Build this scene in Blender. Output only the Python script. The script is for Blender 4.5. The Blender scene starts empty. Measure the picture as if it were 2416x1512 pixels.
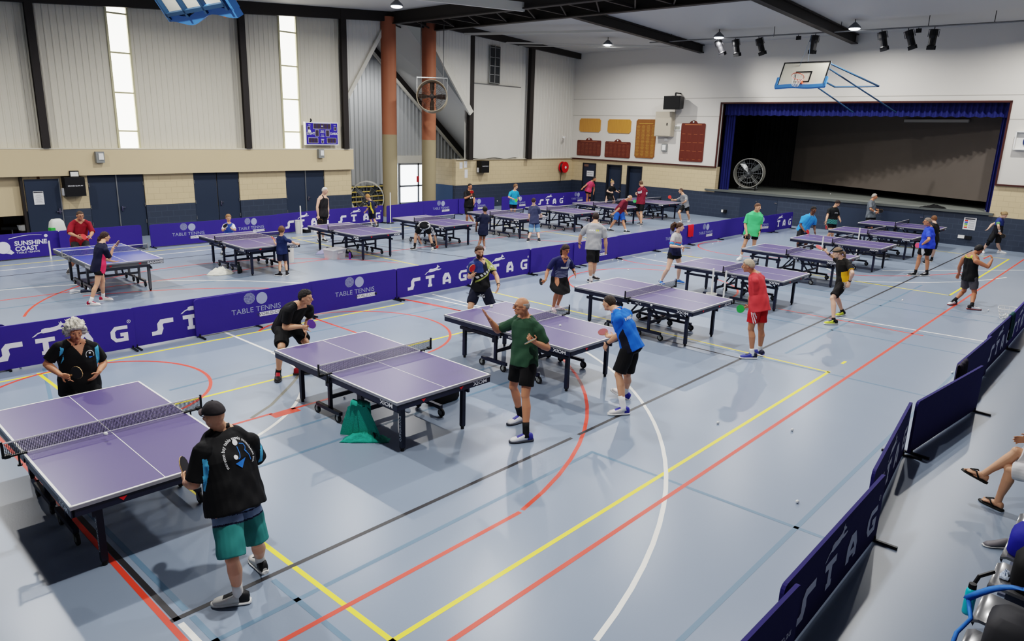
import bpy, bmesh, math, random
import numpy as np
from mathutils import Vector, Matrix, noise
from mathutils.bvhtree import BVHTree
random.seed(7)
PI = math.pi
SC = bpy.context.scene
COL = SC.collection
# ------------------------------------------------------------------ colour and materials
def lin(c):
    return tuple(((v/255)/12.92 if v/255 <= .04045 else ((v/255+.055)/1.055)**2.4) for v in c)
MATS = {}
def mat(name, rgb, rough=.55, spec=.35, metal=0., emit=0., bump=0., bscale=30., var=0., vscale=3., coat=0.):
    if name in MATS: return MATS[name]
    m = bpy.data.materials.new(name); m.use_nodes = True
    nt = m.node_tree; b = nt.nodes['Principled BSDF']
    c = lin(rgb)+(1,)
    b.inputs['Base Color'].default_value = c
    b.inputs['Roughness'].default_value = rough
    b.inputs['Specular IOR Level'].default_value = spec
    b.inputs['Metallic'].default_value = metal
    if coat: b.inputs['Coat Weight'].default_value = coat; b.inputs['Coat Roughness'].default_value = .08
    if emit:
        b.inputs['Emission Color'].default_value = c; b.inputs['Emission Strength'].default_value = emit
    if bump or var:
        tc = nt.nodes.new('ShaderNodeTexCoord')
    if bump:
        n = nt.nodes.new('ShaderNodeTexNoise'); n.inputs['Scale'].default_value = bscale; n.inputs['Detail'].default_value = 3
        bp = nt.nodes.new('ShaderNodeBump'); bp.inputs['Strength'].default_value = min(1, bump); bp.inputs['Distance'].default_value = .02*bump
        nt.links.new(tc.outputs['Object'], n.inputs['Vector']); nt.links.new(n.outputs['Fac'], bp.inputs['Height'])
        nt.links.new(bp.outputs['Normal'], b.inputs['Normal'])
    if var:
        n = nt.nodes.new('ShaderNodeTexNoise'); n.inputs['Scale'].default_value = vscale; n.inputs['Detail'].default_value = 4
        mx = nt.nodes.new('ShaderNodeMix'); mx.data_type = 'RGBA'
        mx.inputs[6].default_value = tuple(v*(1-var) for v in c[:3])+(1,); mx.inputs[7].default_value = tuple(min(1, v*(1+var)) for v in c[:3])+(1,)
        nt.links.new(tc.outputs['Object'], n.inputs['Vector']); nt.links.new(n.outputs['Fac'], mx.inputs[0]); nt.links.new(mx.outputs[2], b.inputs['Base Color'])
    MATS[name] = m
    return m
def nodes_mat(name):
    m = bpy.data.materials.new(name); m.use_nodes = True; MATS[name] = m
    return m, m.node_tree, m.node_tree.nodes['Principled BSDF']
def brick_mat(name, rgb, rgb2, bw=.4, bh=.2):
    m, nt, b = nodes_mat(name)
    tc = nt.nodes.new('ShaderNodeTexCoord'); sp = nt.nodes.new('ShaderNodeSeparateXYZ'); ad = nt.nodes.new('ShaderNodeMath'); cb = nt.nodes.new('ShaderNodeCombineXYZ')
    nt.links.new(tc.outputs['Object'], sp.inputs[0]); nt.links.new(sp.outputs['X'], ad.inputs[0]); nt.links.new(sp.outputs['Y'], ad.inputs[1])
    nt.links.new(ad.outputs[0], cb.inputs['X']); nt.links.new(sp.outputs['Z'], cb.inputs['Y'])
    br = nt.nodes.new('ShaderNodeTexBrick'); br.inputs['Scale'].default_value = 1
    br.inputs['Brick Width'].default_value = bw; br.inputs['Row Height'].default_value = bh; br.inputs['Mortar Size'].default_value = .008
    br.inputs['Color1'].default_value = lin(rgb)+(1,); br.inputs['Color2'].default_value = lin(tuple(v*.985 for v in rgb))+(1,); br.inputs['Mortar'].default_value = lin(rgb2)+(1,)
    nt.links.new(cb.outputs[0], br.inputs['Vector']); nt.links.new(br.outputs['Color'], b.inputs['Base Color'])
    b.inputs['Roughness'].default_value = .6
    return m
def wood_mat(name, a, c, scale=3.):
    m, nt, b = nodes_mat(name)
    tc = nt.nodes.new('ShaderNodeTexCoord'); mp = nt.nodes.new('ShaderNodeMapping'); mp.inputs['Scale'].default_value = (8, 8, .6)
    n = nt.nodes.new('ShaderNodeTexNoise'); n.inputs['Scale'].default_value = scale; n.inputs['Detail'].default_value = 5
    mx = nt.nodes.new('ShaderNodeMix'); mx.data_type = 'RGBA'; mx.inputs[6].default_value = lin(a)+(1,); mx.inputs[7].default_value = lin(c)+(1,)
    nt.links.new(tc.outputs['Object'], mp.inputs[0]); nt.links.new(mp.outputs[0], n.inputs['Vector']); nt.links.new(n.outputs['Fac'], mx.inputs[0]); nt.links.new(mx.outputs[2], b.inputs['Base Color'])
    b.inputs['Roughness'].default_value = .4
    return m
def mesh_mat(name, rgb, cell, fill, axes=('X', 'Z')):
    """threads of a net or guard: opaque threads, open cells"""
    m, nt, b = nodes_mat(name)
    b.inputs['Base Color'].default_value = lin(rgb)+(1,); b.inputs['Roughness'].default_value = .7
    tc = nt.nodes.new('ShaderNodeTexCoord'); sp = nt.nodes.new('ShaderNodeSeparateXYZ'); nt.links.new(tc.outputs['Object'], sp.inputs[0])
    outs = []
    for ax in axes:
        mu = nt.nodes.new('ShaderNodeMath'); mu.operation = 'MULTIPLY'; mu.inputs[1].default_value = 1/cell
        fr = nt.nodes.new('ShaderNodeMath'); fr.operation = 'FRACT'; lt = nt.nodes.new('ShaderNodeMath'); lt.operation = 'LESS_THAN'; lt.inputs[1].default_value = fill
        nt.links.new(sp.outputs[ax], mu.inputs[0]); nt.links.new(mu.outputs[0], fr.inputs[0]); nt.links.new(fr.outputs[0], lt.inputs[0]); outs.append(lt)
    mxx = nt.nodes.new('ShaderNodeMath'); mxx.operation = 'MAXIMUM'
    nt.links.new(outs[0].outputs[0], mxx.inputs[0]); nt.links.new(outs[-1].outputs[0], mxx.inputs[1])
    nt.links.new(mxx.outputs[0], b.inputs['Alpha'])
    return m
# ------------------------------------------------------------------ mesh builder
class MB:
    def __init__(s): s.v = []; s.f = []; s.m = []
    def add(s, vs, fs, m=0):
        o = len(s.v); s.v += [tuple(p) for p in vs]; s.f += [tuple(i+o for i in f) for f in fs]; s.m += [m]*len(fs); return s
    def box(s, c, d, m=0, rz=0, R=None):
        x, y, z = (q/2 for q in d); R = R or Matrix.Rotation(rz, 3, 'Z'); c = Vector(c)
        vs = [c+R@Vector((sx*x, sy*y, sz*z)) for sx in (-1, 1) for sy in (-1, 1) for sz in (-1, 1)]
        return s.add(vs, [(0,1,3,2),(4,6,7,5),(0,4,5,1),(2,3,7,6),(0,2,6,4),(1,5,7,3)], m)
    def bar(s, a, b, w, h, m=0, up=(0, 0, 1)):
        a = Vector(a); b = Vector(b); d = b-a; L = d.length; d.normalize(); u = Vector(up)
        if abs(d.dot(u)) > .98: u = Vector((1, 0, 0))
        r = d.cross(u).normalized(); u = r.cross(d)
        R = Matrix((d, r, u)).transposed()
        return s.box((a+b)/2, (L, w, h), m, R=R)
    def rings(s, rings, m=0, cap=True):
        n = len(rings[0]); o = len(s.v)
        for r in rings: s.v += [tuple(p) for p in r]
        k = 0
        for i in range(len(rings)-1):
            for j in range(n):
                s.f.append((o+i*n+j, o+i*n+(j+1) % n, o+(i+1)*n+(j+1) % n, o+(i+1)*n+j)); k += 1
        if cap:
            s.f.append(tuple(o+j for j in range(n-1, -1, -1))); s.f.append(tuple(o+(len(rings)-1)*n+j for j in range(n))); k += 2
        s.m += [m]*k
        return s
    def tube(s, pts, r, n=8, m=0, closed=False):
        pts = [Vector(p) for p in pts]; rs = r if isinstance(r, (list, tuple)) else [r]*len(pts)
        rings = []; ref = None
        for i, p in enumerate(pts):
            if closed: d = pts[(i+1) % len(pts)]-pts[i-1]
            else: d = pts[min(i+1, len(pts)-1)]-pts[max(i-1, 0)]
            d.normalize()
            if ref is None: ref = d.orthogonal().normalized()
            ref = (ref-d*ref.dot(d)).normalized(); q = d.cross(ref)
            rings.append([p+rs[i]*(math.cos(2*PI*k/n)*ref+math.sin(2*PI*k/n)*q) for k in range(n)])
        if closed: rings.append(rings[0])
        return s.rings(rings, m, cap=not closed)
    def cyl(s, a, b, r, n=12, m=0, r2=None): return s.tube([a, b], [r, r if r2 is None else r2], n, m)
    def lathe(s, prof, n=16, c=(0, 0, 0), R=None, m=0, cap=True):
        c = Vector(c); R = R or Matrix.Identity(3)
        return s.rings([[c+R@Vector((r*math.cos(2*PI*k/n), r*math.sin(2*PI*k/n), z)) for k in range(n)] for r, z in prof], m, cap)
    def ball(s, c, r, m=0, nu=12, nv=8, R=None):
        r = (r, r, r) if not hasattr(r, '__len__') else r; c = Vector(c); R = R or Matrix.Identity(3)
        rings = []
        for i in range(nv+1):
            t = PI*(i+.02)/(nv+.04) ; zz = -math.cos(t); q = math.sin(t)
            rings.append([c+R@Vector((r[0]*q*math.cos(2*PI*k/nu), r[1]*q*math.sin(2*PI*k/nu), r[2]*zz)) for k in range(nu)])
        return s.rings(rings, m)
    def prism(s, pts, d, f=lambda x, y, z: (x, y, z), m=0):
        """closed 2-D outline extruded by d; f maps (x, y, depth) to a point"""
        n = len(pts)
        vs = [f(x, y, 0) for x, y in pts]+[f(x, y, d) for x, y in pts]
        return s.add(vs, [tuple(range(n-1, -1, -1)), tuple(range(n, 2*n))]+[(i, (i+1) % n, n+(i+1) % n, n+i) for i in range(n)], m)
    def build(s, name, mats, parent=None, smooth=False, kind=None, recalc=True, angle=None):
        me = bpy.data.meshes.new(name); me.from_pydata(s.v, [], s.f); me.update()
        ms = mats if isinstance(mats, (list, tuple)) else [mats]
        for q in ms: me.materials.append(q)
        if len(ms) > 1: me.polygons.foreach_set('material_index', s.m)
        if recalc:
            bm = bmesh.new(); bm.from_mesh(me); bmesh.ops.recalc_face_normals(bm, faces=bm.faces); bm.to_mesh(me); bm.free()
        if smooth: me.polygons.foreach_set('use_smooth', [True]*len(me.polygons))
        if angle is not None: me.set_sharp_from_angle(angle=angle)
        o = bpy.data.objects.new(name, me); COL.objects.link(o)
        if parent: o.parent = parent
        if kind: o['kind'] = kind
        return o
def tag(o, label=None, cat=None, group=None, kind=None):
    if label: o['label'] = label
    if cat: o['category'] = cat
    if group: o['group'] = group
    if kind: o['kind'] = kind
    return o
def empty(name, loc=(0, 0, 0), rz=0., label=None, cat=None, group=None):
    o = bpy.data.objects.new(name, None); COL.objects.link(o); o.location = loc; o.rotation_euler = (0, 0, rz); o.empty_display_size = .1
    return tag(o, label, cat, group)
def copy_tree(o, parent=None):
    c = o.copy(); COL.objects.link(c)
    if parent: c.parent = parent
    for ch in list(o.children): copy_tree(ch, c)
    return c
_TXT = {}
def text2d(s, size=1., bold=0., align='CENTER', space=1.):
    """flat lettering as (verts2d, faces)"""
    k = (s, bold, align, space)
    if k not in _TXT:
        cu = bpy.data.curves.new('lettering', 'FONT'); cu.body = s; cu.size = 1; cu.offset = bold; cu.align_x = align; cu.align_y = 'CENTER'; cu.space_character = space; cu.resolution_u = 3
        ob = bpy.data.objects.new('lettering', cu); COL.objects.link(ob)
        dg = bpy.context.evaluated_depsgraph_get(); me = bpy.data.meshes.new_from_object(ob.evaluated_get(dg))
        _TXT[k] = ([(v.co.x, v.co.y) for v in me.vertices], [tuple(p.vertices) for p in me.polygons])
        bpy.data.objects.remove(ob); bpy.data.curves.remove(cu); bpy.data.meshes.remove(me)
    v, f = _TXT[k]
    return [(x*size, y*size) for x, y in v], f
def put_text(mb, s, f, size, bold=0., align='CENTER', m=0, sx=1., space=1., dx=0., dy=0., shear=0.):
    v, fs = text2d(s, size, bold, align, space)
    mb.add([f(x*sx+dx+shear*y, y+dy) for x, y in v], fs, m)
# ------------------------------------------------------------------ common materials
M_white = mat('white_paint', (235, 233, 228), .5)
M_line_white = mat('line_white', (238, 236, 230), .45)
M_black = mat('black_plastic', (16, 16, 18), .45)
M_rubber = mat('black_rubber', (22, 22, 24), .7)
M_steel = mat('galvanised_steel', (150, 152, 152), .35, metal=.8)
M_dsteel = mat('dark_painted_steel', (38, 33, 31), .55)
M_navy = mat('navy_powder_coat', (26, 30, 50), .4)
M_silver = mat('silver_edge_strip', (150, 150, 155), .35, metal=.5)
M_greyplastic = mat('grey_plastic', (130, 132, 130), .5)
M_chrome = mat('chrome', (200, 200, 200), .2, metal=1.)
M_paper = mat('white_paper', (228, 228, 230), .7)
M_ink = mat('dark_ink', (60, 60, 66), .7)
M_red = mat('red_gloss', (205, 22, 30), .35)
M_yellow = mat('yellow_paint', (222, 190, 90), .5)
# ------------------------------------------------------------------ the hall
def STX(y, off=0.): return 32.5+.06*(y-5)-off          # face of the stage wall (slightly out of square)
ST_RZ = -math.atan(.06)
m, nt, b = nodes_mat('vinyl_sports_floor')
tc = nt.nodes.new('ShaderNodeTexCoord'); n1 = nt.nodes.new('ShaderNodeTexNoise'); n1.inputs['Scale'].default_value = .35; n1.inputs['Detail'].default_value = 6
mx = nt.nodes.new('ShaderNodeMix'); mx.data_type = 'RGBA'; mx.inputs[6].default_value = lin((121, 135, 154))+(1,); mx.inputs[7].default_value = lin((134, 147, 165))+(1,)
nt.links.new(tc.outputs['Object'], n1.inputs['Vector']); nt.links.new(n1.outputs['Fac'], mx.inputs[0]); nt.links.new(mx.outputs[2], b.inputs['Base Color'])
b.inputs['Roughness'].default_value = .3; b.inputs['Specular IOR Level'].default_value = .4
n2 = nt.nodes.new('ShaderNodeTexNoise'); n2.inputs['Scale'].default_value = 60; bp = nt.nodes.new('ShaderNodeBump'); bp.inputs['Strength'].default_value = .03; bp.inputs['Distance'].default_value = .01
nt.links.new(tc.outputs['Object'], n2.inputs['Vector']); nt.links.new(n2.outputs['Fac'], bp.inputs['Height']); nt.links.new(bp.outputs['Normal'], b.inputs['Normal'])
M_floor = m
MB().box((14, 12, -.1), (56, 40, .2)).build('floor', M_floor, kind='structure')
# court lines: painted strips, each colour one marking of the floor
LINES = {
 'yellow': ((250, 226, 50), .0011, [[(2.95,3.8),(12.38,3.8)],[(2.97,3.8),(2.97,12.4)],[(12.36,3.8),(12.5,12.4)],[(3.6,9.75),(9.9,9.75)],[(13.05,3.8),(13.2,3.8)],
   [(21.35,3.86),(30.1,3.86)],[(21.35,3.86),(21.35,12.4)],[(30.05,3.86),(30.05,9)],[(-2,13.35),(31,13.35)],[(2.95,13.3),(2.95,22.4)],[(13.4,13.3),(13.4,22.4)],[(-2,22.4),(31,22.4)],[(22,13.3),(22,22.4)],[(2,12.35),(10.1,12.35)]]),
 'red': ((228, 66, 44), .0013, [[(-2,3.48),(30.5,3.48)],[(1.86,3.48),(1.92,10.3)],[(-2,4.4),(5.1,4.4)],[(1.9,8.54),(4.66,8.54)],[(4.98,8.5),(7.9,8.45)],[(7.9,8.45),(7.92,12.5)],[(10.35,12.8),(10.6,11.0)],
   [(16.3,6.3),(16.3,3.3)],[(29.4,4.5),(30.6,4.48)],[(-2,18.1),(31,18.1)],[(-2,16.1),(9,15.4)]]),
 'redblock': ((228, 66, 44), .0013, [[(4.66,8.45),(5.0,8.45)]]),
 'black': ((44, 42, 44), .0015, [[(1.92,5.22),(6.98,5.18)],[(7.17,5.18),(31.5,5.22)],[(1.94,5.22),(1.96,12.2)],[(11.95,5.24),(11.95,12.2)],[(21.4,5.22),(21.4,12.2)],[(-2,20.9),(31,20.9)],[(-2,14.4),(9.5,14.05)],[(16,13.4),(14,22)]]),
 'white': ((238, 236, 228), .0012, [[(1.94,5.12),(1.94,3)],[(6.12,12.7),(6.12,11.0)],[(11.22,12.6),(11.2,11)],[(16.55,5.0),(16.8,2.2)],[(23.9,6.2),(27.8,3.1)],[(16.8,2.2),(14.6,2.2)],[(21.2,6.3),(23.5,8)],[(-2,21.7),(31,21.7)]]),
 'blue': ((94, 122, 146), .001, [[(2.0,4.76),(6.8,4.74)],[(6.85,4.74),(6.9,1.9)],[(3.6,2.2),(26,2.26)],[(2.04,9.5),(2.04,5.3)],[(2.04,5.14),(2.03,3.5)],[(2.74,5.12),(2.73,3.95)],[(3.4,7.2),(8.6,7.2)],[(3.3,7.9),(8.6,7.9)],
   [(12.2,9.2),(12.3,1.9)],[(12.9,4.76),(22.3,4.74)],[(15.2,7.2),(15.4,2)],[(4.1,10.35),(6.9,10.5)],[(16.2,7.2),(16.5,2)],[(18.4,7.2),(18.8,2)],[(19.2,7.0),(19.5,2)],[(2.6,10.4),(3.1,12.6)],[(1.2,10.4),(1.7,12.6)],[(-2,19.3),(31,19.3)],[(-2,17.4),(9,17.2)],[(17,19),(17,22)],[(6.9,11.7),(11.8,11.4)]]),
}
def arc(cx, cy, r, a0, a1, n=40): return [(cx+r*math.cos(math.radians(a0+(a1-a0)*i/n)), cy+r*math.sin(math.radians(a0+(a1-a0)*i/n))) for i in range(n+1)]
LINES['red'][2].extend([arc(3.96,10.95,6.65,-79.5,79), arc(3.3,10.9,1.5,-75,150), arc(7.8,11.0,1.82,-120,130), arc(27.6,11,6.9,180,262), arc(16.4,9.8,2.2,20,340), arc(20.6,11.8,1.7,60,300), arc(24.6,10.8,1.8,60,300), arc(8.5,14.6,5,20,160), arc(21.5,17.2,1.5,150,280)])
LINES['white'][2].extend([arc(2.62,10.95,8.4,-80,80,60), arc(2.8,11.0,3.3,-66,0), arc(27.9,11.2,8.2,170,255), arc(7,16.3,3,200,300), arc(25.5,17.2,1.2,60,200)])
LINES['black'][2].append(arc(23,15.8,1.1,120,230))
LINES['grey'] = ((110, 108, 96), .001, [[(5.9,9.78),(5.62,9.5),(5.42,9.32),(5.1,9.05),(4.84,8.83),(4.4,8.58)]])
for cname, (rgb, z, segs) in LINES.items():
    mb = MB(); w = .17 if cname == 'redblock' else .05
    for pl in segs:
        P = [Vector((x, y, 0)) for x, y in pl]; L = []; Rr = []
        for i, q in enumerate(P):
            d = (P[min(i+1, len(P)-1)]-P[max(i-1, 0)]).normalized(); nn = Vector((-d.y, d.x, 0))*w/2
            if i == 0 and len(P) == 2: q = q-d*.025
            if i == len(P)-1 and len(P) == 2: q = q+d*.025
            L.append((q.x+nn.x, q.y+nn.y, z)); Rr.append((q.x-nn.x, q.y-nn.y, z))
        n = len(L); mb.add(L+Rr, [(i+n, i+n+1, i+1, i) for i in range(n-1)])
    mb.build('floor_marking', mat('court_paint_'+cname, rgb, .4), kind='structure', recalc=False)
# --- left wall (y = 25.6): blockwork below, ribbed sheeting above
M_beige = brick_mat('beige_blockwork', (206, 184, 146), (186, 165, 130))
M_dado = brick_mat('navy_blockwork', (40, 50, 66), (52, 62, 78))
M_fascia = mat('beige_render', (204, 183, 147), .6, var=.03, vscale=1.2)
M_door = mat('navy_door_paint', (40, 50, 66), .45)
M_sheet = mat('cream_wall_sheeting', (212, 205, 188), .5, var=.04, vscale=.6)
M_sheet2 = mat('white_wall_sheeting', (214, 210, 200), .5, var=.03, vscale=.6)
M_zinc = mat('zinc_wall_sheeting', (176, 178, 178), .45, metal=.1, var=.05, vscale=.6)
M_stagewall = mat('white_wall_lining', (216, 211, 202), .55, var=.03, vscale=.5)
M_ceil = mat('white_ceiling_lining', (186, 184, 180), .6, var=.02, vscale=.4)
def ceil_z(x): return 8.5-.075*(21.5-x) if x < 21.5 else 8.5-.04*(x-21.5)
def ribbed(name, x0, x1, zb, zt, y, material, pitch=.19, depth=.014, yfun=None, parent=None):
    """ribbed sheet between x0 and x1; zb/zt are functions of x"""
    mb = MB(); pts = []; x = x0; k = 0
    while x < x1-1e-6:
        for fx, dd in ((0, 0), (.62, 0), (.72, 1), (.9, 1)):
            xx = x+fx*pitch
            if xx < x1: pts.append((xx, dd*depth))
        x += pitch
    pts.append((x1, 0))
    vs = []
    for xx, dd in pts:
        yy = (yfun(xx) if yfun else y)-dd
        vs += [(xx, yy, zb(xx)), (xx, yy, zt(xx))]
    mb.add(vs, [(2*i, 2*i+2, 2*i+3, 2*i+1) for i in range(len(pts)-1)])
    return mb.build(name, material, parent, kind='structure', recalc=False)
z_led = lambda x: 2.86
Y1 = 25.6
for i, (a, c) in enumerate(((-8, 9.26), (9.92, 15.2), (15.97, 18.1))):
    ribbed('wall_left_sheeting', a, c, z_led, ceil_z, Y1+.05, M_sheet)
W = MB()
W.box((5.12, Y1+.15, 1.5), (26.24, .1, 1.2)); W.build('wall_left_backing', M_fascia, kind='structure')
# fascia band and ledge
MB().box((5.1, Y1-.06, 2.47), (26.3, .24, .8)).build('wall_left_fascia', M_fascia, kind='structure')
MB().box((5.1, Y1-.04, 2.885), (26.3, .3, .03)).build('trim_1', mat('cream_trim', (214, 206, 186), .5), kind='structure')
doors = [(8.2, 9.92, 9.06), (11.59, 13.29, 12.45), (15.19, 16.94, 16.07)]
edges = [-8, 4.6, 6.32, 8.2, 9.92, 11.59, 13.29, 15.19, 16.94, 18.24]
for a, c in ((-8, 5.0), (6.42, 8.2), (9.92, 11.59), (13.29, 15.19), (16.94, 18.24)):
    MB().box(((a+c)/2, Y1+.1, 1.56), (c-a, .2, 1.06)).build('wall_left_beige', M_beige, kind='structure')
    MB().box(((a+c)/2, Y1+.1, .51), (c-a, .2, 1.03)).build('wall_left_dado', M_dado, kind='structure')
MB().box((18.14, Y1+1.2, 1.45), (.2, 2.2, 2.9)).build('wall_left_return', M_beige, kind='structure')
nd = 0
for a, c, mid in doors:
    for k, (q0, q1) in enumerate(((a, mid), (mid, c))):
        nd += 1
        d = MB().box(((q0+q1)/2, Y1+.06, 1.04), (q1-q0-.03, .05, 2.05)).build('door_%d' % nd, M_door, kind='structure')
        if k == 1 : MB().box((q0+.1, Y1+.02, .96), (.04, .05, .16)).bar((q0+.1, Y1, 1.0), (q0+.2, Y1, 1.0), .02, .02).build('door_handle', M_chrome, d)
    if a != 11.59: MB().box((mid, Y1+.02, 1.04), (.035, .02, 2.05)).build('trim_2', M_steel, kind='structure')
    for x in (a+.03, c-.03):
        for z in (.5, 1.05, 1.75): MB().cyl((x, Y1+.02, z-.06), (x, Y1+.02, z+.06), .015, 6).build('door_hinge', M_steel, bpy.data.objects['door_%d' % (nd if x > mid else nd-1)])
# open store room at the left end
dl = MB().box((6.92, Y1-.03, 1.0), (.93, .045, 1.96)).build('door_7', M_door, kind='structure')
MB().box((7.28, Y1-.08, .98), (.15, .03, .035)).box((7.3, Y1-.07, 1.0), (.05, .04, .16)).build('door_handle', M_chrome, dl)
MB().box((7.38, Y1-.03, 1.0), (.03, .06, 1.96)).build('trim_3', M_steel, kind='structure')
M_store = mat('store_room_brown', (96, 62, 26), .7, var=.3, vscale=2)
S = MB(); S.box((5.7, Y1+2.4, 1.1), (2.2, .1, 2.2)); S.box((5.0, Y1+1.2, 1.1), (.08, 2.4, 2.2)); S.box((6.85, Y1+1.2, 1.1), (.08, 2.4, 2.2)); S.box((5.7, Y1+1.2, 2.2), (2, 2.4, .08)); S.build('wall_store_room', M_store, kind='structure')
MB().box((6.38, Y1+.0, 1.02), (.07, .14, 2.04)).build('trim_4', M_dsteel, kind='structure')
# --- dark steel columns and the eave beam
for i, (x, y, zt, zb, w) in enumerate(((7.12, 25.42, 7.4, 2.9, .21), (13.64, 25.42, 7.9, 2.9, .22), (17.9, 25.42, 8.2, 2.9, .24), (25.32, 25.75, 8.3, 2.38, .27), (29.7, 25.75, 8.1, 2.38, .27), (1.0, 25.42, 6.9, 2.9, .22))):
    mb = MB(); mb.box((x, y+.06, (zt+zb)/2), (w, .03, zt-zb)); mb.box((x, y+.16, (zt+zb)/2), (.03, .2, zt-zb)); mb.box((x, y-.06, (zt+zb)/2), (w, .03, zt-zb)); mb.box((x, y, (zt+zb)/2), (w*.85, .1, zt-zb))
    mb.build('column_%d' % (i+1), M_dsteel, kind='structure')
mb = MB()
mb.bar((-8, 25.45, 5.95), (20.4, 25.45, 8.26), .18, .42); mb.bar((20.0, 25.45, 8.3), (22.9, 25.45, 8.3), .2, .45); mb.bar((22.7, 25.55, 8.35), (33.9, 25.75, 7.92), .18, .4)
mb.build('beam_left_eave', M_dsteel, kind='structure')
# --- glazed strips: translucent fibreglass lit by daylight
m, nt, b = nodes_mat('daylit_fibreglass'); b.inputs['Base Color'].default_value = (.9, .88, .8, 1); b.inputs['Emission Color'].default_value = (1, .96, .84, 1); b.inputs['Emission Strength'].default_value = 5.; b.inputs['Roughness'].default_value = .6
M_pane = m
for i, (a, c, zs) in enumerate(((9.27, 9.91, (2.9, 3.44, 4.63, 5.84, 7.01, 8.2)), (15.22, 15.95, (2.95, 3.52, 4.72, 5.92, 7.12, 8.2)))):
    w = MB().box(((a+c)/2, Y1+.09, 5.5), (c-a, .02, 5.3)).build('window_%d' % (i+1), M_pane, kind='structure')
    fr = MB()
    for z in zs[1:-1]: fr.box(((a+c)/2, Y1+.05, z), (c-a+.02, .08, .05))
    for x in (a, c): fr.box((x, Y1+.04, 5.5), (.06, .08, 5.3))
    fr.build('window_frame', mat('fibreglass_edge', (196, 188, 152), .5), w)
# --- right part of the left wall (y = 26)
Y2 = 26.0
MB().box((29.2, Y2+.15, 1.76), (9.2, .3, 1.24)).build('wall_left_upper_block', M_beige, kind='structure')
MB().box((29.2, Y2+.15, .57), (9.2, .3, 1.15)).build('wall_left_lower_block', M_dado, kind='structure')
MB().box((24.62, Y2+1.0, 1.76), (.06, 1.6, 1.24)).build('wall_entry_return', M_beige, kind='structure')
MB().box((24.62, Y2+1.0, .57), (.06, 1.6, 1.15)).build('wall_entry_return_dado', mat('navy_painted_sheen', (70, 92, 122), .25), kind='structure')  # lighter than the other dado: its bluish reflection is put into the colour
MB().box((29.2, Y2+.1, 2.39), (9.2, .36, .03)).build('trim_5', mat('cream_trim', (214, 206, 186), .5), kind='structure')
ribbed('wall_left_white_sheeting', 25.2, 33.9, lambda x: 2.4, ceil_z, Y2+.05, M_sheet2, pitch=.24, depth=.012)
# gussets either side of the entry, with flashing
ribbed('wall_left_gusset', 18.0, 20.1, lambda x: 4.75+(x-18.05)*1.5, ceil_z, Y1+.05, M_sheet2)
ribbed('wall_left_gusset', 22.75, 25.3, lambda x: 7.5-(x-22.75)*1.18, ceil_z, Y1+.1, M_sheet2)
mb = MB(); mb.bar((18.05, Y1-.02, 4.78), (20.1, Y1-.02, 7.86), .08, .16); mb.bar((22.8, Y1, 7.5), (25.2, Y1, 4.55), .1, .28); mb.build('trim_6', mat('cream_flashing', (206, 202, 190), .5), kind='structure')
# back wall of the entry, its sloping head, soffit
YB = 29.3
ribbed('wall_entry_back', 17.6, 29.4, lambda x: 0., lambda x: max(2.3, 9.2-(x-20.5)*.86) if x > 20.5 else 9.2, YB, M_zinc, pitch=.24, depth=.05)
mb = MB(); mb.bar((20.0, YB-.1, 9.35), (28.6, YB-.1, 2.1), .15, .45); mb.build('beam_entry', M_dsteel, kind='structure')
mb = MB(); mb.bar((19.9, YB-.25, 9.0), (28.4, YB-.25, 1.9), .1, .12); mb.build('trim_7', mat('cream_flashing', (206, 202, 190), .5), kind='structure')
MB().add([(19.8, YB-.1, 9.5), (29, YB-.1, 2.0), (25.3, Y1+.3, 4.6), (20.4, Y1+.2, 9.0)], [(0, 1, 2, 3)]).build('ceiling_entry', M_ceil, kind='structure', recalc=False)
ribbed('wall_entry_side', 0, 4, lambda x: 0, lambda x: 9, 0, M_zinc, pitch=.24, depth=.05).matrix_world = Matrix.Translation((17.95, Y1+.2, 0)) @ Matrix.Rotation(PI/2, 4, 'Z')
# glass entry doors
gd = MB().box((24.72, YB-.14, 1.0), (2.1, .02, 2.0)).build('door_8', mat('daylit_glass', (240, 246, 250), .1, emit=5), kind='structure')
fr = MB()
for x in (23.66, 24.9, 25.75): fr.box((x, YB-.17, 1.02), (.1, .06, 2.06))
for z in (2.02, .92, .06): fr.box((24.7, YB-.17, z), (2.1, .06, .09))
fr.build('door_frame', mat('anodised_aluminium', (150, 152, 155), .35, metal=.5), gd)
MB().box((24.84, YB-.21, 1.25), (.16, .01, .3)).build('door_notice', mat('red_notice', (220, 60, 60), .6), gd)
MB().box((24.6, YB-.1, 2.25), (2.6, .14, .36)).build('trim_8', mat('cream_flashing', (206, 202, 190), .5), kind='structure')
# two round pillars, terracotta above, stone paint below
for i, x in enumerate((20.2, 22.44)):
    mb = MB(); mb.lathe([(.32, 0), (.32, 3.5-.2*i)], 32, (x, 25.5, 0)); mb.build('pillar_%d' % (i+1), mat('stone_paint', (150, 136, 106), .6, var=.05), kind='structure', smooth=True, angle=.6)
    MB().lathe([(.318, 3.5-.2*i), (.318, 8.2)], 32, (x, 25.5, 0)).build('pillar_upper', mat('terracotta_paint', (160, 98, 70), .6, var=.04), bpy.data.objects['pillar_%d' % (i+1)], smooth=True, angle=.6)['kind'] = 'structure'
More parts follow.
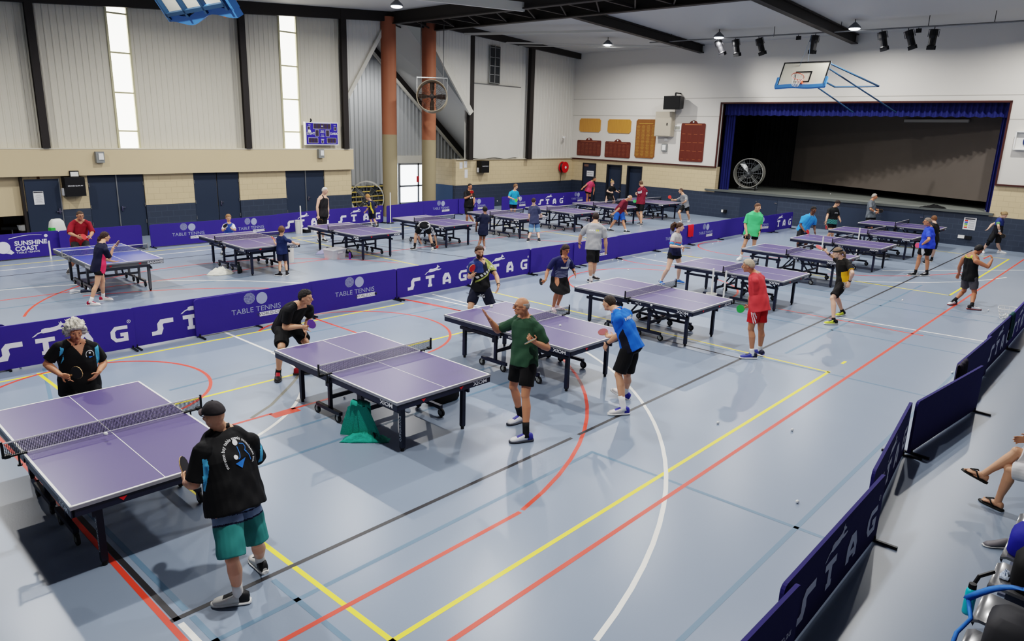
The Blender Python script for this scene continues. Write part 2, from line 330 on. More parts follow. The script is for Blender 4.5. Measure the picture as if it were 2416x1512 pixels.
# --- ceiling panels, cross truss, long beams
mb = MB(); mb.add([(-8, -8, ceil_z(-8)), (21.5, -8, 8.5), (21.5, 26.2, 8.5), (-8, 26.2, ceil_z(-8))], [(0, 1, 2, 3)]); mb.add([(21.5, -8, 8.5), (36, -8, ceil_z(36)), (36, 26.2, ceil_z(36)), (21.5, 26.2, 8.5)], [(0, 1, 2, 3)])
mb.build('ceiling', M_ceil, kind='structure', recalc=False)
mb = MB()
for x in (20.3, 22.6):
    for dz, w, h in ((.26, .26, .04), (-.26, .26, .04), (0, .06, .5)): mb.bar((x, -8, 8.2+dz), (x, 25.6, 8.2+dz), w, h)
y = -7.5
while y < 25.6: mb.bar((20.3, y, 8.05), (22.6, y, 8.05), .1, .1); mb.bar((20.3, y, 8.0), (22.6, y+1.5, 8.0), .05, .05); y += 1.5
mb.box((21.45, 9, 8.46), (2.3, 34, .03))
mb.build('beam_cross_truss', M_dsteel, kind='structure')
for i, y in enumerate((18.1, 10.95, 3.8)):
    mb = MB(); z0, z1 = 8.2, 7.84
    for dz, w, h in ((.17, .26, .03), (-.17, .26, .03), (0, .05, .34)): mb.bar((22.7, y, z0+dz), (STX(y), y, z1+dz), w, h)
    mb.build('beam_%d' % (i+1), M_dsteel, kind='structure')
mb = MB(); mb.bar((20.3, 18.1, 8.0), (4, 18.1, 7.0), .12, .3); mb.bar((24.5, 25.4, 8.0), (27.5, 18.2, 8.05), .08, .1)
mb.build('beam_4', mat('cream_flashing', (206, 202, 190), .5), kind='structure')
mb = MB(); mb.bar((27.5, 25.6, 7.95), (31, 18.3, 7.75), .07, .07); mb.bar((28.5, 25.6, 7.9), (31.2, 18.3, 7.7), .04, .04); mb.build('beam_5', mat('cream_flashing', (206, 202, 190), .5), kind='structure')
# --- stage wall
def stq(y0, y1, z0, z1, off=0., t=.1):
    """box on the stage wall face"""
    yc = (y0+y1)/2
    return dict(c=(STX(yc, off-t/2), yc, (z0+z1)/2), d=(t, abs(y1-y0)/math.cos(ST_RZ), z1-z0), rz=ST_RZ)
def sbox(mb, y0, y1, z0, z1, off=0., t=.1, m=0): q = stq(y0, y1, z0, z1, off, t); return mb.box(q['c'], q['d'], m, q['rz'])
OPL, OPR, OPT, STG = 16.72, 5.08, 5.33, 1.32
mb = MB(); sbox(mb, 26.3, OPL, 2.4, 8.4, .06); sbox(mb, OPL, OPR, OPT, 8.4, .06); sbox(mb, OPR, -8, 2.4, 8.4, .06); mb.build('wall_stage', M_stagewall, kind='structure')
mb = MB()
for z, a, c in ((5.6, 26.2, -8), (4.75, 26.2, OPL), (4.75, OPR, -8)): sbox(mb, a, c, z-.012, z+.012, .068, .01)
mb.build('trim_9', mat('wall_joint', (176, 171, 163), .6), kind='structure')
dgaps = [(25.13, 24.24), (23.4, 22.44), (22.02, 21.11)]
segs = [26.3]+[q for d in dgaps for q in d]+[OPL]
mb = MB(); md = MB()
for i in range(0, len(segs), 2):
    sbox(mb, segs[i], segs[i+1], 1.18, 2.4, 0, .3); sbox(md, segs[i], segs[i+1], 0, 1.18, 0, .3)
for a, c in dgaps: sbox(mb, a, c, 2.14, 2.4, 0, .3)
sbox(mb, OPR, -8, 1.2, 2.4, 0, .3); sbox(md, OPR, -8, 0, 1.2, 0, .3); sbox(md, OPL, OPR, 0, STG-.06, 0, .3)
mb.build('wall_stage_beige', M_beige, kind='structure'); md.build('wall_stage_dado', M_dado, kind='structure')
mb = MB(); sbox(mb, 26.2, OPL+.03, 2.36, 2.42, .1, .1); sbox(mb, OPR, -8, 2.36, 2.42, .1, .1); sbox(mb, OPL+.08, OPL, 2.4, OPT+.06, .1, .25); sbox(mb, OPR, OPR-.07, 2.4, OPT+.06, .1, .25); sbox(mb, OPL+.08, OPR-.07, OPT, OPT+.07, .1, .25)
mb.build('trim_10', mat('dark_red_timber', (62, 26, 20), .5), kind='structure')
for i, (a, c) in enumerate(dgaps):
    dk = (0, .12, .18)[i]
    d = MB(); sbox(d, a-.03, c+.03, 0, 2.12, -dk, .05); d = d.build('door_%d' % (9+i), M_door, kind='structure')
    fr = MB(); sbox(fr, a+.04, a-.04, 0, 2.18, .02, .2); sbox(fr, c+.04, c-.04, 0, 2.18, .02, .2); sbox(fr, a, c, 2.12, 2.18, .02, .2); fr.build('door_frame', mat('dark_frame', (28, 32, 40), .5), d)
    h = MB(); sbox(h, c+.2, c+.08, .97, 1.0, .05-dk, .06); h.build('door_handle', M_chrome, d)
mb = MB(); sbox(mb, 25.05, 24.75, 1.98, 2.1, .03, .02); o = mb.build('door_plaque', mat('brown_plaque', (110, 84, 74), .6), bpy.data.objects['door_9'])
# small access doors and vents in the stage front
for i, (a, c) in enumerate(((15.3, 14.4), (14.35, 13.45), (10.6, 9.1), (8.9, 7.3))):
    d = MB(); sbox(d, a, c, .1, 1.06, .012, .02); d = d.build('door_%d' % (12+i), M_door, kind='structure')
    h = MB(); sbox(h, c+.12, c+.02, .92, .95, .03, .02); h.build('door_latch', M_chrome, d)
# stage floor, lip, inside
M_stfloor = mat('grey_stage_floor', (132, 136, 130), .5, var=.1, vscale=.8)
xs = lambda y: STX(y)
mb = MB(); mb.add([(STX(OPL), OPL, STG), (STX(OPR), OPR, STG), (42, OPR, STG), (42, OPL, STG)], [(0, 1, 2, 3)]); mb.build('stage_floor', M_stfloor, kind='structure', recalc=False)
mb = MB(); sbox(mb, OPL+.5, OPR-.15, STG-.07, STG+.012, .1, .22); mb.build('trim_11', mat('stage_lip', (84, 88, 86), .5), kind='structure')
M_drape = mat('black_drape', (12, 12, 14), .9); M_curtain = mat('royal_blue_velvet', (26, 34, 96), .8)
mb = MB(); mb.box((42, 11, 3.4), (.1, 14, 4.6)); mb.box((38, 18.2, 3.4), (8, .1, 4.6)); mb.box((38, 3.6, 3.4), (8, .1, 4.6)); mb.box((38, 11, 5.6), (8, 15, .1)); mb.build('wall_stage_inside', M_drape, kind='structure')
def pleats(name, a, c, z0, z1, material, amp=.05, pitch=.22, off=-.35, lab=None, cat=None, xf=None):
    mb = MB(); n = int(abs(a-c)/pitch*6); L = []
    for i in range(n+1):
        y = a+(c-a)*i/n; ph = i*2*PI/6; ww = amp*math.sin(ph)+.02*math.sin(ph*.37+1)
        x = (xf(y) if xf else STX(y))-off+ww
        L += [(x, y, z0+.02*math.sin(ph*.5)), (x, y, z1)]
    mb.add(L, [(2*i, 2*i+2, 2*i+3, 2*i+1) for i in range(n)])
    return tag(mb.build(name, material, None, smooth=True, recalc=False), lab, cat)
pleats('stage_valance', OPL, OPR, 4.82, 5.34, M_curtain, .05, .2, -.3, 'royal blue pleated valance across the top of the stage opening', 'valance')
pleats('stage_curtain', OPL, OPL-.5, STG, 4.9, M_curtain, .06, .12, -.45, 'blue velvet curtain gathered at the left edge of the stage', 'curtain')
pleats('stage_curtain', OPR+.25, OPR, STG, 4.9, M_curtain, .05, .1, -.45, 'blue velvet curtain gathered at the right edge of the stage', 'curtain')
pleats('stage_curtain', 17.4, 13.4, STG, 5.3, M_drape, .06, .25, 0, 'black drape hanging behind the drum fan on the stage', 'curtain', xf=lambda y: 38.4)
# charcoal projection screen hanging across the stage
mb = MB(); mb.add([(38.2, 15.0, 5.45), (33.9, 5.0, 5.35), (33.9, 5.0, 1.62), (38.2, 15.0, 1.72)], [(0, 1, 2, 3)])
sc_ = mb.build('stage_backcloth', mat('charcoal_backcloth', (98, 90, 83), .85, var=.06, vscale=2), recalc=False); tag(sc_, 'flat charcoal backcloth hanging across most of the stage', 'backdrop')
mb = MB(); mb.bar((35.65, 9.35, 4.72), (34.5, 6.68, 4.72), .08, .12); tag(mb.build('batten_light', mat('dim_batten', (170, 165, 156), .5)), 'long grey batten light in front of the charcoal backcloth', 'light')

el = bpy.data.lights.new('entry_fill', 'AREA'); el.shape = 'RECTANGLE'; el.size = 3; el.size_y = .3; el.energy = 70; eo = bpy.data.objects.new('entry_fill', el); COL.objects.link(eo); eo.location = (21.5, 27.6, 6.0); eo.rotation_euler = (.5, 0, 0)  # added fill to brighten the entry back wall; no lamp fitting stands here
# ------------------------------------------------------------------ table tennis tables
M_top = mat('purple_table_top', (84, 74, 122), .33, spec=.5, var=.03, vscale=2)
M_topblue = mat('blue_table_top', (44, 62, 160), .33, spec=.5)
M_net = mesh_mat('net_threads', (34, 36, 44), .014, .36, ('X', 'Z'))
M_tape = mat('net_tape', (214, 212, 214), .6)
M_letter = mat('white_lettering', (226, 226, 230), .5)
M_greyframe = mat('grey_table_frame', (92, 92, 92), .4, metal=.3)
def half_top(parent, col, rz):
    t = MB(); t.box((.687, 0, .7475), (1.366, 1.525, .025), 0)
    w = .02; z = .7606
    for y in (-.7525, .7525): t.box((.687, y, z), (1.366, w, .0012), 1)
    t.box((1.36, 0, z), (w, 1.525, .0012), 1); t.box((.68, 0, z), (1.34, .007, .0012), 1)
    o = t.build('tabletop', [col, M_line_white], parent); o.rotation_euler.z = rz
    return o
def half_frame(parent, rz, frame, words, hide=()):
    def P(name, mb, m, par=None):
        o = mb.build(name, m, par or parent)
        if not par: o.rotation_euler.z = rz
        return o
    a = MB()
    for y in (-.745, .745): a.box((.7, y, .695), (1.33, .03, .08))
    a.box((1.35, 0, .695), (.03, 1.5, .08)); a.box((.04, 0, .69), (.03, 1.46, .05))
    a.box((1.16, 0, .7), (.04, 1.46, .05)); a.box((.6, 0, .7), (.04, 1.46, .05))
    ap = P('apron', a, frame)
    e = MB()
    for y in (-.761, .761): e.box((.69, y, .744), (1.37, .006, .031))
    e.box((1.373, 0, .744), (.006, 1.527, .031)); P('edge_strip', e, M_silver, ap)
    l = MB()
    put_text(l, words[0], lambda x, y: (1.17+x, -.7615, .692+y), .07, .02, sx=1.35)
    put_text(l, words[0], lambda x, y: (1.3665, .58+x, .692+y), .07, .02, sx=1.35)
    if words[1]: put_text(l, words[1], lambda x, y: (-(-.2-x), -.7615, .69+y), .05, .0)
    P('lettering', l, M_letter, ap)
    r = MB()
    for y in (-.36, .25): r.prism([(y-.035, .712), (y+.035, .712), (y, .675)], .003, lambda x, yy, d: (1.366+d, x, yy))
    P('emblem', r, M_red, ap)
    for y in (-.5, .5):
        g = MB(); g.box((1.13, y, .36), (.055, .055, .62)); g.cyl((1.13, y, .0), (1.13, y, .05), .022, 10, 1); g.box((1.13, y, .045), (.05, .05, .015), 1)
        leg = P('leg', g, [frame, M_rubber])
        if y < 0 and words[2]:
            t = MB(); put_text(t, words[2], lambda x, yy: (1.13-yy, y-.0285, .3-x), .05, .0, sx=1.2); P('lettering', t, M_letter, leg)
        u = MB(); u.box((.34, y*1.1, .41), (.045, .045, .56)); P('upright', u, frame)
        s = MB(); s.box((.74, y*1.1, .54), (.9, .03, .05)); s.box((.36, y*1.1-.0, .5), (.09, .05, .1)); s.bar((1.1, y*1.1, .56), (.92, y*1.1, .68), .025, .025); P('side_rail', s, frame)
        c = MB(); c.box((.35, y*1.14, .14), (.56, .05, .05)); ca = P('carriage_bar', c, frame)
        for x in (.11, .6):
            w = MB(); R = Matrix.Rotation(PI/2, 3, 'X')
            w.lathe([(.03, -.012), (.058, -.014), (.062, 0), (.058, .014), (.03, .012)], 16, (x+.03, y*1.14, .062), R, 0)
            w.box((x+.015, y*1.14-.022, .088), (.03, .006, .07), 1); w.box((x+.015, y*1.14+.022, .088), (.03, .006, .07), 1); w.box((x, y*1.14, .118), (.05, .05, .012), 1)
            w.lathe([(.012, -.016), (.03, -.0155), (.03, .0155), (.012, .016)], 12, (x+.03, y*1.14, .062), R, 1)
            P('caster', w, [M_rubber, M_greyplastic], ca)
    x = MB(); x.box((1.13, 0, .585), (.03, 1.06, .05)); P('end_rail', x, frame)
    x = MB(); x.box((.34, 0, .3), (.03, 1.1, .05)); P('cross_rail', x, frame)
    x = MB(); x.bar((.34, -.2, .32), (.06, -.2, .66), .03, .03); x.bar((.34, .2, .32), (.06, .2, .66), .03, .03); P('linkage', x, frame)
def make_net(parent, tapecol, postcol):
    n = MB(); n.add([(-.915, 0, .772), (.915, 0, .772), (.915, 0, .9), (-.915, 0, .9)], [(0, 1, 2, 3)]); net = n.build('net', M_net, parent, recalc=False)
    t = MB(); t.box((0, 0, .906), (1.83, .006, .013)); t.tube([(-.9, 0, .772), (.9, 0, .772)], .003, 6); t.build('net_tape', tapecol, net)
    for s in (-1, 1):
        p = MB(); p.box((s*.92, 0, .845), (.018, .022, .16)); p.box((s*.83, 0, .77), (.2, .03, .014)); p.box((s*.74, 0, .725), (.05, .05, .02)); p.cyl((s*.8, 0, .66), (s*.8, 0, .76), .009, 8); p.cyl((s*.8, 0, .655), (s*.8, 0, .668), .022, 10); p.box((s*.89, 0, .775), (.05, .05, .03))
        p.build('net_post', postcol, parent)
def make_table(top, frame, words, tape=M_tape, post=M_black):
    t = empty('table_tennis_table')
    for rz in (-PI/2, PI/2): half_top(t, top, rz); half_frame(t, rz, frame, words)
    make_net(t, tape, post)
    return t
T1 = make_table(M_top, M_navy, ('XIOM', '', 'BOUNDPRO'))
T2 = make_table(M_top, M_navy, ('XIOM', 'PRO 9', ''))
T3 = make_table(M_topblue, M_greyframe, ('SANWEI', '', ''), post=M_greyplastic)
TAB = [
 (T1, 2.35, 7.51, -.024, 'nearest purple table, in front of the man in the cap'),
 (T1, 5.71, 7.51, -.016, 'purple table with a green towel lying at its front leg'),
 (T2, 8.85, 7.44, -.013, 'purple table behind the man in the dark green shirt'),
 (T2, 12.42, 7.40, -.024, 'purple table between the blue-shirted and the red-shirted man'),
 (T2, 16.50, 7.42, -.014, 'purple table with a white pole and bucket, behind the man in red'),
 (T2, 20.38, 7.50, -.019, 'purple table where the player in black and yellow stretches out a red bat'),
 (T2, 23.83, 7.48, -.009, 'purple table in front of the man in the light blue shirt'),
 (T2, 27.21, 7.46, -.03, 'second purple table out from the stage, beside the man in royal blue'),
 (T2, 30.62, 7.54, .0, 'purple table nearest the stage, below the grey-shirted man'),
 (T3, 6.08, 18.26, -.033, 'blue topped table with grey frame between man in maroon and girl in navy'),
 (T2, 9.69, 18.38, -.031, 'purple table behind the small boy in navy standing with back turned'),
 (T2, 13.22, 18.49, -.005, 'purple table with clear tub and purple bottle on the floor before it'),
 (T2, 16.70, 18.66, -.009, 'purple table behind the person bending down to the floor'),
 (T2, 20.24, 18.56, -.005, 'purple table between boy in navy and boy in ombre shorts'),
 (T2, 23.46, 18.46, -.05, 'purple table in the far row just left of the man in the grey shirt'),
 (T2, 26.74, 18.54, -.08, 'purple table behind the bald man in maroon and blue'),
 (T2, 30.26, 18.53, -.06, 'far corner purple table where the grey-shirted man lunges with red bat'),
]
seen = {}
TABS = []
for base, x, y, a, lab in TAB:
    o = base if id(base) not in seen else copy_tree(base); seen[id(base)] = 1
    o.location = (x, y, 0); o.rotation_euler.z = a; tag(o, lab, 'table', 'table tennis tables'); TABS.append(o)
# ------------------------------------------------------------------ court surrounds (fabric barriers)
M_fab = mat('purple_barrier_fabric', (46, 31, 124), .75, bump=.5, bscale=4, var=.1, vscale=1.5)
M_fab2 = mat('shaded_barrier_fabric', (30, 23, 92), .8, bump=.5, bscale=4, var=.1, vscale=1.5)  # same purple fabric, with shade put into a darker colour
M_print = mat('white_fabric_print', (222, 220, 232), .7)
M_printgrey = mat('grey_fabric_print', (150, 156, 190), .7)
STAG = [(0,0),(.07,.01),(.16,.08),(.24,.10),(.31,.08),(.46,.09),(.62,.1),(.72,.13),(.86,.12),(1.0,.15),(1.0,.18),(.86,.18),(.77,.19),(.82,.25),(.92,.255),(.9,.29),(.83,.32),(.8,.39),(.785,.32),(.74,.37),(.76,.3),(.7,.25),(.5,.22),(.36,.23),(.27,.2),(.25,.14),(.16,.115),(.05,.04)]
LET = {
 'S': [(.0,0),(.16,0),(.2,.1),(.19,.17),(.21,.19),(.38,.19),(.38,.27),(.16,.27),(.1,.2),(.1,.09),(.07,.07),(.0,.07)],
 'T': [(0,.2),(0,.27),(.27,.27),(.27,.2),(.175,.2),(.175,.06),(.2,.06),(.2,0),(.07,0),(.07,.06),(.095,.06),(.095,.2)],
}
def stag_print(mb, L, k=1.):
    F = lambda cx, sc=1.: (lambda x, y, d: (cx+x*sc, -.0185-d, .17+y))
    mb.prism(LET['S'], .001, F(-.36*L)); mb.prism(LET['T'], .001, F(-.125*L))
    ax = .105*L
    for q in ([(0,0),(.085,0),(.085,.1),(.16,.2),(.2,.27),(.07,.27),(0,.17)], [(.15,.185),(.195,.12),(.195,0),(.27,0),(.27,.13),(.2,.27)], [(.085,.045),(.195,.045),(.195,.105),(.085,.105)]): mb.prism(q, .001, F(ax))

    gx = .335*L
    mb.prism([(.27,.27),(.07,.27),(0,.19),(0,.08),(.07,0),(.27,0),(.27,.15),(.15,.15),(.15,.09),(.2,.09),(.2,.06),(.09,.06),(.07,.09),(.07,.18),(.1,.21),(.27,.21)], .001, F(gx))
    mb.prism([(x*.52, y*.52) for x, y in STAG], .001, lambda x, y, d: (-.14*L+x, -.0185-d, .475+y))
    c = [(.03*math.cos(a*PI/8), .03*math.sin(a*PI/8)) for a in range(16)]
    for i in range(16):
        p, q = c[i], c[(i+1) % 16]; mb.add([(gx+.3+p[0], -.0186, .5+p[1]), (gx+.3+q[0], -.0186, .5+q[1]), (gx+.3+q[0]*.8, -.0186, .5+q[1]*.8), (gx+.3+p[0]*.8, -.0186, .5+p[1]*.8)], [(0, 1, 2, 3)])
    put_text(mb, 'R', lambda x, y: (gx+.3+x, -.0186, .5+y), .04)
def ball_prints(mb, L):
    cx, cz, r = .115, .555, .115
    mb.lathe([(r, 0), (r, .001)], 28, (cx, -.0185, cz), Matrix.Rotation(PI/2, 3, 'X'), 1)
    gx = -.14
    for i in range(-5, 6):                                   # globe of the left ball, drawn as little tiles
        la0, la1 = i*.26-.09, i*.26+.09
        for j in range(-6, 7):
            lo0, lo1 = j*.24-.085, j*.24+.085
            q = []
            for la, lo in ((la0, lo0), (la0, lo1), (la1, lo1), (la1, lo0)):
                x, y, z = math.cos(la)*math.sin(lo), math.cos(la)*math.cos(lo), math.sin(la)
                y, z = y*math.cos(.45)+z*math.sin(.45), -y*math.sin(.45)*.6+z
                q.append((gx+r*x, -.0187, cz+.03+r*max(-1, min(1, z))*.95))
            mb.add(q, [(0, 1, 2, 3)], 1)
def tt_print(mb, L, sub='WORLD.COM'):
    ball_prints(mb, L)
    put_text(mb, 'TABLE TENNIS', lambda x, y: (x, -.0186, .35+y), .142, -.004, sx=1.12, m=1)
    if sub:
        mb.box((.29, -.0186, .235), (.48, .0012, .085), 0); put_text(mb, sub, lambda x, y: (.29+x, -.0196, .235+y), .085, .01, sx=1.1, m=2)
def sun_print(mb, L):
    f = lambda x, y: (x, -.0186, y)
    put_text(mb, 'SUNSHINE', lambda x, y: f(.05+x, .44+y), .17, .03, 'LEFT'); put_text(mb, 'COAST', lambda x, y: f(.05+x, .29+y), .17, .03, 'LEFT'); put_text(mb, 'TABLE TENNIS', lambda x, y: f(.07+x, .185+y), .07, .0, 'LEFT', sx=1.25)
    mb.lathe([(.165, 0), (.165, .001)], 24, (-.22, -.0185, .36), Matrix.Rotation(PI/2, 3, 'X'))
    mb.prism([(-.17, .2), (-.05, .16), (.02, .2), (-.06, .3)], .001, lambda x, y, d: (x, -.0185-d, y))
    pts = [(-.07+.8*t, .55+.1*math.sin(PI*(.08+.62*t))) for t in [i/12 for i in range(13)]]
    mb.add([f(x, y) for x, y in pts]+[f(x, y+.02*(1-i/18)) for i, (x, y) in enumerate(pts)], [(i, i+1, i+14, i+13) for i in range(12)])
    mb.lathe([(.045, 0), (.045, .001)], 16, (.83, -.0185, .6), Matrix.Rotation(PI/2, 3, 'X'))
def url_print(mb, L): put_text(mb, 'www.tabletennisworld.com.au', lambda x, y: (.46*L+x, -.0186, .36+y), .1, .0, 'RIGHT')
PRINTS = {'stag': stag_print, 'tt': tt_print, 'sun': sun_print, 'url': url_print}
def barrier(x0, y0, x1, y1, kind, lab, group, feet=(1, 1), dark=False, h=.715):
    L = math.hypot(x1-x0, y1-y0); e = empty('court_barrier', ((x0+x1)/2, (y0+y1)/2, 0), math.atan2(y1-y0, x1-x0), lab, 'barrier', group)
    r = .06; pts = [(-L/2, .03), (L/2, .03)]+[(L/2-r+r*math.cos(a), h-r+r*math.sin(a)) for a in (0, PI/6, PI/3, PI/2)]+[(-L/2+r+r*math.cos(a), h-r+r*math.sin(a)) for a in (PI/2, 2*PI/3, 5*PI/6, PI)]
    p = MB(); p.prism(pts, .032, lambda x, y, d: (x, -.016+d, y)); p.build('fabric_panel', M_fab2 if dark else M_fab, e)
    if kind in PRINTS:
        t = MB(); PRINTS[kind](t, L); t.build('lettering', [M_print, M_printgrey, M_ink], e, recalc=False)
    for s, on in zip((-1, 1), feet):
        if on: MB().box((s*(L/2-.06), 0, .015), (.03, .46, .025)).box((s*(L/2-.06), 0, .04), (.02, .06, .05)).build('foot', M_black, e)
    return e
G1, G2, G3 = 'barriers down the middle of the hall', 'barriers along the spectator side', 'barriers along the far wall'
yb = 12.73
for a in [
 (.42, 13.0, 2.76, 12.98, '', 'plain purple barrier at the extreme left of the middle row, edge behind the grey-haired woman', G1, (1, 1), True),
 (2.2, 12.84, 4.55, 12.76, 'stag', 'purple barrier with leaping stag print directly behind the curly grey-haired woman', G1),
 (4.5, 12.78, 6.84, 12.76, 'stag', 'purple barrier with stag print cut off by the next panel, right of the curly-haired woman', G1),
 (5.57, 12.7, 7.97, 12.7, 'tt', 'purple table tennis logo barrier directly behind the man in black leaning forward', G1),
 (7.93, 12.74, 10.24, 12.74, 'tt', 'purple table tennis logo barrier just right of the man in black', G1),
 (10.22, 12.74, 12.56, 12.74, 'stag', 'purple stag barrier with all four letters clear, left of the bearded man', G1),
 (12.5, 12.8, 14.92, 12.78, 'stag', 'purple stag barrier partly hidden by the bearded man', G1),
 (14.9, 12.74, 17.2, 12.7, '', 'plain purple barrier behind the woman in navy with the black bat', G1),
 (16.75, 12.68, 19.05, 12.68, 'tt', 'purple logo barrier mostly hidden by the man walking away in grey', G1),
 (19.0, 12.74, 21.35, 12.74, '', 'plain purple barrier right of the man walking away in grey', G1),
 (21.33, 12.74, 23.68, 12.72, 'tt', 'purple logo barrier behind the woman with the curly ponytail, red cloth at its end', G1),
 (23.66, 12.72, 26.0, 12.7, 'tt', 'purple logo barrier just right of the red cloth', G1),
 (25.84, 12.72, 28.15, 12.74, '', 'plain purple barrier between the red cloth and the man in the green shirt', G1),
 (28.1, 12.72, 30.0, 12.2, 'tt', 'purple angled barrier directly behind the man in the green shirt', G1),
 (29.6, 12.38, 32.0, 12.3, 'stag', 'purple stag barrier at the stage end of the middle row', G1),
 (2.5, 1.52, 4.88, 1.48, 'url', 'shaded purple barrier with web address at the bottom edge of the photo', G2, (1, 1), True),
 (4.73, 1.55, 7.25, 1.57, 'stag', 'shaded purple stag barrier with a black foot, second from the bottom edge', G2, (1, 1), True),
 (7.2, 1.66, 9.66, 1.94, 'stag', 'shaded purple stag barrier seen at a steep angle before the gap', G2, (0, 1), True),
 (9.68, 1.88, 12.14, 1.6, '', 'plain shaded purple barrier just beyond the gap', G2, (1, 1), True),
 (11.9, 1.88, 14.2, 1.84, '', 'plain shaded purple barrier with a dark jacket over its corner', G2, (0, 0), True),
 (14.15, 1.88, 16.5, 1.87, 'stag', 'shaded purple stag barrier beside the wire ball basket', G2, (0, 1), True),
 (16.45, 1.87, 18.85, 1.9, 'stag', 'brighter purple stag barrier at the right edge of the photo', G2),
 (4.2, 23.1, 6.53, 23.2, 'sun', 'purple barrier with bat emblem and sunrise-style club lettering at far left', G3),
 (6.5, 23.1, 8.76, 23.18, '', 'plain purple barrier directly behind the man in maroon at the blue table', G3),
 (8.94, 23.0, 11.26, 22.95, 'tt', 'purple logo barrier between the gap and the boy in blue football shirt', G3),
 (11.15, 22.98, 13.5, 23.3, 'tt', 'purple logo barrier directly behind the boy in blue football shirt', G3),
 (13.45, 23.4, 15.95, 23.75, 'stag', 'purple stag barrier with white pole, left of the man in black singlet', G3),
 (15.9, 23.75, 18.5, 23.85, 'stag', 'purple stag barrier behind the running fair-haired boy', G3),
 (18.5, 23.6, 20.95, 24.2, '', 'plain purple barrier in front of the round pillars', G3),
 (20.9, 24.25, 23.3, 24.35, 'tt', 'purple logo barrier just left of the man in black holding a red bat', G3),
 (23.2, 24.3, 25.3, 24.05, 'tt', 'purple logo barrier partly hidden by the man in black with the red bat', G3),
 (25.78, 24.0, 28.3, 24.08, 'tt', 'purple logo barrier behind the boy with the green bat', G3),
 (28.25, 24.08, 30.65, 24.0, 'stag', 'purple stag barrier in the far row right of the boy with the green bat', G3),
 (30.6, 24.0, 32.95, 24.05, 'tt', 'purple logo barrier in the far corner by the woman in pink', G3)]: barrier(*a)
# ------------------------------------------------------------------ lamps
M_lens = mat('lit_lens', (244, 248, 255), .4, emit=14)
M_lampbody = mat('lamp_housing', (120, 124, 128), .4, metal=.4)
LX, LY = (3.2, 10.8, 17.1, 23.3, 29.7), (4., 10.0, 15.45, 21.1)
lamp = None
VIS = {(2, 3): 'round high-bay lamp above the left end of the cross truss', (3, 3): 'round high-bay lamp under the pale ceiling panel right of the truss', (3, 2): 'round high-bay lamp between the two long black beams, near the top edge', (4, 3): 'round high-bay lamp low down near the far left corner of the ceiling', (4, 2): 'round high-bay lamp just above the stage light bar, left of the basketball board', (4, 1): 'round high-bay lamp right of the second long black beam'}
LAMP_W = 260
for i, x in enumerate(LX):
    for j, y in enumerate(LY):
        z = ceil_z(x)-.28
        ld = bpy.data.lights.new('high_bay_light', 'AREA'); ld.shape = 'DISK'; ld.size = .2; ld.energy = LAMP_W; ld.spread = math.radians(168); ld.color = (1, .985, .96)
        lo = bpy.data.objects.new('high_bay_light', ld); COL.objects.link(lo); lo.location = (x, y, z-.16)
        if (i, j) in VIS:
            if lamp is None:
                lamp = empty('high_bay_lamp')
                MB().lathe([(.06, .16), (.09, .12), (.16, .06), (.22, .0), (.225, -.04), (.2, -.05)], 24).build('housing', M_lampbody, lamp, smooth=True, angle=.6)
                MB().lathe([(.195, -.05), (.19, -.075), (.12, -.1), (.02, -.11)], 24).build('lens', M_lens, lamp, smooth=True)
                MB().cyl((0, 0, .15), (0, 0, .3), .015, 8).build('stem', M_dsteel, lamp); o = lamp
            else: o = copy_tree(lamp)
            o.location = (x, y, z); tag(o, VIS[(i, j)], 'ceiling light', 'high-bay lamps')
# ------------------------------------------------------------------ stage light bar and spotlights
px_ = 30.0
lb = empty('light_bar', (px_, 9, 7.78), 0, 'long thin pipe hung below the ceiling carrying the stage spotlights', 'light bar')
MB().tube([(0, 10, .08), (0, -12, -.05)], .028, 8).build('pipe', mat('grey_pipe', (120, 120, 118), .4, metal=.4), lb)
for y in (8.9, 6.6, 4.2, 1.6, -1.4, -3.4): MB().cyl((0, y, 0), (0, y, .42), .012, 6).build('hanger', M_dsteel, lb)
for y in (8.4, 3.2, -1.1): MB().box((0.05, y, -.1), (.06, .18, .14)).box((0.02, y, -.02), (.02, .02, .1)).build('socket_box', M_black, lb)
spot = empty('stage_spotlight')
MB().lathe([(.1, .3), (.13, .28), (.14, .1), (.12, .0), (.12, -.22), (.135, -.24), (.1, -.25)], 14, (0, 0, -.34)).box((0, .0, -.18), (.2, .2, .26)).build('lamp_body', M_black, spot)
MB().tube([(0, -.17, -.3), (0, -.17, -.06), (0, .17, -.06), (0, .17, -.3)], .012, 6).cyl((0, 0, -.06), (0, 0, .03), .014, 6).build('yoke', M_black, spot)
MB().box((.0, 0, -.6), (.26, .24, .02)).box((.12, 0, -.66), (.01, .24, .14)).box((-.12, 0, -.66), (.01, .24, .14)).build('barn_door', M_black, spot)
for i, (y, z, tx, ty) in enumerate(((15.67, 7.84, .3, -.35), (14.84, 7.83, .15, -.15), (13.83, 7.82, .25, -.25), (11.52, 7.8, .1, .12), (9.12, 7.78, .25, -.2), (8.23, 7.77, .2, -.3), (7.38, 7.76, .1, .05))):
    o = spot if i == 0 else copy_tree(spot)
    o.location = (px_, y, z-.02); o.rotation_euler = (ty, -tx, 0)
    tag(o, ('black stage spotlight at the left end of the bar, tilted', 'second black stage spotlight from the left end of the bar', 'black stage spotlight with barn doors, third from the left', 'black stage spotlight just left of the second long beam', 'black stage spotlight right of the basketball bracket', 'black stage spotlight second from the right end, tilted', 'black stage spotlight hanging straight at the right end')[i], 'spotlight', 'stage spotlights')
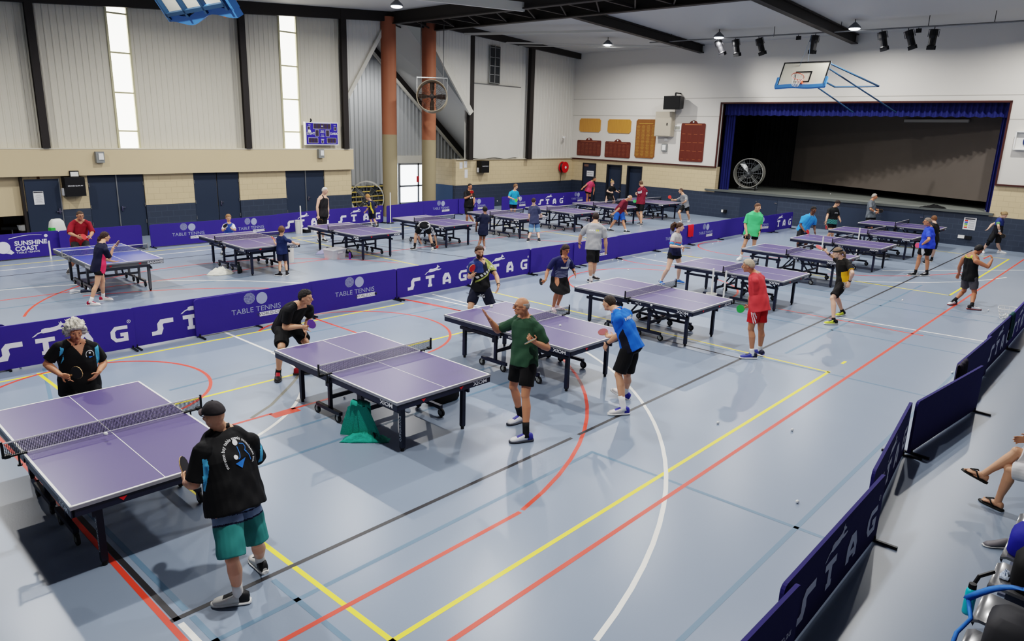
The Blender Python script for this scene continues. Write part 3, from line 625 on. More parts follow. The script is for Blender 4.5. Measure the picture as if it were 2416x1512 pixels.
# ------------------------------------------------------------------ drum fans
M_drum = mat('white_fan_drum', (186, 184, 176), .4, metal=.2)
M_guard = mesh_mat('fan_guard_wire', (120, 120, 118), .05, .07, ('Y', 'Z'))
def drum_fan(loc, R, rz, tilt, lab, stand, depth=.4, blades=4, col=None, bcol=None, deg0=20):
    f = empty('drum_fan', loc, rz, lab, 'fan', 'industrial drum fans'); f.rotation_euler = (0, tilt, rz)
    X = Matrix.Rotation(PI/2, 3, 'Y')
    MB().lathe([(R, -depth/2), (R+.03, -depth/2), (R+.015, -depth/2+.04), (R+.015, depth/2-.04), (R+.03, depth/2), (R, depth/2), (R-.012, 0)], 40, (0, 0, 0), X, cap=False).build('drum', col or M_drum, f, smooth=True, angle=.7)
    for k in range(blades):
        a = math.radians(deg0)+2*PI*k/blades; b = MB(); ca, sa = math.cos(a), math.sin(a)
        def q(r, w, dx): return (dx, r*ca-w*sa, r*sa+w*ca)
        b.rings([[q(r, -w, -.05), q(r, w, .05), q(r, w, .058), q(r, -w, -.042)] for r, w in ((.08, .04), (R*.45, .09), (R*.92, .1))]); b.build('blade', bcol or M_steel, f)
    MB().lathe([(.02, -.12), (.09, -.1), (.1, .02), (.1, .16), (.03, .18)], 16, (0, 0, 0), X).build('motor', M_black, f, smooth=True, angle=.6)
    g = MB()
    for s in (-1, 1):
        for rr in (.35, .7): g.tube([(s*depth*.42, R*rr*math.cos(2*PI*k/28), R*rr*math.sin(2*PI*k/28)) for k in range(28)], .006, 4, closed=True)
        for k in range(8): a = PI*k/8; g.tube([(s*depth*.42, -R*math.cos(a), -R*math.sin(a)), (s*depth*.42, R*math.cos(a), R*math.sin(a))], .006, 4)
    g.build('guard', bcol if stand == 'hang' else M_steel, f)
    s = MB()
    if stand == 'floor':
        s.bar((0, -R*.7, -R-.06), (0, R*.7, -R-.06), .06, .05)
        for y in (-R*.6, R*.6):
            s.bar((-depth/2, y, -R-.06), (depth/2, y, -R-.06), .05, .05); s.bar((0, y, -R-.06), (0, y*1.05, -R*.72), .05, .05)
            for x in (-depth/2, depth/2): s.lathe([(.02, -.02), (.07, -.02), (.07, .02), (.02, .02)], 12, (x, y, -R-.07), Matrix.Rotation(PI/2, 3, 'X'), 1)
    else:
        for y in (-R*.75, R*.75): s.tube([(0, y, R*.72), (0, y, R+.16), (0, y*1.02, 3.6)], .02, 6)
        s.bar((0, -R*1.05, R+.15), (0, R*1.05, R+.15), .05, .04); s.bar((0, -R*1.03, R*.2), (0, -R*1.03, R+.15), .02, .02); s.bar((0, R*1.03, R*.2), (0, R*1.03, R+.15), .02, .02)
    s.build('stand' if stand == 'floor' else 'hanger', [M_steel, M_rubber], f)
    return f
drum_fan((34.75, 15.74, 2.13), .68, 3.36, 0, 'large silver drum fan standing on wheels at the left of the stage', 'floor', .6, deg0=40)
drum_fan((21.3, 24.0, 5.1), .62, PI+.8, -.14, 'cream drum fan hung from the truss on two long rods', 'hang', .55, col=mat('cream_fan_drum', (150, 138, 116), .45), bcol=mat('brown_fan_blade', (62, 50, 42), .5), deg0=0)
drum_fan((19.4, 26.1, .78), .7, PI+.9, 0, 'grey drum fan standing in front of the rack by the entry', 'floor', .5, deg0=50, bcol=mat('dark_fan_blade', (70, 72, 70), .5))
# ------------------------------------------------------------------ basketball boards
M_bblue = mat('blue_board_padding', (70, 130, 200), .55)
M_bdark = mat('dark_blue_frame', (30, 62, 92), .5)
def backboard(loc, R, lab, rear=False):
    b = empty('basketball_backboard', loc, 0, lab, 'basketball board', 'basketball boards'); b.rotation_euler = R.to_euler()
    # local: board in the Y-Z plane, hoop side -X
    MB().box((0, 0, 0), (.02, 1.8, 1.05)).build('board', mat('white_board', (226, 222, 204), .5), b)
    k = MB()
    for y in (-.88, .88): k.box((-.012, y, 0), (.006, .05, 1.05))
    k.box((-.012, 0, .5), (.006, 1.8, .05))
    for y in (-.29, .29): k.box((-.012, y, -.13), (.006, .05, .45))
    for z in (.08, -.34): k.box((-.012, 0, z), (.006, .63, .05))
    k.build('board_marking', M_black, b)
    p = MB(); n = 16
    ring = []
    for i in range(n+1):
        y = -.95+1.9*i/n; dz = .05*math.cos(2*PI*i/n*1.5)*(1 if rear else .3)
        ring.append([(-.05, y, -.6+dz), (.05, y, -.6+dz), (.05, y, -.47+dz), (-.05, y, -.47+dz)])
    p.rings(ring); p.box((0, -.93, -.35), (.1, .08, .4)); p.box((0, .93, -.35), (.1, .08, .4)); p.build('edge_padding', M_bblue, b)
    h = MB(); h.tube([(-.4+.225*math.cos(2*PI*k/24), .225*math.sin(2*PI*k/24), -.36) for k in range(24)], .012, 6, closed=True); h.box((-.09, 0, -.4), (.16, .16, .1)); h.build('hoop', mat('orange_hoop', (226, 84, 50), .5), b)
    nt_ = MB()
    for k in range(12):
        a = 2*PI*k/12; a2 = 2*PI*(k+1)/12
        for s in (1, -1):
            pts = [(-.4+r*math.cos(a+s*t*.52), r*math.sin(a+s*t*.52), -.36-t*.38) for t, r in ((0, .22), (.5, .16), (1, .12))]
            nt_.tube(pts, .006, 4)
    nt_.build('hoop_net', mat('white_cord', (220, 216, 210), .7) if not rear else mat('orange_cord', (226, 160, 110), .7), b)
    f = MB()
    for y in (-.86, -.28, .28, .86): f.box((.05, y, 0), (.06, .05, 1.05), 0)
    for z in (-.45, .48): f.box((.05, 0, z), (.06, 1.78, .05), 0)
    f.build('frame', M_bdark, b)
    return b
bb1 = backboard((29.1, 11.45, 6.24), Matrix.Rotation(.5, 3, 'Y'), 'white basketball board with orange hoop, folded up above the stage')
br = MB()
for y0, y1 in ((-.8, -2.0), (.6, -.35)): br.tube([(0.1, y0, .5), (1.9, y1-.2, .62)], .035, 6); br.tube([(0.1, y0, .3), (3.5, y1-.6, .45)], .03, 6)
br.tube([(1.9, -2.2, .62), (1.9, -.55, .62)], .03, 6); br.tube([(.05, 0, .5), (-.2, .1, 1.55)], .008, 5); br.tube([(.05, .3, .0), (-.2, .1, 1.5)], .006, 5)
br.build('bracket', M_bdark, bb1); 
backboard((4.72, 10.42, 5.7), Matrix.Rotation(PI, 3, 'Z') @ Matrix.Rotation(.6, 3, 'Y'), 'basketball board seen from its blue framed back at the top edge', rear=True)
# joint positions (metres) and gaze of every person, and where each bat is held
PPL = {"cap":{"j":{"hd":[2.42,5.319,1.57],"nk":[2.487,5.379,1.412],"sl":[2.299,5.293,1.352],"sr":[2.675,5.287,1.31],"el":[2.2,5.276,1.069],"er":[2.784,5.367,1.045],"wl":[2.234,5.514,0.976],"wr":[2.77,5.623,1.03],"fl":[2.267,5.657,0.962],"fr":[2.69,5.58,0.915],"hl":[2.377,5.148,0.91],"hr":[2.549,5.201,0.888],"kl":[2.302,4.953,0.499],"kr":[2.604,5.13,0.44],"al":[2.379,5.055,0.09],"ar":[2.746,5.36,0.093],"tl":[2.239,5.157,0.036],"tr":[2.765,5.534,0.042]},
"hy":8.06,"hp":-0.087,"yaw":7.885,"H":1.74,"bat":[[2.259,5.604,0.983],[0.365,0.747,0.556],[0.725,-0.602,0.334]]},
"curly":{"j":{"hd":[2.661,9.318,1.378],"nk":[2.678,9.39,1.22],"sl":[2.856,9.379,1.165],"sr":[2.49,9.357,1.251],"el":[2.957,9.406,0.903],"er":[2.349,9.42,1.013],"wl":[2.823,9.202,0.862],"wr":[2.421,9.204,0.919],"fl":[2.707,9.169,0.768],"fr":[2.536,9.124,0.869],"hl":[2.747,9.382,0.738],"hr":[2.584,9.445,0.745],"kl":[2.78,9.188,0.384],"kr":[2.531,9.235,0.402],"al":[2.791,9.465,0.085],"ar":[2.565,9.489,0.085],"tl":[2.787,9.296,0.038],"tr":[2.527,9.325,0.038]},
"hy":4.576,"hp":-0.14,"yaw":4.576,"H":1.66,"bat":[[2.491,9.145,0.905],[0.494,-0.758,0.425],[-0.837,-0.548,-0.004]]},
"lean":{"j":{"hd":[5.847,9.459,1.289],"nk":[5.82,9.598,1.16],"sl":[6.014,9.628,1.083],"sr":[5.614,9.538,1.13],"el":[6.12,9.81,0.853],"er":[5.576,9.625,0.834],"wl":[5.935,9.665,0.713],"wr":[5.716,9.394,0.867],"fl":[5.888,9.547,0.617],"fr":[5.782,9.253,0.85],"hl":[5.9,9.959,0.769],"hr":[5.709,9.937,0.763],"kl":[5.894,9.583,0.537],"kr":[5.495,9.622,0.527],"al":[5.834,9.696,0.098],"ar":[5.494,9.754,0.096],"tl":[5.999,9.618,0.041],"tr":[5.39,9.599,0.024]},
"hy":5.266,"hp":-0.035,"yaw":5.021,"H":1.83,"bat":[[5.754,9.303,0.872],[0.213,-0.809,0.547],[-0.918,-0.357,-0.17]]},
"green":{"j":{"hd":[6.654,5.802,1.7],"nk":[6.749,5.824,1.538],"sl":[6.763,5.618,1.448],"sr":[6.732,6.016,1.458],"el":[6.847,5.521,1.173],"er":[6.698,6.252,1.275],"wl":[6.609,5.541,1.293],"wr":[6.506,6.215,1.465],"fl":[6.48,5.537,1.378],"fr":[6.412,6.26,1.599],"hl":[6.701,5.692,1.002],"hr":[6.725,5.88,0.986],"kl":[6.595,5.645,0.558],"kr":[6.762,6.007,0.542],"al":[6.496,5.525,0.095],"ar":[6.911,5.988,0.097],"tl":[6.318,5.629,0.029],"tr":[6.737,6.023,0.052]},
"hy":2.594,"hp":0.052,"yaw":3.118,"H":1.8,"bat":[[6.524,5.525,1.339],[-0.812,-0.566,0.139],[-0.186,0.478,0.858]]},
"blue":{"j":{"hd":[8.466,5.717,1.469],"nk":[8.411,5.55,1.403],"sl":[8.245,5.408,1.36],"sr":[8.626,5.514,1.351],"el":[8.347,5.445,1.073],"er":[8.539,5.499,1.025],"wl":[8.36,5.643,0.897],"wr":[8.597,5.743,0.935],"fl":[8.394,5.724,0.774],"fr":[8.663,5.877,0.918],"hl":[8.37,5.274,0.946],"hr":[8.547,5.329,0.919],"kl":[8.246,5.342,0.527],"kr":[8.509,5.366,0.459],"al":[8.17,5.173,0.094],"ar":[8.725,5.505,0.09],"tl":[8.004,5.304,0.021],"tr":[8.679,5.732,0.087]},
"hy":7.859,"hp":-0.087,"yaw":7.859,"H":1.8,"bat":[[8.637,5.833,0.931],[0.294,0.935,0.198],[-0.465,-0.041,0.884]]},
"beard":{"j":{"hd":[9.728,9.605,1.568],"nk":[9.8,9.659,1.4],"sl":[9.997,9.625,1.328],"sr":[9.59,9.653,1.37],"el":[10.009,9.409,1.101],"er":[9.61,9.752,1.074],"wl":[9.875,9.221,0.961],"wr":[9.488,9.524,1.149],"fl":[9.819,9.209,0.803],"fr":[9.388,9.452,1.24],"hl":[9.778,9.509,0.882],"hr":[9.761,9.697,0.866],"kl":[9.865,9.355,0.475],"kr":[9.503,9.604,0.517],"al":[9.888,9.584,0.093],"ar":[9.624,9.537,0.093],"tl":[9.812,9.416,0.042],"tr":[9.466,9.628,0.041]},
"hy":4.232,"hp":0.0,"yaw":4.058,"H":1.82,"bat":[[9.429,9.481,1.217],[-0.365,-0.27,0.891],[-0.025,-0.954,-0.3]]},
"navyw":{"j":{"hd":[12.226,9.476,1.385],"nk":[12.215,9.477,1.215],"sl":[12.369,9.432,1.122],"sr":[12.074,9.653,1.163],"el":[12.553,9.502,0.929],"er":[11.95,9.73,0.903],"wl":[12.396,9.327,0.877],"wr":[11.793,9.642,0.745],"fl":[12.343,9.231,0.786],"fr":[11.667,9.597,0.721],"hl":[12.376,9.634,0.797],"hr":[12.213,9.685,0.788],"kl":[12.252,9.53,0.442],"kr":[12.062,9.516,0.464],"al":[12.318,9.7,0.085],"ar":[12.086,9.636,0.084],"tl":[12.343,9.538,0.039],"tr":[11.993,9.503,0.029]},
"hy":4.51,"hp":-0.209,"yaw":4.3,"H":1.62,"bat":[[11.738,9.642,0.726],[0.333,0.899,-0.284],[-0.939,0.345,-0.009]]},
"hwatt":{"j":{"hd":[15.585,11.131,1.689],"nk":[15.467,11.06,1.552],"sl":[15.327,11.238,1.441],"sr":[15.599,10.873,1.435],"el":[15.341,11.414,1.174],"er":[15.649,10.819,1.102],"wl":[15.46,11.525,0.952],"wr":[15.741,10.852,0.839],"fl":[15.545,11.592,0.837],"fr":[15.841,10.913,0.723],"hl":[15.302,11.027,0.978],"hr":[15.493,11.012,0.957],"kl":[15.184,10.926,0.511],"kr":[15.496,11.014,0.463],"al":[15.279,10.959,0.087],"ar":[15.719,11.204,0.101],"tl":[15.396,11.112,0.043],"tr":[15.729,11.018,0.042]},
"hy":6.991,"hp":0.0,"yaw":6.939,"H":1.86},
"pony":{"j":{"hd":[16.862,9.367,1.529],"nk":[16.888,9.439,1.37],"sl":[17.07,9.474,1.271],"sr":[16.697,9.43,1.288],"el":[17.202,9.493,1.008],"er":[16.525,9.382,1.06],"wl":[17.045,9.315,0.932],"wr":[16.668,9.164,1.045],"fl":[16.945,9.225,0.893],"fr":[16.812,9.149,1.033],"hl":[16.9,9.412,0.861],"hr":[16.724,9.439,0.859],"kl":[16.973,9.309,0.463],"kr":[16.575,9.444,0.437],"al":[17.123,9.429,0.092],"ar":[16.62,9.642,0.083],"tl":[17.153,9.246,0.011],"tr":[16.521,9.502,0.037]},
"hy":5.087,"hp":0.0,"yaw":5.017,"H":1.7,"bat":[[16.76,9.143,1.035],[0.811,-0.561,-0.163],[-0.291,-0.145,-0.946]]},
"red":{"j":{"hd":[12.165,5.338,1.639],"nk":[12.249,5.245,1.503],"sl":[12.064,5.147,1.437],"sr":[12.45,5.213,1.425],"el":[12.115,5.113,1.138],"er":[12.332,5.307,1.051],"wl":[12.058,5.151,0.873],"wr":[12.485,5.372,0.846],"fl":[12.102,5.196,0.732],"fr":[12.338,5.37,0.835],"hl":[12.132,5.108,0.984],"hr":[12.311,5.077,0.978],"kl":[12.09,5.131,0.538],"kr":[12.292,5.035,0.528],"al":[12.093,5.056,0.097],"ar":[12.406,5.045,0.101],"tl":[11.948,5.221,0.009],"tr":[12.448,5.146,-0.018]},
"hy":8.105,"hp":-0.087,"yaw":7.983,"H":1.78,"bat":[[12.409,5.394,0.831],[-0.114,0.914,-0.39],[-0.984,-0.05,0.169]]},
"yellow":{"j":{"hd":[16.212,5.153,1.482],"nk":[16.294,5.073,1.343],"sl":[16.186,4.897,1.296],"sr":[16.466,5.153,1.26],"el":[16.017,4.734,1.117],"er":[16.654,5.372,1.306],"wl":[16.153,4.81,0.916],"wr":[16.424,5.428,1.405],"fl":[16.118,4.836,0.766],"fr":[16.34,5.515,1.497],"hl":[16.214,4.946,0.846],"hr":[16.379,5.033,0.834],"kl":[15.922,5.037,0.533],"kr":[16.572,5.19,0.474],"al":[15.797,4.905,0.086],"ar":[16.781,5.054,0.102],"tl":[15.671,5.032,0.004],"tr":[16.618,5.108,0.029]},
"hy":8.238,"hp":-0.262,"yaw":8.325,"H":1.72,"bat":[[16.371,5.513,1.473],[-0.231,0.86,0.456],[-0.177,-0.498,0.849]]},
"greent":{"j":{"hd":[22.064,9.605,1.732],"nk":[22.159,9.667,1.572],"sl":[22.342,9.584,1.472],"sr":[22.031,9.866,1.479],"el":[22.335,9.552,1.136],"er":[21.936,9.891,1.16],"wl":[22.13,9.479,0.964],"wr":[21.847,9.768,0.925],"fl":[22.045,9.427,0.842],"fr":[21.753,9.721,0.802],"hl":[22.12,9.613,1.015],"hr":[22.056,9.797,1.016],"kl":[22.187,9.63,0.563],"kr":[22.009,9.858,0.551],"al":[22.107,9.57,0.096],"ar":[22.095,9.984,0.11],"tl":[22.293,9.54,0.043],"tr":[21.922,9.992,-0.028]},
"hy":4.518,"hp":-0.087,"yaw":4.169,"H":1.88,"bat":[[21.785,9.724,0.86],[-0.59,-0.796,-0.136],[-0.807,0.581,0.107]]},
"bluedark":{"j":{"hd":[25.011,8.929,1.533],"nk":[25.007,8.984,1.352],"sl":[25.151,8.883,1.24],"sr":[24.914,9.203,1.272],"el":[25.247,8.915,0.955],"er":[24.805,9.221,0.987],"wl":[25.072,8.812,0.785],"wr":[24.705,9.036,0.83],"fl":[24.962,8.727,0.72],"fr":[24.608,8.923,0.818],"hl":[25.072,9.146,0.86],"hr":[24.901,9.215,0.884],"kl":[25.005,8.985,0.462],"kr":[24.7,9.173,0.499],"al":[25.146,9.169,0.091],"ar":[24.835,9.213,0.088],"tl":[25.046,9.019,0.041],"tr":[24.725,9.071,0.04]},
"hy":4.193,"hp":-0.087,"yaw":4.018,"H":1.78,"bat":[[24.643,8.959,0.826],[-0.551,-0.831,0.079],[-0.816,0.516,-0.26]]},
"blackboy":{"j":{"hd":[28.163,9.22,1.567],"nk":[28.157,9.294,1.406],"sl":[28.325,9.238,1.301],"sr":[28.016,9.433,1.328],"el":[28.447,9.204,1.045],"er":[27.839,9.407,1.105],"wl":[28.275,9.066,0.928],"wr":[27.691,9.381,0.909],"fl":[28.162,8.992,0.876],"fr":[27.742,9.398,0.775],"hl":[28.188,9.253,0.886],"hr":[28.039,9.335,0.893],"kl":[28.144,9.23,0.45],"kr":[28.002,9.288,0.455],"al":[28.33,9.288,0.086],"ar":[28.118,9.432,0.086],"tl":[28.229,9.151,0.038],"tr":[28.009,9.302,0.038]},
"hy":4.334,"hp":-0.524,"yaw":4.125,"H":1.68,"bat":[[27.716,9.377,0.801],[-0.014,-0.279,-0.96],[-0.738,0.651,-0.178]]},
"greyold":{"j":{"hd":[32.13,9.104,1.637],"nk":[32.086,9.179,1.471],"sl":[32.289,9.157,1.396],"sr":[31.886,9.151,1.402],"el":[32.433,9.096,1.124],"er":[31.73,9.061,1.153],"wl":[32.212,8.951,1.106],"wr":[31.928,8.928,1.036],"fl":[32.117,8.839,1.1],"fr":[31.95,8.78,1.031],"hl":[32.12,9.054,0.887],"hr":[31.97,9.153,0.893],"kl":[32.082,8.998,0.392],"kr":[31.913,9.12,0.407],"al":[32.384,9.112,0.092],"ar":[32.203,9.024,0.091],"tl":[32.307,8.947,0.041],"tr":[32.038,8.946,0.041]},
"hy":4.901,"hp":0.0,"yaw":4.674,"H":1.8,"bat":[[31.947,8.827,1.046],[0.272,-0.865,0.421],[-0.94,-0.333,-0.076]]},
"royal":{"j":{"hd":[23.763,5.189,1.61],"nk":[23.867,5.144,1.464],"sl":[23.679,5.113,1.343],"sr":[24.065,5.12,1.362],"el":[23.484,5.014,1.129],"er":[24.206,5.07,1.099],"wl":[23.599,5.181,0.962],"wr":[24.129,5.24,0.882],"fl":[23.718,5.217,0.879],"fr":[23.999,5.318,0.862],"hl":[23.728,5.135,0.949],"hr":[23.901,5.071,0.938],"kl":[23.742,5.249,0.531],"kr":[24.021,5.103,0.521],"al":[23.721,5.27,0.099],"ar":[23.951,5.014,0.096],"tl":[23.617,5.446,-0.013],"tr":[23.816,5.123,0.0]},
"hy":8.154,"hp":0.0,"yaw":8.206,"H":1.78,"bat":[[24.068,5.303,0.869],[0.189,0.978,-0.091],[-0.976,0.197,0.09]]},
"boyback":{"j":{"hd":[26.851,5.69,1.426],"nk":[26.761,5.638,1.297],"sl":[26.579,5.662,1.219],"sr":[26.907,5.57,1.18],"el":[26.74,5.686,1.002],"er":[27.094,5.552,0.988],"wl":[26.902,5.719,0.835],"wr":[27.309,5.6,0.915],"fl":[26.936,5.851,0.85],"fr":[27.2,5.675,0.881],"hl":[26.672,5.581,0.83],"hr":[26.836,5.553,0.828],"kl":[26.517,5.583,0.463],"kr":[26.963,5.56,0.447],"al":[26.387,5.635,0.071],"ar":[27.14,5.611,0.092],"tl":[26.539,5.7,0.037],"tr":[26.984,5.614,0.036]},
"hy":7.014,"hp":-0.087,"yaw":6.927,"H":1.58},
"tank":{"j":{"hd":[20.343,3.249,1.377],"nk":[20.231,3.346,1.273],"sl":[20.32,3.517,1.172],"sr":[20.078,3.221,1.166],"el":[20.438,3.595,0.914],"er":[20.147,2.969,1.024],"wl":[20.609,3.611,0.723],"wr":[20.354,2.945,1.179],"fl":[20.645,3.644,0.595],"fr":[20.481,2.978,1.247],"hl":[20.321,3.38,0.734],"hr":[20.196,3.243,0.757],"kl":[20.504,3.416,0.315],"kr":[20.247,3.149,0.341],"al":[20.17,3.523,0.107],"ar":[19.894,3.098,0.096],"tl":[20.018,3.584,0.006],"tr":[19.944,2.992,-0.013]},
"hy":5.749,"hp":-0.436,"yaw":6.011,"H":1.76},
"farw":{"j":{"hd":[31.141,4.405,1.413],"nk":[31.214,4.502,1.29],"sl":[31.395,4.469,1.2],"sr":[31.036,4.544,1.203],"el":[31.352,4.752,1.022],"er":[30.83,4.469,1.023],"wl":[31.18,4.815,0.863],"wr":[30.971,4.424,0.827],"fl":[31.068,4.856,0.798],"fr":[31.046,4.382,0.717],"hl":[31.213,4.461,0.786],"hr":[31.07,4.558,0.797],"kl":[31.178,4.432,0.37],"kr":[30.914,4.67,0.415],"al":[31.454,4.35,0.082],"ar":[31.061,4.829,0.081],"tl":[31.499,4.156,0.069],"tr":[30.908,4.778,0.006]},
"hy":4.509,"hp":-0.349,"yaw":4.596,"H":1.66,"bat":[[31.01,4.38,0.75],[0.03,-0.725,-0.688],[-1.0,-0.017,-0.026]]},
"maroon":{"j":{"hd":[6.216,20.218,1.446],"nk":[6.217,20.347,1.305],"sl":[6.424,20.308,1.245],"sr":[6.02,20.29,1.261],"el":[6.41,20.098,1.022],"er":[5.902,20.123,1.034],"wl":[6.283,19.878,0.948],"wr":[5.978,19.875,0.987],"fl":[6.181,19.77,0.942],"fr":[6.029,19.742,0.944],"hl":[6.281,20.392,0.785],"hr":[6.093,20.421,0.796],"kl":[6.245,20.085,0.472],"kr":[6.014,20.146,0.462],"al":[6.28,20.31,0.092],"ar":[5.863,20.343,0.096],"tl":[6.283,20.128,0.041],"tr":[5.781,20.185,0.017]},
"hy":4.767,"hp":-0.087,"yaw":4.628,"H":1.8,"bat":[[6.209,19.817,0.95],[-0.935,-0.301,0.19],[0.355,-0.823,0.444]]},
"girl":{"j":{"hd":[5.542,16.658,1.391],"nk":[5.462,16.586,1.275],"sl":[5.431,16.746,1.164],"sr":[5.454,16.42,1.165],"el":[5.495,16.718,0.909],"er":[5.546,16.531,0.949],"wl":[5.694,16.777,0.823],"wr":[5.631,16.516,1.158],"fl":[5.817,16.806,0.806],"fr":[5.71,16.597,1.219],"hl":[5.346,16.658,0.826],"hr":[5.331,16.503,0.815],"kl":[5.402,16.646,0.447],"kr":[5.221,16.467,0.429],"al":[5.401,16.744,0.082],"ar":[5.059,16.452,0.086],"tl":[5.57,16.664,0.022],"tr":[5.201,16.343,-0.023]},
"hy":6.327,"hp":-0.087,"yaw":6.467,"H":1.52,"bat":[[5.689,16.572,1.194],[0.74,0.631,0.235],[0.658,-0.603,-0.451]]},
"kidblue":{"j":{"hd":[10.196,20.439,1.101],"nk":[10.19,20.428,0.948],"sl":[10.33,20.455,0.883],"sr":[10.044,20.41,0.909],"el":[10.299,20.283,0.744],"er":[9.922,20.296,0.764],"wl":[10.144,20.185,0.803],"wr":[9.886,20.112,0.806],"fl":[10.09,20.108,0.861],"fr":[9.871,20.03,0.874],"hl":[10.291,20.513,0.593],"hr":[10.161,20.555,0.592],"kl":[10.209,20.308,0.364],"kr":[10.041,20.398,0.343],"al":[10.325,20.294,0.066],"ar":[9.978,20.55,0.068],"tl":[10.195,20.27,0.03],"tr":[10.0,20.42,0.03]},
"hy":4.426,"hp":-0.087,"yaw":4.426,"H":1.3,"bat":[[9.874,20.055,0.859],[-0.177,-0.621,0.764],[0.216,-0.782,-0.585]]},
"kidnavy":{"j":{"hd":[9.818,16.863,1.164],"nk":[9.813,16.867,1.028],"sl":[9.785,16.991,0.933],"sr":[9.847,16.721,0.951],"el":[9.804,17.041,0.726],"er":[10.033,16.786,0.858],"wl":[9.798,17.209,0.809],"wr":[10.193,16.844,0.776],"fl":[9.833,17.292,0.865],"fr":[10.3,16.829,0.759],"hl":[9.745,16.889,0.647],"hr":[9.876,16.894,0.637],"kl":[9.751,16.913,0.321],"kr":[9.911,16.91,0.304],"al":[9.645,16.765,0.074],"ar":[9.826,16.725,0.08],"tl":[9.595,16.856,-0.004],"tr":[9.889,16.796,-0.008]},
"hy":7.066,"hp":0.0,"yaw":7.188,"H":1.28,"bat":[[9.822,17.273,0.847],[0.247,0.889,0.385],[0.548,-0.456,0.701]]},
"oldtank":{"j":{"hd":[13.798,20.861,1.716],"nk":[13.787,20.942,1.552],"sl":[13.968,21.006,1.443],"sr":[13.591,20.906,1.463],"el":[14.005,21.029,1.141],"er":[13.485,20.865,1.185],"wl":[13.98,20.993,0.866],"wr":[13.493,20.836,0.904],"fl":[13.915,20.902,0.762],"fr":[13.451,20.748,0.795],"hl":[13.796,20.91,0.951],"hr":[13.624,20.901,0.968],"kl":[13.696,20.876,0.457],"kr":[13.548,20.867,0.47],"al":[13.806,21.077,0.09],"ar":[13.627,21.075,0.094],"tl":[13.839,20.902,0.019],"tr":[13.559,20.914,0.013]},
"hy":5.357,"hp":-0.087,"yaw":5.043,"H":1.78,"bat":[[13.483,20.788,0.827],[0.421,-0.169,-0.891],[-0.596,-0.793,-0.131]]},
"runner":{"j":{"hd":[17.294,23.22,1.158],"nk":[17.352,23.167,1.024],"sl":[17.225,23.079,0.927],"sr":[17.512,23.142,0.94],"el":[17.264,23.195,0.728],"er":[17.689,23.211,0.805],"wl":[17.258,23.339,0.585],"wr":[17.806,23.35,0.717],"fl":[17.23,23.427,0.52],"fr":[17.683,23.364,0.726],"hl":[17.405,23.217,0.603],"hr":[17.443,23.08,0.624],"kl":[17.46,23.303,0.26],"kr":[17.48,23.093,0.28],"al":[17.338,23.052,0.088],"ar":[17.415,22.837,0.071],"tl":[17.225,23.122,0.031],"tr":[17.444,22.975,0.032]},
"hy":8.253,"hp":-0.349,"yaw":8.166,"H":1.38},
"bender":{"j":{"hd":[15.66,18.016,0.732],"nk":[15.587,17.867,0.692],"sl":[15.469,18.012,0.639],"sr":[15.757,17.792,0.634],"el":[15.466,18.086,0.368],"er":[15.901,17.78,0.392],"wl":[15.605,18.172,0.192],"wr":[15.969,17.772,0.157],"fl":[15.698,18.222,0.1],"fr":[16.008,17.804,0.02],"hl":[15.2,17.619,0.798],"hr":[15.32,17.494,0.818],"kl":[15.179,17.875,0.492],"kr":[15.514,17.601,0.496],"al":[15.144,17.903,0.091],"ar":[15.527,17.443,0.087],"tl":[14.996,17.9,-0.02],"tr":[15.63,17.476,-0.028]},
"hy":7.104,"hp":-1.396,"yaw":7.104,"H":1.62,"bat":[[15.976,17.771,0.074],[-0.48,-0.663,-0.574],[-0.83,0.132,0.542]]},
"blackbat":{"j":{"hd":[20.918,21.266,1.576],"nk":[20.922,21.318,1.396],"sl":[21.125,21.298,1.339],"sr":[20.724,21.333,1.353],"el":[21.042,21.143,1.097],"er":[20.598,21.199,1.113],"wl":[20.908,21.005,0.92],"wr":[20.733,21.011,1.227],"fl":[20.814,20.908,0.863],"fr":[20.681,20.898,1.308],"hl":[20.963,21.227,0.846],"hr":[20.789,21.277,0.853],"kl":[20.891,21.195,0.388],"kr":[20.73,21.204,0.398],"al":[21.201,21.264,0.09],"ar":[20.933,21.433,0.09],"tl":[21.072,21.138,0.041],"tr":[20.83,21.283,0.041]},
"hy":4.808,"hp":0.0,"yaw":4.424,"H":1.78,"bat":[[20.701,20.945,1.29],[-0.246,-0.379,0.892],[-0.606,-0.658,-0.447]]},
"boynavy":{"j":{"hd":[17.232,16.793,1.261],"nk":[17.172,16.731,1.14],"sl":[17.004,16.775,1.066],"sr":[17.317,16.729,1.05],"el":[17.014,16.927,0.871],"er":[17.435,16.809,0.854],"wl":[17.018,16.975,0.662],"wr":[17.544,16.952,0.743],"fl":[17.029,17.004,0.541],"fr":[17.423,16.917,0.764],"hl":[17.076,16.781,0.678],"hr":[17.214,16.744,0.67],"kl":[17.076,16.818,0.281],"kr":[17.19,16.787,0.274],"al":[16.825,16.687,0.086],"ar":[17.008,16.562,0.084],"tl":[16.912,16.801,0.033],"tr":[17.101,16.672,0.033]},
"hy":7.234,"hp":-0.087,"yaw":7.234,"H":1.45},
"cyan":{"j":{"hd":[23.203,20.819,1.52],"nk":[23.163,20.85,1.342],"sl":[23.32,20.804,1.288],"sr":[23.007,20.924,1.291],"el":[23.436,20.833,1.065],"er":[22.854,20.887,1.087],"wl":[23.314,20.67,0.973],"wr":[22.904,20.679,1.029],"fl":[23.231,20.57,0.967],"fr":[22.872,20.559,1.003],"hl":[23.2,20.819,0.875],"hr":[23.074,20.907,0.881],"kl":[23.204,20.832,0.485],"kr":[23.066,20.904,0.489],"al":[23.206,20.851,0.094],"ar":[23.064,20.91,0.096],"tl":[23.227,20.707,0.034],"tr":[22.984,20.788,0.034]},
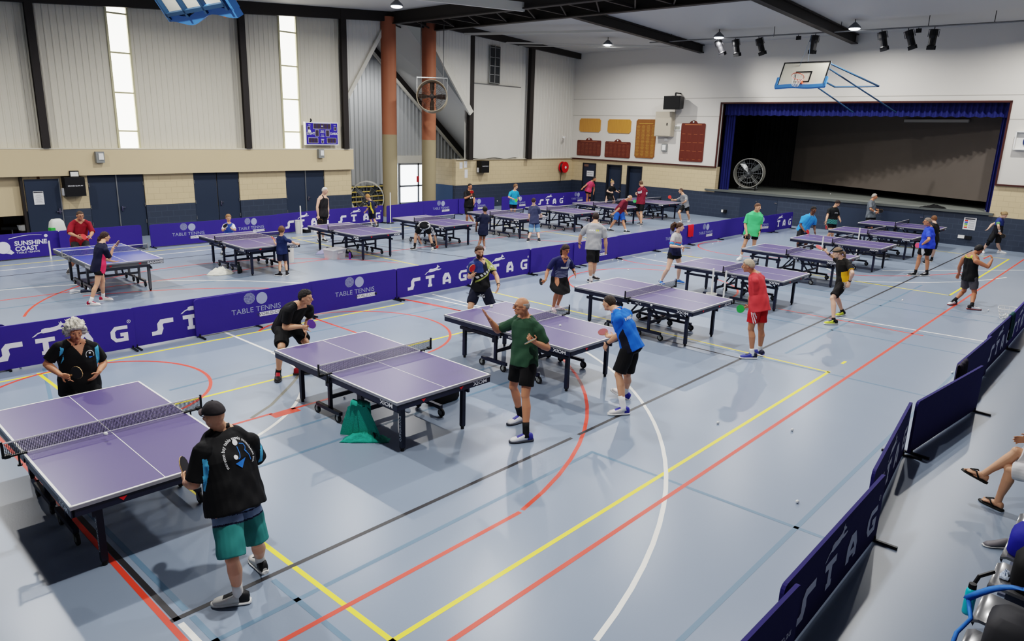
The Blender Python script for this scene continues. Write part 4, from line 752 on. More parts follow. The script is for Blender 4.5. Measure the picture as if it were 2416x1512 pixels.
"hy":4.923,"hp":0.0,"yaw":4.4,"H":1.5,"bat":[[22.888,20.595,1.01],[0.001,-0.97,-0.245],[-0.971,-0.059,0.23]]},
"ombre":{"j":{"hd":[19.769,16.857,1.416],"nk":[19.816,16.878,1.257],"sl":[19.784,17.037,1.173],"sr":[19.86,16.698,1.187],"el":[19.689,16.972,0.928],"er":[19.996,16.728,0.964],"wl":[19.742,16.987,0.704],"wr":[20.197,16.78,0.867],"fl":[19.816,17.025,0.6],"fr":[20.063,16.78,0.855],"hl":[19.764,16.899,0.741],"hr":[19.89,16.797,0.743],"kl":[19.739,16.915,0.301],"kr":[19.949,16.75,0.303],"al":[19.461,16.788,0.087],"ar":[19.753,16.519,0.094],"tl":[19.606,16.847,0.036],"tr":[19.835,16.65,0.036]},
"hy":6.813,"hp":0.0,"yaw":6.9,"H":1.56},
"pink":{"j":{"hd":[30.942,22.337,1.527],"nk":[30.899,22.448,1.396],"sl":[31.065,22.444,1.27],"sr":[30.718,22.524,1.313],"el":[31.148,22.45,1.0],"er":[30.491,22.578,1.154],"wl":[31.057,22.414,0.772],"wr":[30.28,22.587,1.037],"fl":[30.955,22.335,0.712],"fr":[30.157,22.534,1.017],"hl":[30.908,22.566,0.923],"hr":[30.743,22.613,0.956],"kl":[31.08,22.651,0.564],"kr":[30.87,22.662,0.572],"al":[31.063,22.644,0.112],"ar":[30.85,22.648,0.116],"tl":[30.979,22.509,0.038],"tr":[30.757,22.52,0.039]},
"hy":4.996,"hp":-0.087,"yaw":4.857,"H":1.66},
"blonde":{"j":{"hd":[31.387,21.515,1.383],"nk":[31.397,21.537,1.211],"sl":[31.579,21.515,1.132],"sr":[31.221,21.567,1.122],"el":[31.78,21.524,0.937],"er":[31.001,21.525,0.959],"wl":[31.69,21.301,0.901],"wr":[31.046,21.299,0.905],"fl":[31.605,21.196,0.936],"fr":[30.982,21.183,0.917],"hl":[31.391,21.517,0.731],"hr":[31.269,21.637,0.75],"kl":[31.567,21.42,0.384],"kr":[31.087,21.628,0.39],"al":[31.427,21.649,0.084],"ar":[31.335,21.552,0.084],"tl":[31.486,21.494,0.038],"tr":[31.237,21.419,0.037]},
"hy":5.002,"hp":-0.14,"yaw":4.879,"H":1.64,"bat":[[31.633,21.23,0.927],[-0.594,-0.73,0.337],[-0.566,0.082,-0.821]]},
"marback":{"j":{"hd":[27.201,17.155,1.772],"nk":[27.151,17.041,1.626],"sl":[26.94,17.045,1.53],"sr":[27.317,16.928,1.485],"el":[27.037,17.059,1.23],"er":[27.323,16.996,1.175],"wl":[27.126,17.307,1.296],"wr":[27.345,17.229,1.037],"fl":[27.225,17.42,1.334],"fr":[27.388,17.369,0.983],"hl":[27.126,17.13,1.012],"hr":[27.085,16.947,1.026],"kl":[27.124,17.171,0.494],"kr":[27.01,16.916,0.525],"al":[27.395,17.134,0.11],"ar":[26.89,16.8,0.082],"tl":[27.219,17.18,0.042],"tr":[27.062,16.887,0.043]},
"hy":7.278,"hp":-0.087,"yaw":7.278,"H":1.84,"bat":[[27.331,17.353,1.0],[-0.544,0.825,-0.155],[-0.765,-0.411,0.495]]},
"bald":{"j":{"hd":[24.526,15.932,1.384],"nk":[24.517,16.08,1.28],"sl":[24.688,16.163,1.177],"sr":[24.312,16.1,1.209],"el":[24.651,16.212,0.856],"er":[24.143,16.148,0.964],"wl":[24.516,16.015,0.767],"wr":[24.013,16.294,0.761],"fl":[24.429,15.911,0.725],"fr":[24.067,16.413,0.699],"hl":[24.587,16.333,0.847],"hr":[24.407,16.362,0.87],"kl":[24.523,16.168,0.461],"kr":[24.298,16.387,0.461],"al":[24.47,15.972,0.084],"ar":[24.263,16.622,0.102],"tl":[24.64,15.896,0.057],"tr":[24.333,16.427,-0.014]},
"hy":5.092,"hp":-0.436,"yaw":4.988,"H":1.74,"bat":[[24.047,16.376,0.722],[0.3,0.894,-0.333],[-0.661,0.446,0.604]]},
"greybat":{"j":{"hd":[29.691,16.584,1.401],"nk":[29.721,16.484,1.249],"sl":[29.666,16.288,1.124],"sr":[29.822,16.628,1.097],"el":[29.432,16.158,0.984],"er":[29.917,16.88,0.961],"wl":[29.563,16.359,0.887],"wr":[29.669,16.958,0.954],"fl":[29.673,16.433,0.826],"fr":[29.523,16.969,0.972],"hl":[29.906,16.368,0.787],"hr":[29.723,16.395,0.739],"kl":[29.851,16.24,0.401],"kr":[29.391,16.435,0.452],"al":[30.169,16.294,0.105],"ar":[29.539,16.366,0.079],"tl":[30.005,16.258,0.016],"tr":[29.377,16.335,-0.009]},
"hy":8.529,"hp":-0.087,"yaw":8.616,"H":1.76,"bat":[[29.583,16.992,1.002],[-0.259,0.574,0.777],[-0.822,-0.553,0.134]]}}
# ------------------------------------------------------------------ people
V = Vector
def remesh(mb, name, mats, voxel, smooth=3, fac=.5, fold=0., seed=0., adapt=0.):
    """merge overlapping closed pieces into one continuous surface"""
    me = bpy.data.meshes.new('tmp'); me.from_pydata(mb.v, [], mb.f); me.update()
    bm = bmesh.new(); bm.from_mesh(me); bmesh.ops.recalc_face_normals(bm, faces=bm.faces); bm.to_mesh(me); bm.free()
    ob = bpy.data.objects.new('tmp', me); COL.objects.link(ob)
    r = ob.modifiers.new('r', 'REMESH'); r.mode = 'VOXEL'; r.voxel_size = voxel; r.use_smooth_shade = True
    s = ob.modifiers.new('s', 'SMOOTH'); s.factor = fac; s.iterations = smooth
    dg = bpy.context.evaluated_depsgraph_get(); out = bpy.data.meshes.new_from_object(ob.evaluated_get(dg)); out.name = name
    bpy.data.objects.remove(ob); bpy.data.meshes.remove(me)
    out.materials.clear()
    for m in mats: out.materials.append(m)
    n = len(out.vertices)
    if fold and n:
        co = np.empty(n*3); no = np.empty(n*3); out.vertices.foreach_get('co', co); out.vertices.foreach_get('normal', no); co = co.reshape(-1, 3); no = no.reshape(-1, 3)
        x, y, z = co.T; w = 2.2*np.sin(x*5.1+seed)+1.8*np.sin(y*6.3+1.7*seed)
        d = np.sin(z*21+x*13+y*9+w*1.6+seed)*.6+np.sin(z*34-x*22+y*17+w*2.3)*.4+np.sin(x*38+y*41+w+z*6)*.45
        co += no*(fold*(d-.2))[:, None]; out.vertices.foreach_set('co', co.ravel()); out.update()
    out.polygons.foreach_set('use_smooth', [True]*len(out.polygons))
    return out
def link(name, me, parent=None, loc=None):
    o = bpy.data.objects.new(name, me); COL.objects.link(o)
    if parent: o.parent = parent
    if loc is not None: o.location = loc
    return o
def zone(me, fn):
    n = len(me.polygons); c = np.empty(n*3); me.polygons.foreach_get('center', c); c = c.reshape(-1, 3)
    me.polygons.foreach_set('material_index', np.asarray(fn(c), dtype=np.int32)); me.update()
def limb(mb, a, b, rs, n=12, flat=1.):
    """tapered limb: rs = [(t, r)...]"""
    a = V(a); b = V(b); mb.tube([a+(b-a)*t for t, r in rs], [r for t, r in rs], n)
def ell_loft(mb, secs, n=20):
    mb.rings([[c+lx*(rx*math.copysign(abs(math.cos(2*PI*k/n))**.85, math.cos(2*PI*k/n)))+fy*(ry*math.copysign(abs(math.sin(2*PI*k/n))**.85, math.sin(2*PI*k/n))) for k in range(n)] for c, lx, fy, rx, ry in secs])
def hand(mb, W, d, n, right, curl, k, index=None):
    d = d.normalized(); n = (n-d*n.dot(d)).normalized(); a = d.cross(n)*(1 if right else -1)      # a points to the thumb side
    s = k; R = Matrix((d, a, n)).transposed()
    mb.ball(W+d*.05*s, (.055*s, .041*s, .017*s), R=R, nu=12, nv=8); mb.ball(W+d*.078*s, (.03*s, .043*s, .014*s), R=R)
    mb.tube([W-d*.02*s, W+d*.03*s], [.026*s, .024*s], 10)
    for i, (off, ln) in enumerate(((.031, .070), (.0105, .079), (-.0105, .074), (-.031, .058))):
        p = W+d*(.092-.004*abs(i-1.3))*s+a*off*s; dr = (d+a*off*3.2).normalized(); c = (index if (i == 0 and index is not None) else curl)*(1+.12*(i-1)); pts = [p-d*.03*s, p]; ang = 0
        for f in (.42, .32, .26): ang += c*.75; p = p+(dr*math.cos(ang)+n*math.sin(ang))*ln*f*s*1.05; pts.append(p)
        mb.tube(pts, [.009*s, .0095*s, .0088*s, .008*s, .0066*s], 7)
    p = W+d*.028*s+a*.03*s; q = p+(d*.55+a*.75+n*.35).normalized()*.042*s; q2 = q+(d*.85+a*(.35-.5*min(1, curl))+n*(.25+.4*curl)).normalized()*.036*s
    mb.tube([W+d*.02*s, p, q, q2], [.012*s, .0125*s, .0105*s, .0085*s], 8)
def head_frame(hy, hp):
    f = V((math.cos(hy)*math.cos(hp), math.sin(hy)*math.cos(hp), math.sin(hp))); l = V((-math.sin(hy), math.cos(hy), 0)); return f, l, f.cross(l)
def field(c, f, l, u, rad, mask, th, inner=.012, nu=48, nv=30, rough=0., seed=0, shift=(0, 0)):
    """closed shell following an ellipsoid: thick where mask is 1, sunk under the skin where it is 0"""
    mb = MB(); rings = []
    for i in range(nv+1):
        t = PI*(i+.03)/(nv+.06); z = math.cos(t); q = math.sin(t); ring = []
        for k in range(nu):
            x, y = q*math.sin(2*PI*k/nu), q*math.cos(2*PI*k/nu)
            m = max(0., min(1., mask(x, y, z))); r = -inner+(th+inner)*m
            if rough and m > .05: r += rough*m*noise.noise(V((x*5+seed, y*5, z*5)))+rough*.7*m*noise.noise(V((x*12+seed, y*12, z*12)))+rough*.4*m*noise.noise(V((x*26, y*26+seed, z*26)))
            ring.append(c+l*(x*(rad[0]+r))+f*(y*(rad[1]+r))+u*(z*(rad[2]+r)))
        rings.append(ring)
    return mb.rings(rings)
def sm(x, a, b): t = max(0., min(1., (x-a)/(b-a))); return t*t*(3-2*t)
HAIR = {
 'short': lambda x, y, z: sm(z-(.5*max(0, y)**1.2+(-.62 if y < 0 else 0)*min(1, -y*1.6)+(0 if y > 0 else .0)), -.02, .1)*(1 if y < .55 or z > .42 else 0),
 'bald': lambda x, y, z: sm(.36-z, 0, .12)*sm(z+.62*max(0, -y)+.1, 0, .1)*sm(.2-y, 0, .25),
 'thin': lambda x, y, z: max(sm(.42-z, 0, .15)*sm(z+.62*max(0, -y)+.08, 0, .1)*sm(.25-y, 0, .2), .5*sm(z, .55, .8)*sm(.3-y, 0, .3)),
 'full': lambda x, y, z: sm(z-(.34*max(0, y)-.75*max(0, -y)-.25*(1-abs(y))), -.02, .12)*(1 if y < .5 or z > .25 else 0),
 'curls': lambda x, y, z: sm(z-(.42*max(0, y)-.85*max(0, -y)-.62*(1-abs(y))**.7*(1 if y < .6 else 0)), -.02, .14)*(1 if y < .5 or z > .3 else 0),
 'cap': lambda x, y, z: sm(z, .06, .12),
}
def skin_mat(rgb): return mat('skin_%d_%d_%d' % rgb, rgb, .5, bump=.05, bscale=120)
def cloth(rgb, sheen=.75): return mat('cloth_%d_%d_%d' % tuple(rgb), rgb, sheen, spec=.2, bump=.25, bscale=22)
SKULL = (.076, .096, .1)
def decal(parent, bv, org, ex, ey, dirn, mb2, name, mats, off=.004, tol=.5):
    """lay flat shapes on a garment: points (x, y) of mb2 are carried along dirn on to the surface"""
    vs = []
    for x, y, _ in mb2.v:
        p = org+ex*x+ey*y; h = bv.ray_cast(p-dirn*tol, dirn, tol*2)
        q = h[0] if h[0] is not None else p
        vs.append(tuple(q-dirn*off))
    o = MB(); o.v = vs; o.f = mb2.f; o.m = mb2.m
    return o.build(name, mats, parent, recalc=False)
def subdiv(mb2, mx=.03):
    """split long edges of flat decals so that they can follow the cloth"""
    mb2.v = [(q[0], q[1], 0.) for q in mb2.v]; me = bpy.data.meshes.new('t'); me.from_pydata(mb2.v, [], mb2.f); bm = bmesh.new(); bm.from_mesh(me); lay = bm.faces.layers.int.new('m')
    bm.faces.ensure_lookup_table()
    for f, m in zip(bm.faces, mb2.m): f[lay] = m
    for _ in range(5):
        es = [e for e in bm.edges if e.calc_length() > mx]
        if not es: break
        bmesh.ops.subdivide_edges(bm, edges=es, cuts=1)
    bmesh.ops.triangulate(bm, faces=bm.faces)
    o = MB(); bm.verts.index_update(); o.v = [tuple(v.co) for v in bm.verts]; o.f = [tuple(v.index for v in f.verts) for f in bm.faces]; o.m = [f[lay] for f in bm.faces]
    bm.free(); bpy.data.meshes.remove(me); return o
def person(key, label, D, skin=(204, 150, 118), hair='short', hcol=(40, 28, 20), hth=.014, hrough=.007, shirt=(20, 20, 22), sleeve=.78, shem=-.16, shorts=(16, 16, 18), hem=.82, socks=(225, 222, 216), sockh=.1,
           shoes=(225, 225, 226), shoe2=(40, 40, 44), sole=(230, 228, 224), g=1., sg=1.05, near=False, zones=None, zcols=(), szones=None, szcols=(), collar=None, vneck=None, curlL=.35, curlR=.35, pnL=None, pnR=None,
           face=True, extra=(), tank=False, skirt=False, fold=.006, armg=1., hcr=1., idx=None, group=None):
    P = {k: V(v) for k, v in D['j'].items()}; H = D['H']; k = H/1.75; base = V(((P['al'].x+P['ar'].x)/2, (P['al'].y+P['ar'].y)/2, 0))
    for q in P: P[q] = P[q]-base
    _u = (P['nk']-(P['hl']+P['hr'])/2).normalized()
    for q in ('sl', 'sr'): P[q] = P[q]-_u*.032*k
    vx = .0065 if near else .0095
    SK = skin_mat(skin)
    pc = (P['hl']+P['hr'])/2; nk = P['nk']; up = (nk-pc); T = up.length; up.normalize()
    hl = (P['hl']-P['hr']); hl = (hl-up*hl.dot(up)).normalized(); sl = (P['sl']-P['sr']); sl = (sl-up*sl.dot(up)).normalized()
    fw = V((math.cos(D['yaw']), math.sin(D['yaw']), 0))
    fh = hl.cross(up); fs = sl.cross(up)
    hs = .95*(k**.5)*hcr; f, l, u = head_frame(D['hy'], D['hp']); hd = P['hd']
    # a little bow of the spine so the back is rounded
    lean = up.dot(fw); bow = -fw*max(0, lean)*.05
    def sec(t, rx, ry, dx=0): 
        w = max(0, min(1, t)); lx = hl.lerp(sl, w).normalized(); fy = lx.cross(up); return (pc+up*(T*t)+fy*dx*k+bow*math.sin(PI*w), lx, fy, rx*k, ry*k)
    B = MB()
    ell_loft(B, [sec(-.2, .1, .08), sec(-.1, .15*g, .105*g), sec(.05, .165*g, .115*g), sec(.3, .142*g, .1*g+.02*(g-1)), sec(.55, .16*g, .112*g), sec(.78, .168, .105), sec(.92, .13, .08), sec(1.0, .075, .062), sec(1.04, .05, .05)])
    for s in 'lr':
        S, E, W, F = P['s'+s], P['e'+s], P['w'+s], P['f'+s]; a = armg*k
        B.ball(S, .056*k*(.5+.5*armg)); B.tube([nk+up*.012*k, nk.lerp(S, .5)+up*.012*k, S-up*.004*k], [.056*k, .056*k, .05*k], 12); limb(B, S, E, [(-.1, .05*a), (.05, .056*a), (.35, .052*a), (.75, .043*a), (1.02, .038*a)])
        B.ball(E, .039*a); limb(B, E, W, [(-.05, .037*a), (.25, .045*a), (.5, .039*a), (.8, .029*a), (1.02, .026*a)])
        d = (F-W); n = (pnL if s == 'l' else pnR)
        if n is None: n = (sl*(-1 if s == 'l' else 1)*.8-fw*.4)
        hand(B, W, d if d.length > .01 else (W-E), V(n), s == 'r', curlL if s == 'l' else curlR, k*1.02, idx if (idx is not None and ((s == 'r') == (curlR > curlL))) else None)
        h, kn, an = P['h'+s], P['k'+s], P['a'+s]; q = k*(.94+.06*g)
        limb(B, h, kn, [(-.05, .085*q*g), (.15, .092*q*g), (.5, .076*q*g), (.85, .058*q), (1.0, .054*q)], 14); B.ball(kn, .055*q)
        sd = (an-kn).normalized(); back = (kn-h).normalized()-sd; back = -V((fw.x, fw.y, 0))
        pts = [kn+(an-kn)*t+back*o*k for t, o in ((-.02, 0), (.12, .008), (.3, .016), (.5, .01), (.8, 0), (1.05, 0))]
        B.tube(pts, [r*q for r in (.05, .051, .058, .05, .036, .036)], 14)
        ft = P['t'+s]-an; ft.z = 0; ft = ft.normalized() if ft.length > .02 else fw
        B.tube([an, an-V((0, 0, .03*k)), an+ft*.1*k-V((0, 0, .05*k))], [.036*k, .036*k, .025*k], 10)
    # head
    c = hd+u*.012*hs
    R = Matrix((l, f, u)).transposed()
    B.ball(c, tuple(r*hs for r in SKULL), R=R, nu=24, nv=16)
    B.ball(hd+f*.026*hs-u*.05*hs, (.058*hs, .066*hs, .068*hs), R=R, nu=20, nv=12); B.ball(hd+f*.066*hs-u*.1*hs, (.026*hs, .024*hs, .02*hs), R=R)
    B.tube([hd+f*.094*hs+u*.016*hs, hd+f*.108*hs-u*.008*hs, hd+f*.119*hs-u*.03*hs, hd+f*.1*hs-u*.038*hs], [.009*hs, .012*hs, .016*hs, .013*hs], 8)
    B.ball(hd+f*.08*hs+u*.026*hs, (.056*hs, .02*hs, .012*hs), R=R); B.ball(hd+f*.088*hs-u*.066*hs, (.024*hs, .013*hs, .011*hs), R=R)
    for s in (-1, 1):
        B.ball(hd+l*s*.079*hs-f*.008*hs-u*.01*hs, (.011*hs, .022*hs, .033*hs), R=R, nu=10, nv=8); B.ball(hd+l*s*.04*hs+f*.066*hs-u*.024*hs, (.026*hs, .022*hs, .022*hs), R=R)
    nb = hd-u*.055*hs-f*.018*hs
    B.tube([nk-up*.06*k, nk+(nb-nk)*.4, nb, hd-f*.02*hs], [.068*k, .058*k, .057*hs, .05*hs], 14)
    me = remesh(B, 'person', [SK], vx, 3 if near else 2)
    O = link('person', me, None, base); tag(O, label, 'person', group)
    # shirt
    S_ = MB(); e = .018*k
    hb = shem*.55/T*k if T else shem
    gs = g*sg
    rows = [sec(hb, .186*gs, .142*gs), sec(hb+.02, .188*gs, .144*gs), sec(.05, .184*gs, .138*gs), sec(.3, .163*gs, .118*gs+.02*(g-1)), sec(.55, .172*gs, .124*gs), sec(.78, .18*sg, .118*sg), sec(.9, .165, .104), sec(.97, .11, .084), sec(1.02, .068, .066)]
    ell_loft(S_, rows, 24)
    if not tank:
        for s in 'lr':
            S, E, W = P['s'+s], P['e'+s], P['w'+s]; a = armg*k
            if sleeve <= 1.0: limb(S_, S, E, [(-.12, .05*a), (0., .066*a), (.3, .067*a), (sleeve*.8, .066*a), (sleeve, .066*a)], 14)
            else:
                limb(S_, S, E, [(-.12, .05*a), (0., .066*a), (.5, .062*a), (1.0, .052*a)], 14); S_.ball(E, .052*a); limb(S_, E, W, [(0, .052*a), (sleeve-1, .05*a)], 14)
            S_.ball(S, .066*k*(.5+.5*armg)); S_.tube([nk-up*.004*k, nk.lerp(S, .5)+up*.012*k, S-up*.002*k], [.066*k, .067*k, .06*k], 12)
    ms = remesh(S_, 'shirt', [cloth(shirt), SK]+[cloth(q) for q in zcols], vx*1.1, 3, fold=fold*k, seed=len(key)*1.3+H*7)
    def coords(cc):
        q = cc-np.array(pc); t = q@np.array(up)/T; uu = q@np.array(sl); vv = q@np.array(fs)
        r = {}
        for s in 'lr':
            S, E = np.array(P['s'+s]), np.array(P['e'+s]); ax = E-S; r[s] = ((cc-S)@ax)/(ax@ax); r[s+'d'] = np.linalg.norm(cc-S-np.outer(np.clip(r[s], 0, 1.3), ax), axis=1)
            r[s+'o'] = (cc-S-np.outer(r[s], ax))
        return uu, vv, t, r
    def fn(cc):
        uu, vv, t, r = coords(cc); m = np.zeros(len(cc), int)
        if zones: m = zones(m, uu/k, vv/k, t, r)
        if tank: m = np.where((np.abs(uu) > .105*k+(.88-t)*.5*k*(t < .88)) & (t > .62), 1, m); m = np.where((t > .86) & (np.abs(uu) < .07*k), 1, m)
        else: m = np.where((t > .99) & (np.abs(uu) < .085*k), 1, m)
        if vneck: m = np.where((vv > 0) & (t > 1-vneck) & (np.abs(uu) < (t-(1-vneck))/vneck*.075*k), 1, m)
        return m
    zone(ms, fn); sh = link('shirt', ms, O)
    if collar:
        cb = MB(); nl = 18; rings = []
        for j in range(nl):
            a2 = 2*PI*j/nl; co = math.cos(a2); si = math.sin(a2)
            if vneck and si > .93: continue
            d2 = sl*co+fs*si; p0 = nk+d2*.076*k+up*(-.005-.03*max(0, si))*k; p1 = nk+d2*.068*k+up*(.035-.03*max(0, si))*k; p2 = nk+d2*.088*k+up*(.0-.035*max(0, si))*k
            rings.append([p0, p1, p1+d2*.008*k, p2])
        start = 0
        cb.rings(rings+[rings[0]] if not vneck else rings[5:]+rings[:5], cap=bool(vneck)); cb.build('collar', cloth(collar), O, smooth=True)
    # shorts or skirt
    L = MB(); gg = g
    ell_loft(L, [sec(.16, .14*gg, .1*gg), sec(.05, .166*gg, .12*gg), sec(-.1, .172*gg, .126*gg), sec(-.2, .15*gg, .115*gg), sec(-.24, .09, .08)], 22)
    if skirt:
        hm = (P['hl']+P['hr'])/2; kmid = (P['kl']+P['kr'])/2; dd = (kmid-hm)*hem; wd = (P['kl']-P['kr']).length/2
        ell_loft(L, [(hm+up*.04*k, hl, fh, .17*gg*k, .125*gg*k), (hm+dd*.3, hl, fh, .2*gg*k, .16*gg*k), (hm+dd*.6+fh*.01, hl, fh, .215*gg*k, .19*gg*k), (hm+dd+fh*.015, hl, fh, (.215*gg+.02)*k, .21*gg*k)], 24)
    else:
        for s in 'lr':
            h, kn, an = P['h'+s], P['k'+s], P['a'+s]; q = k; gg = .55+.45*g
            if hem <= 1: limb(L, h, kn, [(-.08, .08*q*gg), (.1, .104*q*gg), (.4, .104*q*gg), (hem-.02, .097*q*gg), (hem, .095*q*gg)], 18)
            else:
                limb(L, h, kn, [(-.08, .08*q*gg), (.1, .104*q*gg), (.5, .104*q*gg), (1.0, .092*q*gg)], 18); L.ball(kn, .09*q*gg); limb(L, kn, an, [(0, .09*q*gg), (min(.97, hem-1), .08*q*gg if hem < 1.6 else .06*q)], 18)
    ml = remesh(L, 'shorts', [cloth(shorts), SK]+[cloth(q) for q in szcols], vx*1.1, 3, fold=fold*.8*k, seed=H*5+len(key))
    if szones:
        def fz(cc):
            dd = {}
            for s in 'lr':
                h, kn = np.array(P['h'+s]), np.array(P['k'+s]); ax = kn-h; tt = ((cc-h)@ax)/(ax@ax); dd[s] = tt; dd[s+'d'] = np.linalg.norm(cc-h-np.outer(tt, ax), axis=1)
            tt = np.where(dd['ld'] < dd['rd'], dd['l'], dd['r']); uu = (cc-np.array(pc))@np.array(hl); vv = (cc-np.array(pc))@np.array(fh); return szones(np.zeros(len(cc), int), uu/k, vv/k, tt, cc)
        zone(ml, fz)
    lo = link('skirt' if skirt else ('trousers' if hem > 1.6 else 'shorts'), ml, O)
    # socks and shoes
    for s in 'lr':
        an, kn = P['a'+s], P['k'+s]; tp = P['t'+s]; d = (kn-an).normalized()
        if sockh > 0 and hem < 1.6: MB().tube([an-d*.04*k, an, an+d*sockh*.6*k, an+d*sockh*k], [.045*k, .043*k, (.041+.05*max(0, sockh-.12))*k, (.042+.08*max(0, sockh-.1))*k], 14).build('sock', cloth(socks), O, smooth=True)
        dr = tp-(an-V((0, 0, .075*k))); 
        if abs(dr.z) < .06 or dr.length < .05: dr.z = 0
        if dr.length < .05: dr = fw.copy()
        dr.normalize(); rt = dr.cross(V((0, 0, 1))).normalized(); uz = rt.cross(dr)
        o3 = an-uz*(.083*k)
        if dr.z == 0: o3.z = .0
        def ring(x, w, z0, h, n=14): return [o3+dr*x*k+rt*(w*math.cos(2*PI*j/n))*k+uz*(z0+(h-z0)*(.5+.5*math.copysign(abs(math.sin(2*PI*j/n))**.7, math.sin(2*PI*j/n))))*k for j in range(n)]
        sb = MB(); sb.rings([ring(x, w, .012, h) for x, w, h in ((-.09, .02, .06), (-.083, .034, .1), (-.05, .04, .118), (-.01, .041, .12), (.03, .043, .112), (.075, .046, .092), (.12, .05, .075), (.16, .048, .066), (.19, .036, .056), (.206, .016, .04))])
        n0 = 14; sb.m = [1 if (i//n0 < 3 or (4 <= i//n0 < 6 and (i % n0) in (2, 3, 4))) else 0 for i in range(len(sb.f))]
        so = sb.build('shoe', [cloth(shoes, .5), cloth(shoe2, .5)], O, smooth=True)
        MB().rings([ring(x, w+.004, 0, .034) for x, w in ((-.1, .018), (-.09, .034), (-.05, .041), (.03, .044), (.12, .053), (.17, .049), (.205, .032), (.217, .014))]).build('sole', mat('sole_%d_%d_%d' % tuple(sole), sole, .6), so, smooth=True, angle=.8)
    # face
    if face:
        for s in (-1, 1):
            ec = hd+f*.083*hs+l*s*.031*hs+u*.004*hs; eb = MB(); eb.ball(ec, (.0125*hs, .009*hs, .0052*hs), 0, 10, 6, R); eb.ball(ec+f*.006*hs+u*.0006*hs, (.0062*hs, .005*hs, .0054*hs), 1, 8, 6, R); eb.build('eye', [mat('eye_white', (168, 148, 138), .4), mat('iris', (34, 24, 20), .3)], O, smooth=True)
            bc = MB(); bc.tube([hd+f*(.09-.016*t)*hs+l*s*(.014+.036*t)*hs+u*(.027+.005*math.sin(PI*t))*hs for t in (0, .5, 1)], [.0045*hs, .0055*hs, .003*hs], 6); bc.build('eyebrow', mat('brow_%d_%d_%d' % tuple(hcol), tuple(max(20, int(q*.7)) for q in hcol), .8), O)
        lc = tuple(int(q*w) for q, w in zip(skin, (.82, .62, .6))); MB().ball(hd+f*.099*hs-u*.066*hs, (.021*hs, .006*hs, .0055*hs), 0, 10, 6, R).build('mouth', mat('lips_%d_%d_%d' % lc, lc, .5), O, smooth=True)
    # hair
    hm_ = mat('hair_%d_%d_%d' % tuple(hcol), hcol, .6, spec=.3, bump=.8, bscale=90, var=.3, vscale=60)
    if hair and hair != 'cap':
        hm2 = HAIR[hair]; field(c, f, l, u, tuple(r*hs for r in SKULL), hm2, hth*hs, .014, rough=hrough, seed=H*9).build('hair', hm_, O, smooth=True)
    ctx = dict(O=O, P=P, hd=hd, c=c, f=f, l=l, u=u, hs=hs, k=k, hm=hm_, up=up, sl=sl, fs=fs, fh=fh, pc=pc, T=T, ms=ms, ml=ml, nk=nk, fw=fw, sh=sh, lo=lo, base=base, R=R, hlat=hl)
    for e2 in extra: e2(ctx)
    return ctx
# --- things worn
def cap_(rgb):
    def go(x):
        cm = mat('cap_cloth_%d' % rgb[0], rgb, .8, bump=.2, bscale=40)
        field(x['c'], x['f'], x['l'], x['u'], tuple(r*x['hs'] for r in (.08, .1, .103)), HAIR['cap'], .01, .02, rough=.002).build('cap', cm, x['O'], smooth=True)
        b = MB(); n = 9; h = x['hs']; top = []; 
        for r0, z in ((.09, .035), (.135, .03), (.175, .018)):
            top.append([x['c']+x['f']*(r0*math.cos(a))*h+x['l']*(.082*math.sin(a)*1.0)*h+x['u']*(z-.03*math.sin(a)**2)*h for a in [(-.5+i/(n-1))*2.2 for i in range(n)]])
        for q in (0, 1):
            b.add([tuple(p+x['u']*(-.006*q)) for r in top for p in r], [(i*n+j, i*n+j+1, (i+1)*n+j+1, (i+1)*n+j) for i in range(2) for j in range(n-1)])
        b.build('cap_visor', mat('cap_visor', (70, 56, 58), .7), x['O'], smooth=True)
        MB().ball(x['c']+x['u']*.115*h, .008*h).build('cap_button', cm, x['O'], smooth=True)
    return go
def band_(rgb, z=.03):
    def go(x):
        h = x['hs']; MB().tube([x['c']+x['l']*.083*h*math.cos(a)+x['f']*.104*h*math.sin(a)+x['u']*(z*h) for a in [2*PI*i/24 for i in range(24)]], .014*h, 8, closed=True).build('headband', cloth(rgb), x['O'], smooth=True)
    return go
def glasses_(rgb=(24, 22, 24)):
    def go(x):
        h = x['hs']; b = MB()
        for s in (-1, 1):
            q = x['hd']+x['f']*.104*h+x['l']*s*.033*h+x['u']*.002*h
            b.tube([q+x['l']*.024*h*math.cos(a)+x['u']*.017*h*math.sin(a) for a in [2*PI*i/16 for i in range(16)]], .0028*h, 5, closed=True)
            b.tube([q+x['l']*s*.024*h+x['u']*.006*h, x['hd']+x['l']*s*.083*h+x['f']*.02*h+x['u']*.006*h, x['hd']+x['l']*s*.084*h-x['f']*.02*h], .0028*h, 5)
        b.tube([x['hd']+x['f']*.107*h+x['l']*s*.01*h+x['u']*.004*h for s in (-1, 1)], .0028*h, 5); b.build('glasses', mat('spectacle_frame', rgb, .4), x['O'])
    return go
def beard_(rgb):
    def go(x):
        h = x['hs']; bm_ = mat('beard_%d' % rgb[0], rgb, .8, bump=.8, bscale=90)
        field(x['hd']+x['f']*.024*h-x['u']*.05*h, x['f'], x['l'], x['u'], (.06*h, .07*h, .072*h), lambda a, b, c: sm(-.02-c+.25*(abs(a) > .45)*(1-abs(c)), 0, .12)*sm(b+.35, 0, .2)*(0 if (abs(a) < .33 and -.36 < c < -.1 and b > .6) else 1), .01, .012, rough=.003).build('beard', bm_, x['O'], smooth=True)
    return go
